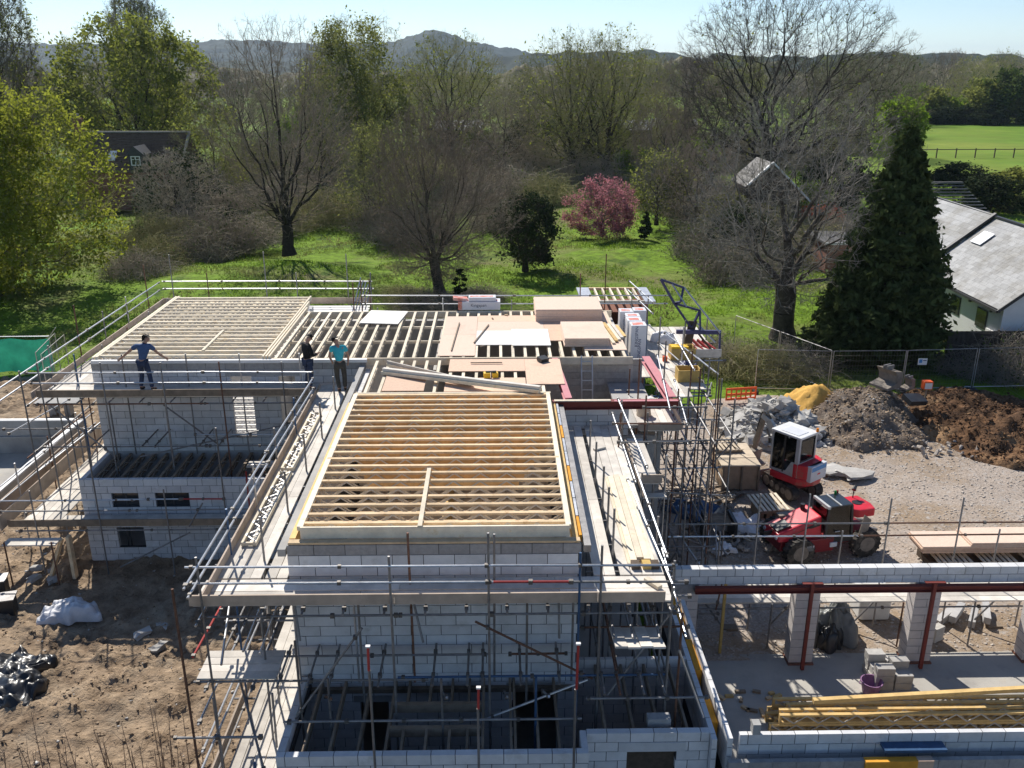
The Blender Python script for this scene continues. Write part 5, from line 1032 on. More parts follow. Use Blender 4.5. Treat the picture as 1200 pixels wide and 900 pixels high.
person('man in a black hooded top and dark cap standing at the roof edge', (-5.98, 27.2, 5.255), R(-52),
       dict(pelvis=(0, 0, .93), chest=(0, -.01, 1.36), neck=(0, .03, 1.53), head=(0, .10, 1.65), face=(0, .85, -.5), sh_l=(-.19, 0, 1.44), el_l=(-.25, .04, 1.15), wr_l=(-.08, .26, 1.10), sh_r=(.19, 0, 1.44), el_r=(.25, .06, 1.15), wr_r=(.08, .30, 1.14),
            hip_l=(-.10, 0, .90), kn_l=(-.11, .03, .49), an_l=(-.12, -.03, .09), toe_l=(-.14, .14, .05), hip_r=(.10, 0, .90), kn_r=(.11, .03, .49), an_r=(.13, -.03, .09), toe_r=(.16, .14, .05)), 'cloth_black', 'cloth_navy', sleeve=1.0, capd=(0, 1))
person('man in a turquoise T-shirt and dark cap standing with his back turned on the walkway', (-4.93, 26.95, 5.255), R(14),
       dict(pelvis=(0, 0, .93), chest=(-.02, .03, 1.36), neck=(-.04, .06, 1.52), head=(-.07, .12, 1.63), face=(-.5, .7, -.5), sh_l=(-.22, .02, 1.44), el_l=(-.30, .05, 1.17), wr_l=(-.22, .2, .95), sh_r=(.18, .02, 1.44), el_r=(.28, .0, 1.16), wr_r=(.27, .12, .90),
            hip_l=(-.10, 0, .90), kn_l=(-.10, .05, .49), an_l=(-.06, -.08, .09), toe_l=(-.08, .1, .05), hip_r=(.10, 0, .90), kn_r=(.13, .07, .49), an_r=(.12, .0, .09), toe_r=(.15, .18, .05)), 'cloth_turq', 'cloth_olive', capd=(-.6, .3))
# ---------------------------------------------------------------- mini excavator
def rounded(w_, h_, r, n=5):
    p = []
    for cx, cy, a0 in ((w_ - r, h_ - r, 0), (-w_ + r, h_ - r, 90), (-w_ + r, -h_ + r, 180), (w_ - r, -h_ + r, 270)):
        for i in range(n + 1): a = R(a0 + 90 * i / n); p.append((cx + r * cos(a), cy + r * sin(a)))
    return p
ex = T('mini_excavator', 'white and red mini excavator with glazed cab, parked beside the rubble heap', 'excavator', (10.95, 30.35, 0), local=True, rz=R(37))
tq = Matrix.Rotation(R(-17), 4, 'Z')
def exq(mb): mb.v = [tuple(tq @ Vector(v)) for v in mb.v]; return mb
for sx in (-.52, .52):
    tr = exq(MB().prism([(y, z + .26) for y, z in rounded(.92, .235, .22)], sx - .15, sx + .15, 'x')).ob('track', 'rubber', ex)
    g_ = MB()
    for k in range(16): y = -.8 + k * .107; g_.box((sx - .155, y, .49), (sx + .155, y + .045, .512)); g_.box((sx - .155, y, .012), (sx + .155, y + .045, .03))
    exq(g_).ob('grouser', 'rubber', tr)
    w2 = MB()
    for y in (-.66, -.33, 0, .33, .66): w2.tube((sx - .16, y, .24), (sx + .16, y, .24), .12 if abs(y) < .6 else .19, n=12)
    exq(w2).ob('roller', 'mach_mud', tr)
exq(MB().box((-.38, -.5, .3), (.38, .5, .52))).ob('undercarriage', 'mach_dark_red', ex)
bl_ = exq(MB().box((-.68, 1.18, .03), (.68, 1.26, .38)).box((-.32, .5, .2), (-.22, 1.18, .3)).box((.22, .5, .2), (.32, 1.18, .3))); bl_.ob('blade', 'mach_mud', ex)
MB().tube((0, 0, .5), (0, 0, .62), .36, n=18).ob('slew_ring', 'rubber', ex)
pl = [(-.68, .55), (-.70, .2), (-.66, -.55), (-.5, -.86), (-.2, -1.0), (.2, -1.0), (.5, -.86), (.68, -.55), (.72, .2), (.68, .72), (.2, .78)]
MB().prism(pl, .60, .86, 'z').ob('deck', 'mach_red', ex, bev=.03)
cwp = [(-.66, -.50), (-.5, -.86), (-.2, -1.0), (.2, -1.0), (.5, -.86), (.68, -.50), (.68, -.38), (-.66, -.38)]
MB().prism(cwp, .865, 1.40, 'z').ob('counterweight', 'mach_red', ex, bev=.04)
pn = MB().box((-.46, -1.03, .80), (.48, -.84, 1.40)).ob('engine_cover', 'mach_panel', ex, bev=.015)
box('cover_stripe', 'mach_blue', (-.42, -1.036, 1.20), (.44, -1.02, 1.36), pn); box('red_badge', 'mach_red', (-.06, -1.036, 1.02), (.10, -1.02, 1.08), pn)
# cab: posts, glass, roof
cx0, cx1, cy0, cy1, cz0, cz1 = -.64, .40, -.56, .62, .87, 2.36
def post(x, y, w_=.09, d=.09, z0=cz0, z1=cz1): box('cab_post', 'mach_grey', (x, y, z0), (x + w_, y + d, z1), cabo)
cabo = MB().prism([(cy0, .87), (cy1 - .05, .87), (cy1 - .05, .93), (cy0 + .5, 1.0), (cy0 + .28, 1.42), (cy0, 1.42)], cx0, cx0 + .05, 'x').prism([(cy0, .87), (cy1 - .05, .87), (cy1 - .05, 1.1), (cy0, 1.42)], cx1 - .05, cx1, 'x').box((cx0 + .052, cy0, .87), (cx1 - .052, cy0 + .05, 1.43)).ob('cab', 'mach_grey', ex)
post(cx0, cy0, .10, .14); post(cx1 - .1, cy0, .10, .14); post(cx0, cy1 - .06, .06, .06); post(cx1 - .06, cy1 - .06, .06, .06); box('door_post', 'black_plastic', (cx0 - .004, .02, .93), (cx0 + .05, .09, 2.3), cabo)
def exglass(name, mat='exc_glass'): pass
mgl = bpy.data.materials.new('cab_glass'); mgl.use_nodes = True; nt = mgl.node_tree; nt.nodes.clear(); o_ = nt.nodes.new('ShaderNodeOutputMaterial'); mx = nt.nodes.new('ShaderNodeMixShader'); ts = nt.nodes.new('ShaderNodeBsdfTransparent'); gs = nt.nodes.new('ShaderNodeBsdfGlossy'); fz = nt.nodes.new('ShaderNodeFresnel'); fz.inputs[0].default_value = 1.6
ts.inputs[0].default_value = (.62, .68, .66, 1); gs.inputs['Roughness'].default_value = .03; nt.links.new(fz.outputs[0], mx.inputs[0]); nt.links.new(ts.outputs[0], mx.inputs[1]); nt.links.new(gs.outputs[0], mx.inputs[2]); nt.links.new(mx.outputs[0], o_.inputs[0]); MATS['cab_glass'] = mgl
box('side_window', 'cab_glass', (cx0 + .015, cy0 + .15, 1.44), (cx0 + .025, .02, 2.28), cabo); box('door_window', 'cab_glass', (cx0 + .015, .09, .96), (cx0 + .025, cy1 - .06, 2.28), cabo); box('rear_window', 'cab_glass', (cx0 + .11, cy0 + .02, 1.50), (cx1 - .11, cy0 + .03, 2.26), cabo); box('windscreen', 'cab_glass', (cx0 + .07, cy1 - .03, 1.0), (cx1 - .07, cy1 - .02, 2.3), cabo); box('side_window', 'cab_glass', (cx1 - .025, cy0 + .15, 1.44), (cx1 - .015, cy1 - .07, 2.28), cabo)
sf = MB()
for a, b_ in (((cx0 + .10, 1.44), (cx0 + .13, 2.30)), ((cx1 - .13, 1.44), (cx1 - .10, 2.30)), ((cx0 + .13, 1.44), (cx1 - .13, 1.49)), ((cx0 + .13, 2.25), (cx1 - .13, 2.30))): sf.box((a[0], cy0 - .006, a[1]), (b_[0], cy0 + .018, b_[1]))
sf.ob('window_seal', 'rubber', cabo)
MB().box((cx0 - .03, cy0 - .05, cz1), (cx1 + .03, cy1 + .06, cz1 + .09)).ob('cab_roof', 'mach_white', ex, bev=.035); box('roof_hatch', 'mach_panel', (cx0 + .1, cy0 + .15, cz1 + .085), (cx1 - .35, cy1 - .3, cz1 + .105), ex)
MB().tube((cx1 - .04, cy0 + .0, cz1 + .09), (cx1 - .04, cy0 + .0, cz1 + .22), .055, .045, n=12).ob('beacon', 'beacon', ex)
box('cab_floor', 'black_plastic', (cx0 + .06, cy0 + .06, .875), (cx1 - .06, cy1 - .03, .93), cabo); st = MB().box((-.32, -.35, 1.05), (.14, .05, 1.25)).box((-.32, -.42, 1.25), (.14, -.32, 1.85)).ob('seat', 'black_plastic', ex, bev=.04)
bo = MB(); pb = [Vector((.22, .7, .95)), Vector((.22, .98, 1.75)), Vector((.22, 1.42, 2.28)), Vector((.22, 1.72, 2.42))]
for p, q, h0 in ((pb[0], pb[1], .24), (pb[1], pb[2], .26), (pb[2], pb[3], .20)): bo.beam(p - (q - p) * .05, q + (q - p) * .05, .13, h0, up=(1, 0, 0)) if False else bo.beam(p - (q - p) * .05, q + (q - p) * .05, .15, h0)
bo.ob('boom', 'mach_grey', ex, bev=.015); MB().beam((.22, 1.62, 2.52), (.22, 1.98, .95), .13, .17).ob('dipper_arm', 'mach_mud', ex, bev=.015)
MB().tube((.22, 1.0, 1.1), (.22, 1.5, 1.95), .045).tube((.22, 1.15, 2.05), (.22, 1.62, 2.55), .04).ob('hydraulic_ram', 'dull_steel', ex); MB().tube((.22, 1.78, 2.2), (.22, 2.06, 1.2), .04).ob('hydraulic_ram', 'dull_steel', ex)
hs = MB()
for off in (.12, .16, .20):
    pts_ = [Vector((off + .06, .72, 1.1)), Vector((off + .06, 1.0, 1.95)), Vector((off + .06, 1.45, 2.5)), Vector((off + .06, 1.75, 2.55)), Vector((off + .06, 1.95, 1.7))]
    for p_, q_2 in zip(pts_, pts_[1:]): hs.tube(p_, q_2, .014, n=5)
hs.ob('hose', 'rubber', ex)
MB().tube((cx0 - .03, .3, 1.3), (cx0 - .03, .3, 1.55), .015, n=6).ob('door_handle', 'black_plastic', cabo); MB().tube((-.45, cy1 + .05, 1.9), (-.62, cy1 + .12, 1.95), .012, n=5).tube((-.62, cy1 + .11, 1.85), (-.64, cy1 + .12, 2.05), .05, n=8).ob('mirror', 'black_plastic', ex)
bk = MB().prism([(1.78, .95), (2.05, .98), (2.12, .6), (1.95, .35), (1.62, .30), (1.55, .42), (1.85, .5)], 0, .52, 'x'); bk.v = [(x - .04, y, z) for x, y, z in bk.v]; bk.ob('bucket', 'mach_mud', ex)
# ---------------------------------------------------------------- telehandler
te = T('telehandler', 'bright red telescopic handler with dark cab and muddy tyres behind the garage wall', 'telehandler', (10.42, 26.0, 0), local=True, rz=R(14)); te.scale = (.88, .88, .84)
for u, v, nm in ((-1.3, -.82, 0), (-1.3, .82, 0), (1.42, -.82, 0), (1.42, .82, 0)):
    w_ = MB().tube((u, v - .17, .55), (u, v + .17, .55), .55, n=28).ob('wheel', 'rubber', te, bev=.03); lug = MB()
    for k in range(18): a = 2 * pi * k / 18; c0 = Vector((u + .55 * cos(a), v, .55 + .55 * sin(a))); tn = Vector((-sin(a), 0, cos(a))); rd = Vector((cos(a), 0, sin(a))); lug.add([c0 + tn * s1 + Vector((0, s2 * .17, 0)) + rd * s3 + tn * (s2 * .05) for s3 in (-.01, .03) for s1, s2 in ((-.03, -1), (.03, -1), (.03, 1), (-.03, 1))], BF)
    lug.ob('tyre_lug', 'rubber', w_); MB().tube((u, v - .175, .55), (u, v + .175, .55), .30, .27, n=20).ob('rim', 'mach_mud', w_)
MB().box((-1.9, -.55, .48), (1.8, .6, .92)).ob('chassis', 'mach_dark_red', te, bev=.04)
MB().box((-1.0, -.86, .42), (.1, -.56, 1.0)).ob('side_tank', 'mach_dark_red', te, bev=.05)
hoodv = MB().add([(-2.05, -.62, .92), (-.35, -.72, .92), (-.35, .55, .92), (-2.05, .5, .92), (-2.0, -.50, 1.22), (-.35, -.60, 1.80), (-.35, .42, 1.80), (-2.0, .40, 1.22)], BF)
hd_ = hoodv.ob('bonnet', 'mach_red', te, bev=.07)
MB().add([(-1.98, -.38, 1.262), (-1.45, -.42, 1.452), (-1.45, .12, 1.452), (-1.98, .10, 1.262), (-1.98, -.38, 1.30), (-1.47, -.42, 1.478), (-1.47, .12, 1.478), (-1.98, .10, 1.30)], BF).ob('vent', 'black_plastic', hd_)
MB().beam((-1.98, -.1, 1.18), (-1.98, -.1, 1.02), .7, .04).ob('rear_grille', 'black_plastic', hd_); MB().tube((-.62, .25, 1.72), (-.62, .25, 1.92), .09, n=12).ob('air_cap', 'black_plastic', hd_)
for v in (-.45, .35): MB().tube((-2.0, v, 1.05), (-2.07, v, 1.05), .07, n=12).ob('lamp', 'mach_panel', hd_)
cab = MB()
for u, v in ((-.32, -.82), (.82, -.82), (-.32, .1), (.82, .1)): cab.beam((u, v, .8), (u * .82 + .04, v * .92 + (0 if v < 0 else .02), 2.22), .08, .08)
co_ = cab.ob('cab', 'black_plastic', te)
MB().beam((-.32, -.82, .84), (.82, -.82, .84), .07, .2).ob('door_sill', 'black_plastic', co_); MB().add([(-.30, -.80, .95), (.80, -.80, .95), (.72, -.76, 2.18), (-.20, -.76, 2.18), (-.30, -.79, .95), (.80, -.79, .95), (.72, -.75, 2.18), (-.20, -.75, 2.18)], [(0, 1, 2, 3), (7, 6, 5, 4), (0, 4, 5, 1), (1, 5, 6, 2), (2, 6, 7, 3), (3, 7, 4, 0)]).ob('side_window', 'cab_glass', co_)
MB().add([(.82, -.78, .95), (.82, .08, .95), (.74, .06, 2.18), (.74, -.74, 2.18), (.81, -.78, .95), (.81, .08, .95), (.73, .06, 2.18), (.73, -.74, 2.18)], [(0, 1, 2, 3), (7, 6, 5, 4), (0, 4, 5, 1), (1, 5, 6, 2), (2, 6, 7, 3), (3, 7, 4, 0)]).ob('windscreen', 'cab_glass', co_)
box('rear_window', 'cab_glass', (-.30, -.76, 1.7), (-.29, .06, 2.15), co_); MB().box((-.24, -.80, 2.20), (.74, .12, 2.27)).ob('cab_roof', 'window_glass', te, bev=.02); box('roof_bar', 'mach_grey', (-.3, -.84, 2.19), (-.2, .14, 2.29), te); box('roof_bar', 'mach_grey', (.2, -.82, 2.272), (.26, .12, 2.30), te)
MB().box((-.05, -.6, 1.0), (.4, -.1, 1.25)).box((-.1, -.6, 1.25), (.05, -.1, 1.8)).ob('seat', 'black_plastic', te, bev=.04); MB().tube((.42, -.35, 1.2), (.6, -.35, 1.55), .02).tube((.56, -.35, 1.53), (.61, -.35, 1.57), .18, n=16).ob('steering_wheel', 'black_plastic', te)
MB().tube((-1.5, -.66, 1.2), (-.6, -.70, 1.55), .012, n=5).tube((-1.4, -.72, .95), (.0, -.86, .95), .02, n=6).ob('hose', 'rubber', te); MB().beam((-1.2, -.585, 1.28), (-.45, -.655, 1.50), .012, .12).ob('side_grille', 'black_plastic', hd_); MB().tube((.1, -.83, 1.2), (.3, -.83, 1.2), .02, n=6).ob('door_handle', 'mach_grey', co_); MB().tube((.55, .05, 2.28), (.55, .05, 2.42), .05, .04, n=10).ob('green_lamp', 'green_light', te); MB().tube((.7, .16, 2.2), (.7, .16, 2.36), .05, n=10).ob('red_lamp', 'mach_dark_red', te)
MB().beam((-1.5, .42, 1.35), (1.9, .42, 1.45), .30, .32).ob('boom', 'mach_mud', te, bev=.02)
hb = MB().prism([(1.0, -.15), (1.35, -.42), (2.0, -.42), (2.1, .0), (2.0, .7), (1.2, .72), (1.0, .5)], 1.38, 1.72, 'z').ob('front_guard', 'mach_red', te, bev=.06); MB().tube((1.6, .15, 1.715), (1.6, .15, 1.74), .18, n=16).ob('guard_opening', 'black_plastic', hb)
MB().tube((1.7, .55, 1.7), (1.75, .6, 2.1), .02).tube((1.68, .52, 2.07), (1.82, .62, 2.17), .09, .06, n=8).ob('mirror', 'black_plastic', te)
MB().add([(.86, -.98, .25), (1.2, -1.0, .45), (1.5, -.92, 1.55), (1.22, -.9, 1.78), (.86, -.93, .25), (1.2, -.95, .45), (1.5, -.86, 1.55), (1.22, -.84, 1.78)], BF).ob('mudguard', 'mach_mud', te, bev=.01)
for k in range(2): MB().beam((1.9, -.2 + k * .7, .75), (2.35, -.2 + k * .7, .62), .12, .12).ob('carriage_arm', 'dull_steel', te)
box('mirror', 'mach_panel', (-1.1, -.99, .62), (-.8, -.95, .84), te); box('lamp', 'mach_panel', (-.1, -.92, .62), (.18, -.87, .8), te); box('orange_reflector', 'beacon', (2.06, .2, 1.42), (2.11, .45, 1.52), te)
# ---------------------------------------------------------------- things around the yard
hu = T('store_crate', 'low plywood sided store crate with a pallet lying on its lid', 'crate', (9.0, 31.3, 0)); 
for a, b_ in (((8.33, 30.35, .05), (9.63, 30.40, 1.0)), ((8.33, 30.41, .05), (8.38, 32.4, 1.0)), ((9.58, 30.41, .05), (9.63, 32.4, 1.0)), ((8.39, 32.35, .05), (9.57, 32.4, 1.0))): box('side_panel', 'hut_ply', a, b_, hu)
for k in range(3): box('lid_board', 'hut_top', (8.25, 30.3 + k * .71, 1.0 + .015 * (k % 2)), (9.72, 30.3 + k * .71 + .70, 1.03 + .015 * (k % 2)), hu)
for x in (8.3, 9.0, 9.62): box('batten', 'old_timber', (x, 30.28, 0), (x + .06, 30.345, 1.0), hu)
pallet('pallet', 'greyish pallet lying on the lid of the store crate', (8.75, 32.0, 1.06), rz=.1, group='pallets', slat_mat='hut_top'); pallet('pallet', 'clean pale pallet lying flat between the excavator and the red handler', (9.45, 28.35, .42), rz=.12, tilt=.04, group='pallets', slat_mat='pine_pale')
for k in range(3): tag(box('offcut_stack', 'old_timber', (9.0 + k * .3, 27.9, 0), (9.2 + k * .3, 28.8, .40), None), 'rough dark timber bearer under the clean pallet', 'timber', 'bearers under the pallet')
be = T('timber_bench', 'low bench of grey planks between two black side posts in the shade', 'bench', (7.35, 26.8, 0))
for k in range(5): box('plank', 'old_timber', (6.95, 26.5 + k * .16, .62), (7.75, 26.64 + k * .16, .66), be)
for x in (6.85, 7.76): box('side_post', 'black_plastic', (x, 26.3, 0), (x + .1, 27.3, .80), be)
CM = [chunk_mesh(s, 'rubble', 1, ro.uniform(.6, .9), ro.uniform(.3, .6)) for s in range(7)]
def heap_z(x, y): d = math.hypot((x - 11.9) / 2.3, (y - 36.2) / 2.2); return max(0, 1 - d) * 1.35 + .02
for k in range(230):
    a = ro.uniform(0, 2 * pi); d = math.sqrt(ro.random()) * 1.0; x = 11.9 + 2.35 * d * cos(a) + (.5 if k % 3 == 0 else 0); y = 36.1 + 2.2 * d * sin(a); s = ro.choice((.18, .22, .27, .33, .42, .6))
    o = mk('concrete_chunk', CM[k % 7], (x, y, heap_z(x, y) + s * .12)); o.rotation_euler = (ro.uniform(-.6, .6), ro.uniform(-.6, .6), ro.uniform(0, 6.3)); o.scale = (s, s, s); tag(o, 'broken pale concrete chunk in the rubble heap behind the excavator', 'concrete chunk', 'chunks of the rubble heap')
SMc = [chunk_mesh(50 + s, 'stone', 1, .8, .6, .3) for s in range(4)]
for k in range(70):
    x = ro.uniform(7.4, 9.4); y = ro.uniform(25.8, 29.2); s = ro.uniform(.08, .26); o = mk('stone', SMc[k % 4], (x, y, s * .25)); o.scale = (s, s, s); o.rotation_euler = (ro.random(), ro.random(), ro.uniform(0, 6)); tag(o, 'loose pale stone in the debris left of the red handler', 'stone', 'stones in the debris')
for k in range(90):
    a = ro.uniform(0, 6.28); x = ro.uniform(14.2, 20.5); y = ro.uniform(33.0, 35.2); s = ro.uniform(.06, .2); o = mk('stone', SMc[k % 4], (x, y, .1 + s * .2)); o.scale = (s, s, s); o.rotation_euler = (ro.random(), ro.random(), ro.uniform(0, 6)); tag(o, 'loose stone at the foot of the soil mounds', 'stone', 'stones at the foot of the soil mounds')
crumple('crumpled_sheet', 'crumpled blue grey plastic sheet in the shaded debris beside the pallet', 'plastic sheet', 'wrap_white', 8.3, 27.4, 0, .7, .55, .28, 5, .6); crumple('crumpled_sheet', 'crumpled blue plastic sheet at the foot of the scaffold tower', 'plastic sheet', 'blue_steel', 7.0, 28.6, 0, .9, .7, .2, 6, .6); crumple('crumpled_sheet', 'small torn pale plastic sheet lying below the timber bench', 'plastic sheet', 'wrap_white', 7.3, 25.9, 0, .4, .3, .2, 8, .6)
for k in range(26):
    x, y = ro.uniform(5.2, 8.6), ro.uniform(26.5, 30.5); a = ro.uniform(0, 3.1); L = ro.uniform(.6, 2.2); o = box('timber_offcut', ro.choice(('old_timber', 'dark_timber', 'hut_top')), (x - L / 2, y - .04, .04), (x + L / 2, y + .04, .08), None, Euler((ro.uniform(-.2, .2), ro.uniform(-.18, .18), a)).to_quaternion()); o.location.z = .12; tag(o, 'loose timber offcut in the shaded debris by the scaffold tower', 'timber', 'timber offcuts in the debris')
tag(box('plank', 'board', (10.1, 30.6, .12), (10.3, 31.7, .16), None, Euler((.05, 0, .5)).to_quaternion()), 'left one of two short pale planks lying in front of the excavator', 'plank'); tag(box('plank', 'board', (10.6, 30.9, .10), (10.8, 31.9, .14), None, Euler((.05, 0, .6)).to_quaternion()), 'right one of two short pale planks lying in front of the excavator', 'plank')
for k, (x, y, a) in enumerate(((13.0, 32.0, .3), (13.5, 31.7, -.5), (13.9, 31.5, .2))): o = mk('flat_slab', chunk_mesh(70 + k, 'rubble', 1.0, .7, .16, .18), (x, y, .08)); o.rotation_euler = (0, 0, a); tag(o, ('left', 'middle', 'right')[k] + ' one of three flat broken slabs lying on the gravel beyond the excavator', 'slab')
# digger buckets standing on the soil mound
for k, (x, y, z, s, lab) in enumerate(((17.4, 38.0, 1.35, 1.0, 'wide rusty digger bucket standing on top of the grey soil mound'), (18.3, 37.8, 1.3, .62, 'narrow digger bucket standing beside the wide one on the soil mound'))):
    t = T('digger_bucket', lab, 'bucket', (x, y, z), local=True, rz=.5)
    MB().prism([(-.45 * s, 0), (.35 * s, 0), (.5 * s, .25 * s), (.4 * s, .75 * s), (-.1 * s, .85 * s), (.1 * s, .6 * s), (.15 * s, .25 * s), (-.45 * s, .1 * s)], -.5 * s ** 2, .5 * s ** 2, 'y').ob('shell', 'mach_mud', t); MB().box((-.15 * s, -.12, .82 * s), (.3 * s, -.06, 1.0 * s)).box((-.15 * s, .06, .82 * s), (.3 * s, .12, 1.0 * s)).ob('hitch_lug', 'dull_steel', t)
t = T('marker_box', 'small orange box on a short post on the soil mound', 'box', (18.9, 37.2, 1.2)); box('post', 'old_timber', (18.87, 37.17, 1.0), (18.93, 37.23, 1.5), t); MB().box((18.7 - 18.9, -.15, .3), (.2, .15, .68)).ob('box_body', 'orange_plastic', t, bev=.03, loc=(18.9, 37.2, 1.2)); box('box_face', 'bag_pale', (18.74, 37.04, 1.55), (19.06, 37.055, 1.82), t)
tag(box('rubber_mat', 'black_plastic', (17.6, 36.1, 1.2), (18.5, 36.7, 1.42), None, Euler((.3, .1, .3)).to_quaternion()), 'black plastic block lying near the top of the soil mound', 'plastic block')
def barrier(x, y, rz, lab):
    t = T('barrier', lab, 'barrier', (x, y, .1), 'orange safety barriers', local=True, rz=rz)
    for z in (.05, .28, .55): box('rail', 'orange_plastic', (-.75, -.03, z), (.75, .03, z + .10), t)
    for q in range(7): box('slat', 'orange_plastic', (-.75 + q * .24, -.024, .15), (-.69 + q * .24, .024, .55), t)
    return t
barrier(11.4, 39.6, .15, 'orange plastic safety barrier standing behind the rubble heap'); b2 = barrier(13.1, 39.4, -.3, 'orange plastic barrier fallen over beside the sand heap'); b2.rotation_euler = (R(70), 0, -.3)
# wire fence panels
def heras(x0, y0, x1, y1, lab, net=None, h=2.0):
    t = T('fence_panel', lab, 'fence panel', (x0, y0, 0), 'wire mesh site fence panels'); p, q = Vector((x0, y0, .1)), Vector((x1, y1, .1)); u = Vector((0, 0, h))
    for a, b_ in ((p, p + u), (q, q + u)): pole('upright', 'galv', a - Vector((0, 0, .2)), b_, t, r=.022, n=6)
    pole('top_rail', 'dull_steel', p + u, q + u, t, r=.020, n=6); pole('bottom_rail', 'galv', p + Vector((0, 0, .05)), q + Vector((0, 0, .05)), t, r=.020, n=6); m = MB(); L = (q - p).length; nn = int(L / .14)
    for k in range(1, nn): a = p.lerp(q, k / nn); m.tube(a + Vector((0, 0, .06)), a + u, .0032, n=3, cap=False)
    for k in range(1, 8): m.tube(p + u * k / 8, q + u * k / 8, .0032, n=3, cap=False)
    mo = m.ob('wire_mesh', 'fence_wire', t, loc=(0, 0, 0)); mo.location = (-x0, -y0, 0); tag(mo, kind='stuff')
    for e_ in (p, q): box('foot_block', 'black_plastic', (e_.x - .12, e_.y - .35, -.05), (e_.x + .12, e_.y + .35, .10), t)
    return t
for k, (x0, y0, x1, y1, l) in enumerate(((16.05, 40.9, 19.55, 40.95, 'site fence panel right behind the digger buckets'), (19.62, 40.95, 23.1, 41.2, 'site fence panel carrying the small white sign'), (23.2, 41.2, 26.7, 41.35, 'site fence panel in front of the dark board fence'), (26.8, 41.35, 30.3, 41.4, 'site fence panel at the right edge, behind the brown soil'), (12.5, 41.2, 15.95, 40.9, 'site fence panel behind the rubble heap and sand'), (15.98, 41.0, 14.5, 44.2, 'site fence panel running away towards the bare tree trunk'), (14.45, 44.3, 13.0, 47.4, 'farthest receding site fence panel, left of the bare tree trunk'))): heras(x0, y0, x1, y1, l)
sg = T('sign', 'small white sign with a blue symbol hung on the site fence', 'sign', (20.35, 40.9, 1.55)); box('sign_board', 'white_paint', (20.15, 40.86, 1.40), (20.58, 40.88, 1.72), sg); box('blue_symbol', 'mach_blue', (20.19, 40.853, 1.50), (20.34, 40.858, 1.68), sg); box('dark_line', 'ink', (20.38, 40.853, 1.60), (20.54, 40.858, 1.64), sg)
fw = T('board_fence', 'dark close boarded timber fence in front of the white house', 'fence', (23.4, 44.7, 0))
for k in range(84): x = 23.4 + k * .125; box('board', 'dark_fence', (x, 44.68 + .012 * (k % 2), 0), (x + .12, 44.705 + .012 * (k % 2), 1.95), fw)
for x in (23.5, 26.0, 28.5, 31.0, 33.5): box('post', 'dark_fence', (x, 44.73, 0), (x + .1, 44.83, 2.0), fw)
# green netting at the left
gn = T('netting_fence', 'site fence clad in sagging green netting at the left edge', 'fence', (-28, 44.5, 0), None)
V = []; F = []; nx, nz = 90, 12
for i in range(nx + 1):
    for j in range(nz + 1): x = -34.5 + 11.7 * i / nx; z = .1 + 1.75 * j / nz; V.append((x + 28, .10 * sin(i * .8) * (1 - j / nz) + .06 * sin(i * .33 + j * .7), z - (.06 * sin(pi * ((i % 15) / 15)) if j == nz else 0)))
for i in range(nx):
    for j in range(nz): k = i * (nz + 1) + j; F.append((k, k + nz + 1, k + nz + 2, k + 1))
mk('netting', mesh(V, F, 'green_net', True), (-28, 44.5, 0), gn)
for k in range(4): x = -34.5 + k * 3.9; pole('upright', 'galv', (x, 44.56, 0), (x, 44.56, 2.0), gn, n=6)
pole('top_rail', 'galv', (-34.5, 44.56, 1.9), (-22.8, 44.56, 1.95), gn, n=6); pole('brace', 'galv', (-24.5, 45.2, 0), (-22.4, 44.6, 2.4), gn, n=6)
for k, (x, y) in enumerate(((-22.5, 44.6), (-21.9, 44.3))): heras(x, y, x + .6 - .2 * k, y - 3.3, ('nearer', 'farther')[1 - k] + ' of two site fence panels turned edge-on beside the green netting')
# sunken concrete chamber on the left
ch_ = T('concrete_chamber', 'open topped concrete chamber with white edged walls at the left edge', 'concrete chamber', (-20, 33, 0)); 
box('back_wall', 'concrete', (-27, 35.8, -.7), (-17.5, 36.05, .8), ch_); box('side_wall', 'concrete', (-17.75, 28.6, -.7), (-17.5, 35.79, .8), ch_); box('coping', 'white_paint', (-27, 35.78, .8), (-17.72, 36.0, .84), ch_); box('coping', 'white_paint', (-17.74, 28.6, .8), (-17.52, 35.77, .84), ch_); box('floor_slab', 'screed', (-27, 28.4, -.8), (-17.5, 36.0, -.68), ch_); box('ledge', 'concrete', (-27, 35.70, .05), (-17.78, 35.795, .12), ch_); box('front_wall', 'concrete', (-27, 28.4, -.7), (-18.6, 28.6, -.3), ch_)
for k, (x, y) in enumerate(((-19.8, 38.6), (-16.4, 37.9))): t = T('trestle', ('left', 'right')[k] + ' of two small concrete stands carrying flat slabs beyond the chamber', 'stand', (x, y, 0)); box('leg', 'dense_block', (x - .45, y - .2, 0), (x - .15, y + .2, .6), t); box('leg', 'dense_block', (x + .25, y - .2, 0), (x + .5, y + .2, .6), t); box('top_slab', 'concrete', (x - 1.0, y - .35, .605), (x + .9, y + .35, .68), t)
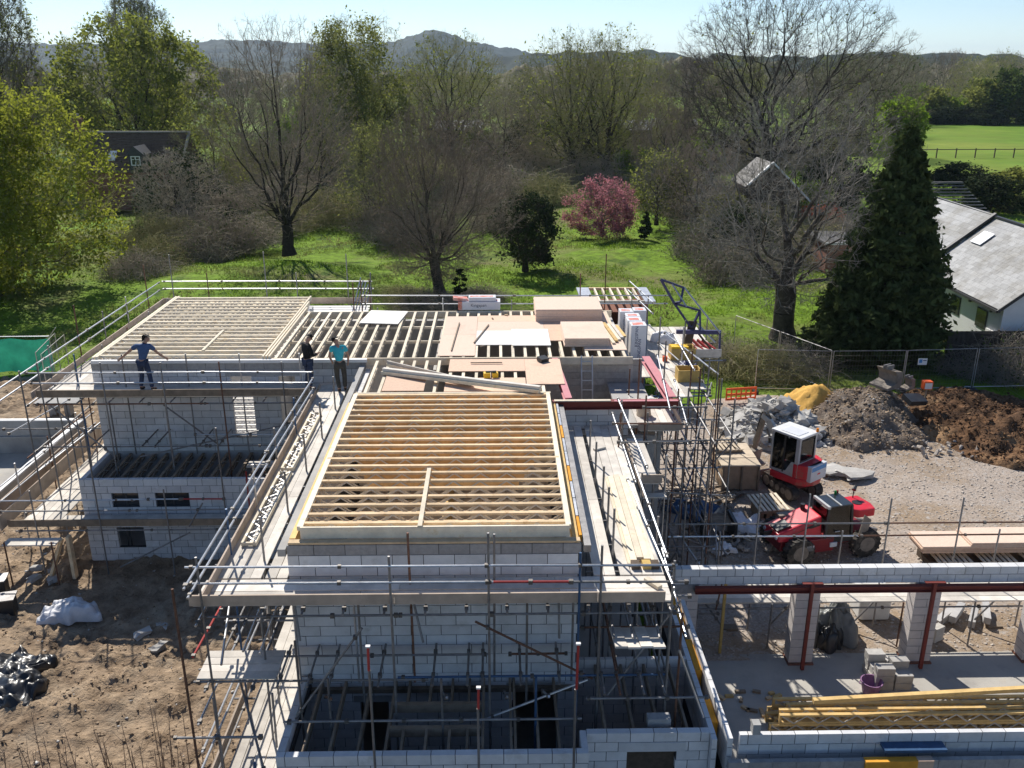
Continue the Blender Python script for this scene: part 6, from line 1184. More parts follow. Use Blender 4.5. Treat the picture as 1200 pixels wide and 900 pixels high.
# things lying on the soil at the left
crumple('bulk_bag', 'slumped white bulk bag lying in the shade on the soil', 'bag', 'bag_white', -12.35, 22.55, 0, .80, .52, .46, 21, .22, f0=2.4); crumple('tarpaulin', 'crumpled glossy black plastic sheet lying on the sunlit soil', 'tarpaulin', 'tarp_black', -12.75, 19.5, 0, 1.35, 1.05, .42, 23, .34, n=44, f0=1.9)
for x, y, l in ((-14.2, 22.75, 'nearer one of two black plastic boxes with grey lids'), (-14.95, 23.75, 'farther one of two black plastic boxes with grey lids')): t = T('plastic_box', l, 'box', (x, y, 0), 'black boxes by the scaffold', local=True, rz=.25); MB().prism(rounded(.22, .22, .03), 0, .52, 'z').ob('tub', 'black_plastic', t); box('lid', 'dull_steel', (-.26, -.26, .52), (.26, .26, .56), t)
for k, (x, y) in enumerate(((-9.9, 21.6), (-9.25, 20.9), (-9.45, 21.9), (-14.3, 24.5), (-14.0, 24.9), (-13.7, 24.4), (-14.5, 25.1))): s = ro.uniform(.16, .42); o = mk('pale_scrap', CM[k % 7], (x, y, .08)); o.scale = (s, s * .8, s * .7); o.rotation_euler = (0, 0, ro.uniform(0, 6)); tag(o, 'pale scrap of block lying on the shaded soil below the left scaffold', 'block scrap', 'scraps on the soil')
# ---------------------------------------------------------------- things on the roof and decks
cs = T('board_stack', 'thick stack of new chipboard sheets at the back edge of the roof', 'board stack', (2.65, 33, 6.07))
for k in range(12): box('sheet', 'chipboard_pale', (1.42 + ro.uniform(-.015, .015), 32.15 + ro.uniform(-.015, .015), 6.07 + k * .037), (3.86 + ro.uniform(-.015, .015), 34.1, 6.07 + k * .037 + .034), cs)
cs = T('board_stack', 'lower stack of chipboard sheets in front of the thick one', 'board stack', (3.0, 29.7, 6.07))
for k in range(8): box('sheet', 'chipboard_pale', (2.25 + ro.uniform(-.015, .015), 28.95 + ro.uniform(-.01, .01), 6.07 + k * .037), (3.75 + ro.uniform(-.01, .01), 31.05, 6.07 + k * .037 + .034), cs)
tag(box('loose_sheet', 'white_sheet', (.50, 29.02, 6.09), (1.80, 31.0, 6.11)), 'single white faced board lying on the chipboard roof decking', 'board'); tag(box('loose_sheet', 'white_sheet', (-4.95, 31.9, 6.07), (-3.5, 33.7, 6.09), None, Quaternion((0, 0, 1), -.12)), 'white board laid across the bare joists behind the workers', 'board')
for x, y, L, a, l in ((-1.45, 30.2, 3.4, 1.53, 'left one of two thin battens lying on the chipboard roof'), (-.55, 30.5, 2.3, 1.36, 'right one of two thin battens lying on the chipboard roof'), (-.35, 27.2, 1.0, 0, 'short dark batten on the decking in front of the batten pair')): tag(box('batten', 'old_timber', (x - L / 2, y - .02, 6.085), (x + L / 2, y + .02, 6.115), None, Quaternion((0, 0, 1), a)), l, 'batten')
pw_ = T('power_saw', 'yellow cordless tool lying on the chipboard decking', 'power tool', (-.2, 25.9, 6.06), local=True, rz=.1); MB().box((-.22, -.1, 0), (-.02, .1, .16)).box((.04, -.09, 0), (.22, .1, .15)).ob('tool_body', 'yellow_plastic', pw_, bev=.02); box('handle', 'black_plastic', (-.16, -.03, .16), (.16, .03, .2), pw_)
tag(box('tool_bag', 'black_plastic', (1.3, 27.3, 6.06), (1.6, 27.55, 6.2), None, Euler((.2, 0, .6)).to_quaternion()), 'small dark tool bag on the decking near the stair opening', 'tool bag')
for k, (p, q, w_) in enumerate((((-3.5, 26.35, 6.10), (1.2, 23.95, 6.33), .26), ((-3.45, 27.0, 6.12), (-.75, 25.1, 6.12), .10))):
    t = T('loose_beam', ('long pale timber beam lying slantwise over the joists', 'shorter thin timber beam lying slantwise behind the long one')[k], 'beam', (0, 0, 0)); ORG[t.name] = Vector(); t.location = (0, 0, 0); MB().beam(p, q, w_, .09).ob('beam', 'pine_pale', t); MB().beam(Vector(p) + Vector((0, 0, .09)), Vector(q) + Vector((0, 0, .09)), w_ * .5, .08).ob('top_length', 'board', t)
for k in range(2):
    L = (3.6, 3.9)[k]; jm, wm = joist_mesh(L, 'y', 0, 'pine_pale', dep=.33); t = T('open_web_joist', ('nearer', 'farther')[k] + ' of two loose open web joists lying flat on the left walkway', 'joist', (-5.18, 17.2 + k * 3.8, 5.31), 'loose joists on the left walkway'); q = Quaternion((0, 1, 0), R(90)) ; o = mk('chords', jm, (-5.18, 17.2 + k * 3.8, 5.31), t, q); mk('web', wm, (-5.18, 17.2 + k * 3.8, 5.31), t, q)
for k in range(7):
    x = 2.66 + (k % 4) * .145 + (.06 if k > 3 else 0); z = 5.26 + (.05 if k > 3 else 0); tag(box('timber_length', 'pine_pale', (x, 16.35 + ro.uniform(-.1, .1), z), (x + .135, 20.4 + ro.uniform(-.3, .3), z + .047)), 'long new pale timber in the bundle on the right hand deck', 'timber', 'timber bundle on the right hand deck')
for k, x in enumerate((2.72, 2.95, 3.12)): tag(box('bundle_block', ('dark_timber', 'ochre_ply', 'dark_timber')[k], (x, 16.12, 5.255), (x + .17, 16.34, 5.36)), ('left', 'middle', 'right')[k] + ' one of three short blocks at the near end of the timber bundle', 'timber block')
tag(box('timber_offcut', 'pine_pale', (3.0, 15.35, 5.26), (3.12, 15.75, 5.33), None, Quaternion((0, 0, 1), .6)), 'short yellow timber offcut at the front corner of the right deck', 'timber')
tag(box('timber_offcut', 'board', (2.55, 22.2, 5.26), (2.9, 22.3, 5.31), None, Quaternion((0, 0, 1), .5)), 'short pale offcut on the far end of the right deck', 'timber')
crumple('sawdust_heap', 'scatter of straw coloured shavings on the front deck', 'shavings', 'sand', -2.55, 15.15, 5.245, .32, .12, .04, 31, .8, n=14)
for k in range(16):
    x, y = ro.uniform(-1.8, 4.0), ro.uniform(28.2, 33.0)
    if 1.3 < x < 4 and y > 28.8 or .4 < x < 1.9 and y < 31.2: continue
    o = box('timber_offcut', ro.choice(('pine', 'old_timber', 'pine_pale')), (x, y, 6.07), (x + ro.uniform(.08, .4), y + .05, 6.11), None, Quaternion((0, 0, 1), ro.uniform(0, 3))); tag(o, 'small timber offcut lying on the chipboard roof decking', 'timber', 'offcuts on the roof decking')
# insulation packs
def pack(lab, x0, y0, x1, y1, z0, z1, txt=None, rot=True, ends='wrap_white'):
    t = T('insulation_pack', lab, 'insulation pack', ((x0 + x1) / 2, y0, z0), 'insulation packs'); box('wrap', 'wrap_white', (x0, y0, z0), (x1, y1, z1), t, bev=.015); box('top_label', 'wrap_red', (x0 + .06, y0 + .08, z1 + .001), (x1 - .10, y1 - .15, z1 + .004), t)
    if txt:
        if rot:
            for xx, zz, s in ((x0 + .2, z0 + .78, .155), (x0 + .31, z0 + .32, .155)): text(txt, 'ink', (xx, y0 - .002, zz), (R(90), R(-90), 0), s, t)
        else: text(txt, 'ink_grey', ((x0 + x1) / 2 - .1, y0 - .002, (z0 + z1) / 2 + .02), (R(90), 0, 0), .17, t)
pack('nearest tall white insulation pack standing on end by the steel beam', 4.66, 30.2, 5.20, 30.75, 5.26, 6.44, 'KINGSPAN'); pack('white insulation pack standing directly behind the nearest one', 4.62, 30.85, 5.14, 31.35, 5.26, 6.44); pack('left rear white insulation pack standing on end beside the timber pile', 4.50, 32.0, 4.98, 32.5, 5.26, 6.46, 'KINGSPAN'); pack('right rear insulation pack with an orange label on top', 5.05, 32.3, 5.52, 32.8, 5.26, 6.42); pack('insulation pack hidden third in the row of upright packs', 4.66, 31.45, 5.16, 31.92, 5.26, 6.43)
pack('red ended insulation pack lying at the back edge of the roof', -1.35, 33.85, .12, 34.4, 6.06, 6.38, 'Kingspan', rot=False); box('red_end', 'wrap_red', (-1.50, 33.84, 6.06), (-1.352, 34.41, 6.385), bpy.data.objects['insulation_pack.005'])
pack('slim white pack lying on top of the red ended pack', -1.1, 33.9, -.05, 34.35, 6.39, 6.54); tag(box('torn_wrap', 'wrap_red', (-1.7, 33.95, 6.39), (-1.15, 34.3, 6.5), None, Euler((0, .1, .1)).to_quaternion()), 'torn red and orange wrapping on the back edge pack', 'wrapping')
for k in range(5): tag(box('timber_length', ('pine_pale', 'pine_gold', 'pine_pale', 'board', 'pine_gold')[k], (3.78 + k * .13, 29.2 + .2 * k, 6.072 + .02 * (k % 2)), (3.89 + k * .13, 31.8 - .1 * k, 6.13 + .02 * (k % 2)), None, Quaternion((0, 0, 1), .08)), 'long timber in the pile beside the upright insulation packs', 'timber', 'timber pile by the insulation packs')
def tub(name, lab, x, y, z, r0, r1, h, mat, fill=None):
    t = T(name, lab, 'tub', (x, y, z), local=True); n = 20; v = []; f = []
    for r, zz in ((r0, 0), (r1, h), (r1 - .02, h), (r0 - .02, .03)):
        for i in range(n): a = 2 * pi * i / n; v.append((r * cos(a), r * sin(a), zz))
    for k in range(3): f += [(k * n + i, k * n + (i + 1) % n, (k + 1) * n + (i + 1) % n, (k + 1) * n + i) for i in range(n)]
    f += [tuple(range(n - 1, -1, -1)), tuple(range(3 * n, 4 * n))]; mk('shell', mesh(v, f, mat, False), (0, 0, 0), t); rim = MB()
    for i in range(n): a = 2 * pi * i / n; b_ = 2 * pi * (i + 1) / n; rim.beam((r1 * cos(a), r1 * sin(a), h), (r1 * cos(b_), r1 * sin(b_), h), .03, .03)
    rim.ob('rim', mat, t)
    for s in (-1, 1): MB().tube((s * r1, -.07, h - .02), (s * (r1 + .05), 0, h - .06), .012, n=6).tube((s * (r1 + .05), 0, h - .06), (s * r1, .07, h - .02), .012, n=6).ob('handle', mat, t)
    return t
tub('mortar_tub', 'purple rubber mortar tub standing on the garage floor', 9.38, 18.82, .012, .19, .26, .34, 'purple_tub'); tub('rubble_tub', 'brown tub standing on the landing inside the pink steel beam', 4.30, 24.75, 5.125, .24, .18, .42, 'hut_top')
crumple('white_sack', 'slumped white sack beside the brown tub', 'sack', 'bag_pale', 4.62, 25.6, 5.125, .22, .3, .35, 41, .3, n=16); crumple('white_sack', 'crumpled clear sack on the loading deck behind the posts', 'sack', 'wrap_white', 6.2, 32.2, 5.255, .4, .3, .4, 43, .4, n=18)
def crate(lab, x, y, z, w_, d, h, mat, lid=None):
    t = T('site_box', lab, 'box', (x, y, z), 'boxes on the loading deck'); 
    for a, b_ in (((x, y, z), (x + w_, y + .03, z + h)), ((x, y + d - .03, z), (x + w_, y + d, z + h)), ((x, y + .03, z), (x + .03, y + d - .03, z + h)), ((x + w_ - .03, y + .03, z), (x + w_, y + d - .03, z + h))): box('side_panel', mat, a, b_, t)
    box('floor_panel', mat, (x + .03, y + .03, z), (x + w_ - .03, y + d - .03, z + .03), t)
    if lid: box('lid', lid, (x + .0, y + .02, z + h + .002), (x + w_ * .7, y + d * .6, z + h + .07), t)
    return t
c1 = crate('ochre box with a bright yellow lid on the loading deck', 6.05, 29.9, 5.255, .85, .6, .42, 'ochre_ply', 'yellow_plastic'); text('LI 10', 'ink', (6.5, 29.898, 5.45), (R(90), 0, 0), .16, c1)
crate('second open ochre box nearer the pink beam on the loading deck', 5.85, 27.6, 5.255, .75, .55, .4, 'ochre_ply')
crumple('purple_sheet', 'crumpled purple blue sheet between the two ochre boxes', 'plastic sheet', 'purple_steel', 6.35, 28.9, 5.255, .3, .25, .3, 47, .5, n=16); tag(box('orange_tool', 'orange_plastic', (5.75, 29.8, 5.255), (5.9, 29.95, 5.42)), 'small orange tool left of the yellow lidded box', 'tool')
for k in range(4): tag(box('red_clip', 'red_steel', (7.1 + k * .2, 31.2, 5.26), (7.16 + k * .2, 31.9, 5.36), None, Euler((.3, 0, .3 + .1 * k)).to_quaternion()), 'red bracket in the row on the far loading deck', 'bracket', 'red brackets on the loading deck')
MBk = MB().add([(6.62, 31.0, 5.26), (6.95, 31.0, 5.26), (7.1, 31.15, 6.0), (7.18, 31.2, 6.30), (6.86, 31.2, 6.32), (6.8, 31.1, 5.9), (6.62, 31.06, 5.26), (6.95, 31.06, 5.26), (7.1, 31.21, 6.0), (7.18, 31.26, 6.30), (6.86, 31.26, 6.32), (6.8, 31.16, 5.9)], [(0, 1, 2, 3, 4, 5), (11, 10, 9, 8, 7, 6), (0, 6, 7, 1), (1, 7, 8, 2), (2, 8, 9, 3), (3, 9, 10, 4), (4, 10, 11, 5), (5, 11, 6, 0)])
tag(MBk.ob('dark_sheet', 'dark_timber'), 'dark curved sheet hanging from the purple gate', 'sheet')
gt = T('loading_gate', 'purple blue steel loading gate with white bars tipped open over the deck', 'gate', (0, 0, 0)); ORG[gt.name] = Vector(); gt.location = (0, 0, 0)
G = {'a': (5.85, 31.6, 7.75), 'b': (6.68, 31.6, 7.45), 'c': (6.32, 31.3, 6.95), 'd': (7.26, 31.3, 6.68), 'e': (6.9, 31.1, 6.15), 'f': (8.0, 31.0, 5.25), 'g': (7.97, 31.0, 5.95), 'h': (6.5, 31.0, 5.98), 'i': (6.55, 31.3, 7.0), 'k': (7.0, 31.2, 6.1)}
for a, b_ in ('ac', 'ce', 'ab', 'bi', 'cd', 'dk', 'ek', 'gf', 'ci'): MB().beam(G[a], G[b_], .07, .07).ob('gate_bar', 'purple_steel', gt)
MB().beam((6.4, 31.0, 5.98), (8.0, 31.0, 5.95), .12, .14).ob('gate_beam', 'purple_steel', gt)
for p, q in (((6.25, 31.6, 7.6), (6.75, 31.2, 6.85)), ((6.68, 31.6, 7.48), (7.95, 30.9, 5.95)), ((7.2, 31.3, 6.2), (7.8, 30.9, 5.6)), ((6.75, 30.3, 5.5), (7.2, 28.8, 5.3))): pole('white_bar', 'galv', p, q, gt, r=.03)
MB().beam((7.26, 31.3, 6.68), (7.28, 31.1, 5.95), .06, .06).ob('gate_post', 'purple_steel', gt); MB().beam((7.2, 31.2, 5.9), (7.7, 31.0, 5.3), .06, .06).ob('gate_strut', 'dark_timber', gt)
# small flat roofed porch at the back right
pr = T('outbuilding', 'small outbuilding with bare roof joists behind the insulation packs', 'outbuilding', (5.7, 42.5, 0)); box('side_fascia', 'foil', (3.95, 41.2, 4.42), (4.55, 44.05, 4.5), pr); box('side_fascia', 'foil', (6.95, 41.2, 4.42), (7.45, 44.05, 4.5), pr); box('edge_board', 'board', (4.56, 41.3, 4.38), (6.94, 41.42, 4.5), pr); box('edge_board', 'pine', (4.56, 43.95, 4.38), (6.94, 44.05, 4.5), pr)
for k in range(6): box('roof_joist', 'pine_pale', (4.80 + k * .38, 41.43, 4.35), (4.88 + k * .38, 43.94, 4.50), pr)
box('ceiling_panel', 'brick_red', (4.5, 41.4, 3.9), (6.95, 43.9, 3.95), pr); box('side_wall', 'brick_red', (4.3, 41.4, 0), (4.5, 44, 4.35), pr); box('side_wall', 'brick_red', (6.95, 41.4, 0), (7.15, 44, 4.35), pr); box('back_wall', 'brick_red', (4.5, 43.85, 0), (6.95, 44, 3.88), pr); box('front_pier', 'brick_red', (5.0, 41.4, 0), (5.3, 41.6, 3.85), pr); box('front_wall', 'dense_block', (5.31, 41.45, 0), (6.94, 41.6, 2.6), pr)
# ---------------------------------------------------------------- in and behind the garage
for k in range(8):
    L = 7.2; row, lay = k % 4, k // 4; jm, wm = joist_mesh(L, 'x', 0, 'pine_gold'); x = 6.42 + ro.uniform(-.05, .25) + .22 * lay; y = 17.42 + row * .19; z = .27 + lay * .26
    t = T('open_web_joist', 'new golden open web joist stacked on edge on the garage floor', 'joist', (x, y, z), 'joist stack on the garage floor'); o = mk('chords', jm, (x, y, z), t); mk('web', wm, (x, y, z), t)
o = T('timber_beam', 'long golden timber lying slantwise on top of the joist stack', 'beam', (0, 0, 0)); ORG[o.name] = Vector(); o.location = (0, 0, 0); MB().beam((7.4, 17.5, .84), (14.2, 17.95, .84), .12, .1).ob('length', 'pine_gold', o)
BM_ = [chunk_mesh(90 + k, 'rubble', .44, .21, .21, .02) for k in range(3)]
k = 0
for lay in range(3):
    for r_w in range(3):
        for c_ in range(2):
            if lay == 2 and (r_w + c_) % 2: continue
            x = 9.75 + c_ * .47 + ro.uniform(-.02, .02); y = 19.0 + r_w * .30; o = mk('concrete_block', BM_[k % 3], (x + .1 * lay * 0, y, .12 + lay * .22)); o.scale = (1, 1.2, 1); o.rotation_euler = (0, 0, ro.uniform(-.05, .05)); tag(o, 'pale grey concrete block in the stack on the garage floor beside the pier', 'concrete block', 'block stack on the garage floor'); k += 1
for k in range(12): x, y = ro.uniform(5.4, 6.9), ro.uniform(18.0, 18.9); o = box('timber_offcut', ro.choice(('pine_gold', 'pine', 'old_timber')), (x, y, .012), (x + ro.uniform(.1, .3), y + .09, .07), None, Quaternion((0, 0, 1), ro.uniform(0, 3))); tag(o, 'small timber offcut lying on the garage floor', 'timber', 'offcuts on the garage floor')
crumple('rag_heap', 'flat grey rags lying behind the joist stack', 'rags', 'tarp_grey', 9.5, 18.45, .012, .45, .1, .06, 53, .5, n=12)
crumple('tarpaulin', 'grey and black tarpaulin bundle seen between the garage piers', 'tarpaulin', 'tarp_grey', 9.35, 21.3, .0, .62, .55, .95, 55, .3, n=30); crumple('tarpaulin', 'black plastic sheeting bunched at the foot of the tarpaulin bundle', 'tarpaulin', 'tarp_black', 9.0, 20.85, .0, .45, .35, .6, 57, .5)
t = T('bulk_bag', 'upright white bulk bag behind the garage, partly hidden by the boards', 'bag', (10.75, 22.4, 0), local=True); MB().prism(rounded(.45, .42, .12), 0, .85, 'z').ob('bag_body', 'bag_pale', t, bev=.04)
for sx in (-.4, .4):
    for sy in (-.38, .38): MB().tube((sx, sy, .82), (sx * .7, sy * .7, 1.0), .02, n=5).ob('loop', 'bag_white', t)
for k in range(4): o = mk('kerb_stone', chunk_mesh(110 + k, 'pale_block', .95, .18, .2, .02), (12.7 + k * .42, 21.9 + .12 * (k % 2), .14 + .06 * (k % 2))); o.rotation_euler = (0, 0, .7 + .15 * k); tag(o, 'pale kerb stone in the loose stack seen right of the second pier', 'kerb stone', 'kerb stones behind the garage')
for k in range(6): o = mk('concrete_block', BM_[k % 3], (11.75 + (k % 2) * .3, 21.0 + (k // 2 % 2) * .3, .12 + .22 * (k // 4))); o.rotation_euler = (0, 0, .5); o.scale = (.8, 1, 1); tag(o, 'pale block in the small stack just right of the second pier', 'concrete block', 'small block stack behind the garage')
for k in range(6):
    z = .62 + .06 * k; tag(box('ply_sheet', 'chipboard_pale' if k > 2 else 'chipboard', (13.2 + (1.5 if k > 3 else 0) + ro.uniform(-.04, .04), 24.6, z), (17.6 + ro.uniform(-.04, .04), 25.6, z + .05)), 'long pinkish sheet in the stack beyond the garage wall', 'board', 'long sheet stack beyond the garage')
for k in range(3): pallet('pallet', ('left', 'middle', 'right')[k] + ' one of three pallets under the long pinkish sheets', (14.2 + k * 1.4, 25.0, .30), group='pallets', slat_mat='pine_pale')
for k in range(3): tag(box('timber_bearer', 'dark_timber', (13.5 + k * 1.4, 24.5, 0), (14.6 + k * 1.4, 25.5, .29)), ('left', 'middle', 'right')[k] + ' dark timber bearer under the sheet stack pallets', 'timber')
# ---------------------------------------------------------------- houses
def roof_slab(mb, x0, x1, y0, z0, y1, z1, t=.12):
    mb.add([(x0, y0, z0), (x1, y0, z0), (x1, y1, z1), (x0, y1, z1), (x0, y0, z0 + t), (x1, y0, z0 + t), (x1, y1, z1 + t), (x0, y1, z1 + t)], BF)
wh = T('house', 'white rendered house with pale sunlit slate roof at the right edge', 'house', (28, 50, 0))
box('wall', 'render_white', (26.75, 46.1, 0), (26.95, 66, 3.0), wh); gw = MB().prism([(26.76, 0), (34.24, 0), (34.24, 3.0), (30.5, 5.85), (26.76, 3.0)], 45.9, 46.09, 'y'); gw.ob('gable_wall', 'render_white', wh, loc=(0, 0, 0)).location = (-28, -50, 0)
box('wall', 'render_white', (34.05, 46.1, 0), (34.25, 66, 3.0), wh); box('wall', 'render_white', (26.96, 65.8, 0), (34.04, 66, 3.0), wh)
def slates(par, xe, ze, xr, zr, y0, y1, lift, mat, cw=.62, rows=14):
    """courses of slates, each course a row of separate slates; eaves at xe, ridge at xr"""
    base = MB(); base.add([(xe, y0, ze), (xr, y0, zr), (xr, y1, zr), (xe, y1, ze), (xe, y0, ze + .10), (xr, y0, zr + .10), (xr, y1, zr + .10), (xe, y1, ze + .10)], BF); b_ = base.ob('roof', 'lead_dark', par); b_.location = -ORG[par.name]
    ORG[b_.name] = Vector((0, 0, 0)); dx, dz = (xr - xe) / rows, (zr - ze) / rows; L = math.hypot(dx, dz); ang = math.atan2(dz, dx)
    for k in range(rows):
        n = int((y1 - y0) / cw); off = .5 * (k % 2)
        for i in range(n + 1):
            a = max(y0, y0 + (i - off) * cw); e_ = min(y1, y0 + (i + 1 - off) * cw)
            if e_ - a < .1: continue
            d = (round(L * 1.04, 3), round(e_ - a - .012, 3)); kk = ('sl', d, mat)
            if kk not in CACHE: CACHE[kk] = MB().box((-d[0] / 2, -d[1] / 2, -.008), (d[0] / 2, d[1] / 2, .008)).me(mat)
            c = Vector((xe + dx * (k + .5), (a + e_) / 2, ze + dz * (k + .5) + .125 + lift)); o = mk('slate', CACHE[kk], c, b_, Quaternion((0, 1, 0), -(ang - R(1.3)))); 
    return b_
slates(wh, 26.35, 2.72, 30.5, 6.0, 45.7, 55.0, 0, 'slate_pale', cw=.66, rows=18); slates(wh, 26.35, 2.92, 30.5, 6.2, 55.25, 66.2, 0, 'slate_pale', cw=1.1, rows=13)
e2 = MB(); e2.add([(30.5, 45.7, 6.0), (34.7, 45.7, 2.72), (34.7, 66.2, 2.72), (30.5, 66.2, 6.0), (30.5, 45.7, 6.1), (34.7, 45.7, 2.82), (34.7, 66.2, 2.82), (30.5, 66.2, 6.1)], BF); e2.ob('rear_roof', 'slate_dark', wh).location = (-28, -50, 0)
e3 = MB(); e3.beam((26.3, 55.12, 3.02), (30.55, 55.12, 6.36), .26, .16); e3.beam((30.5, 45.7, 6.16), (30.5, 66.2, 6.3), .2, .1); e3.ob('parapet', 'lead_dark', wh).location = (-28, -50, 0)
e4 = MB(); e4.beam((26.32, 45.66, 2.72), (30.5, 45.66, 6.02), .06, .18); e4.beam((26.3, 45.7, 2.70), (26.3, 66, 2.8), .1, .12); e4.beam((34.68, 45.66, 2.72), (30.5, 45.66, 6.02), .06, .18); e4.ob('fascia', 'lead_dark', wh).location = (-28, -50, 0)
sk = MB(); sk.add([(28.75, 53.0, 4.83), (29.55, 53.0, 5.46), (29.55, 54.2, 5.46), (28.75, 54.2, 4.83), (28.72, 53.0, 4.87), (29.52, 53.0, 5.50), (29.52, 54.2, 5.50), (28.72, 54.2, 4.87)], BF); sk.ob('skylight', 'mach_panel', wh).location = (-28, -50, 0)
for y0 in (50.3, 47.3): f_ = box('window', 'lead_dark', (26.70, y0, 1.25), (26.765, y0 + 1.1, 2.3), wh); box('pane', 'window_glass', (26.69, y0 + .06, 1.31), (26.70, y0 + 1.04, 2.24), f_)
for y0 in (46.15, 46.65): box('meter_box', 'white_paint', (26.62, y0, .7), (26.75, y0 + .42, 1.45), wh)
for y0 in (49.2, 46.9): box('wall_lamp', 'black_plastic', (26.63, y0, 2.35), (26.75, y0 + .12, 2.5), wh)
dr_ = T('house', 'low roof of dark tiles just beyond the white house', 'house', (37, 76, 0)); box('wall', 'brick_red', (33.6, 74.2, 0), (40.4, 79.8, 3.3), dr_)
for s in range(10): y0 = 73.8 + s * .32; box('tile_course', 'slate_dark', (33.2 + s * .05, y0, 3.3 + s * .22), (40.7 - s * .14, y0 + .36, 3.36 + s * .22), dr_)
MB().beam((33.6, 77.1, 5.55), (39.4, 77.1, 5.55), .25, .15).ob('ridge', 'slate_dark', dr_).location = (-37, -76, 0)
bk_ = T('house', 'brown tiled house with dormer window half hidden behind the lime green tree', 'house', (-40, 103, 0)); box('wall', 'brick_red', (-45.5, 100.3, 0), (-34.6, 108, 4.1), bk_)
for s in range(16):
    y0 = 99.9 + s * .26; z0 = 4.1 + s * .235
    for q in range(19): x0 = -45.3 + q * .6 + (.3 if s % 2 else 0); box('roof_tile', 'roof_brown', (x0, y0, z0 + rnd.uniform(0, .02)), (x0 + .59, y0 + .34, z0 + .05 + rnd.uniform(0, .02)), bk_)
MB().add([(-45.6, 99.8, 4.0), (-34.0, 99.8, 4.0), (-34.0, 104.1, 7.88), (-45.6, 104.1, 7.88), (-45.6, 108.4, 4.0), (-34.0, 108.4, 4.0)], [(0, 1, 2, 3), (3, 2, 5, 4), (0, 4, 5, 1), (0, 3, 4), (1, 5, 2)]).ob('roof', 'roof_brown', bk_).location = (40, -103, 0)
vv = MB(); vv.beam((-45.4, 99.8, 4.15), (-45.4, 104.1, 8.0), .5, .12); vv.beam((-33.9, 99.8, 4.15), (-33.9, 104.1, 8.0), .3, .12); vv.beam((-45.4, 104.1, 7.95), (-33.9, 104.1, 7.95), .3, .15); vv.ob('verge', 'verge', bk_).location = (40, -103, 0)
dm = MB().box((-39.25, 99.7, 4.3), (-37.75, 102.2, 5.9)).prism([(-39.5, 5.9), (-37.5, 5.9), (-38.5, 6.75)], 99.5, 103.2, 'y').ob('dormer', 'lead_dark', bk_); dm.location = (40, -103, 0); ORG[dm.name] = Vector((0, 0, 0))
fw_ = MB()
for a, b_ in (((-39.0, 4.75), (-38.9, 5.75)), ((-38.1, 4.75), (-38.0, 5.75)), ((-38.55, 4.85), (-38.45, 5.65)), ((-38.9, 4.75), (-38.1, 4.85)), ((-38.9, 5.65), (-38.1, 5.75)), ((-38.9, 5.35), (-38.55, 5.42)), ((-38.45, 5.35), (-38.1, 5.42))): fw_.box((a[0], 99.62, a[1]), (b_[0], 99.69, b_[1]))
fw_.ob('window_frame', 'white_paint', dm); box('pane', 'window_glass', (-38.9, 99.66, 4.85), (-38.1, 99.69, 5.65), dm)
MB().add([(-42.0, 100.9, 5.15), (-41.2, 100.9, 5.15), (-41.2, 101.8, 6.0), (-42.0, 101.8, 6.0), (-42.0, 100.9, 5.28), (-41.2, 100.9, 5.28), (-41.2, 101.8, 6.12), (-42.0, 101.8, 6.12)], BF).ob('skylight', 'mach_panel', bk_).location = (40, -103, 0)
chm = box('chimney', 'brick_red', (-46.2, 103.4, 6.5), (-45.4, 104.4, 9.4), bk_); MB().tube((-45.8, 103.9, 9.4), (-45.8, 103.9, 9.9), .15, n=10).ob('chimney_pot', 'verge', chm).location = Vector((-45.8, 103.9, 9.4)) * 0 + (Vector((0, 0, 0)) - ORG[chm.name])
f_ = box('window', 'white_paint', (-38.0, 100.24, 1.6), (-36.6, 100.31, 2.9), bk_); box('pane', 'window_glass', (-37.9, 100.22, 1.7), (-36.7, 100.245, 2.8), f_)
h2 = T('house', 'gabled house with white edged roof behind the pale bare tree', 'house', (24.5, 84, 0)); MB().prism([(22.6, 0), (27.0, 0), (27.0, 4.2), (24.3, 6.7), (22.6, 4.9)], 81.0, 86.0, 'y').ob('wall', 'dark_timber', h2).location = (-24.5, -84, 0)
q_ = MB(); q_.beam((24.3, 80.9, 6.85), (27.9, 80.9, 3.5), .35, .14); q_.beam((24.3, 80.9, 6.85), (22.2, 80.9, 4.9), .35, .14); q_.ob('bargeboard', 'white_paint', h2).location = (-24.5, -84, 0)
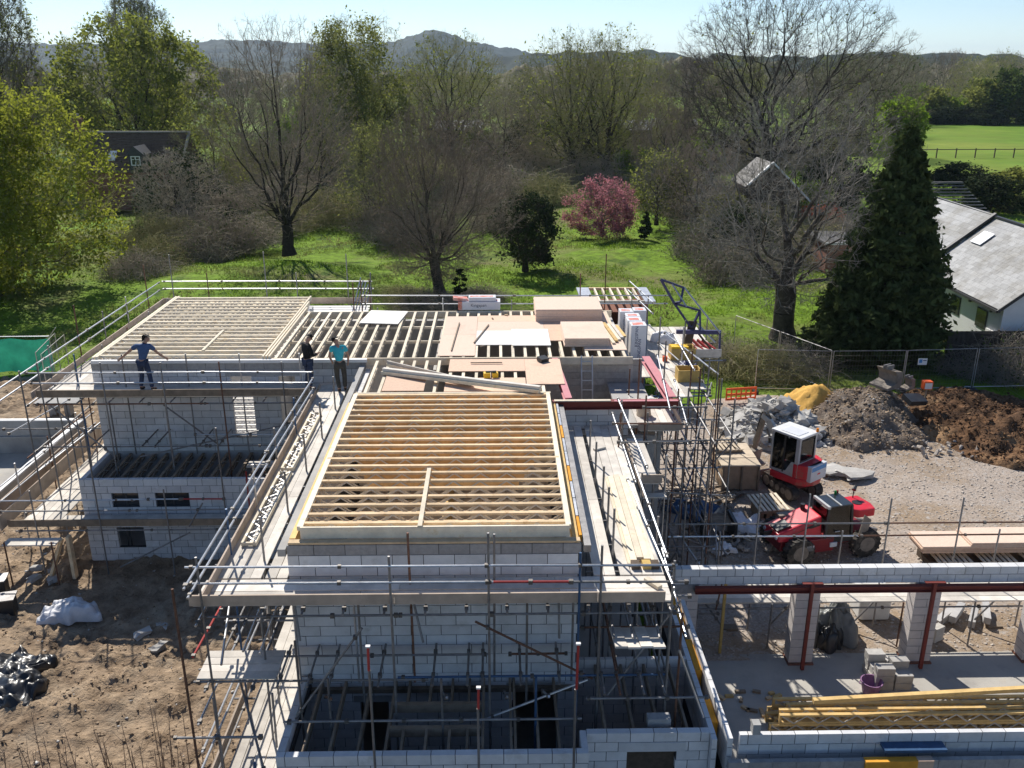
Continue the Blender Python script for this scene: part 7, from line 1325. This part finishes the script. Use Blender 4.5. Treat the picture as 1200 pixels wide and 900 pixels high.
q_ = MB(); q_.add([(24.3, 80.8, 6.76), (27.9, 80.8, 3.45), (27.9, 86.2, 3.45), (24.3, 86.2, 6.76), (24.3, 80.8, 6.84), (27.9, 80.8, 3.53), (27.9, 86.2, 3.53), (24.3, 86.2, 6.84)], BF); q_.add([(24.3, 80.8, 6.76), (22.0, 80.8, 4.7), (22.0, 86.2, 4.7), (24.3, 86.2, 6.76), (24.3, 80.8, 6.84), (22.0, 80.8, 4.78), (22.0, 86.2, 4.78), (24.3, 86.2, 6.84)], BF); q_.ob('roof', 'slate_dark', h2).location = (-24.5, -84, 0)
sh2 = T('shed', 'low shed roof with white edges between the bare tree and the conifer', 'shed', (26.5, 70, 0)); box('wall', 'brick_red', (25, 67.5, 0), (29.5, 72, 2.2), sh2); box('flat_roof', 'slate_dark', (24.7, 67.2, 2.2), (29.8, 72.3, 2.35), sh2); box('edge_trim', 'white_paint', (24.7, 67.12, 2.18), (29.8, 67.19, 2.36), sh2)
for k, (x, y, L, lab) in enumerate(((-12, 190, 9, 'made-up pale roofed building standing in for white glints behind the budding oaks'), (24, 190, 7, 'small made-up pale roof standing in for a glint right of the twin oaks'), (33, 195, 9, 'long made-up pale roof standing in for a glint among the woodland trees'))):  # made-up buildings: pale roof colour stands in for white reflections among the trees
    t = T('glint_standin', lab, 'building', (x, y, 0)); box('wall', 'brick_red', (x, y, 0), (x + L, y + 6, 2.4), t); q_ = MB(); q_.add([(x - .3, y - .3, 2.4), (x + L + .3, y - .3, 2.4), (x + L + .3, y + 3, 4.2), (x - .3, y + 3, 4.2), (x - .3, y + 6.3, 2.4), (x + L + .3, y + 6.3, 2.4)], [(0, 1, 2, 3), (3, 2, 5, 4), (0, 3, 4), (1, 5, 2)]); q_.ob('roof', 'slate_pale', t).location = (-x, -y, 0)
# post and rail fence across the playing field
ff = T('field_fence', 'low post and rail fence across the near side of the green field', 'fence', (80, 150, 0))
for k in range(16): x = 62 + k * 3.2; box('post', 'dark_timber', (x, 149.9 + .16 * k * .3, 0), (x + .15, 150.05 + .16 * k * .3, 2.1), ff)
for z in (1.9,): MB().beam((62, 150, z), (111, 150.8, z), .12, .12).ob('rail', 'dark_timber', ff).location = (-80, -150, 0)
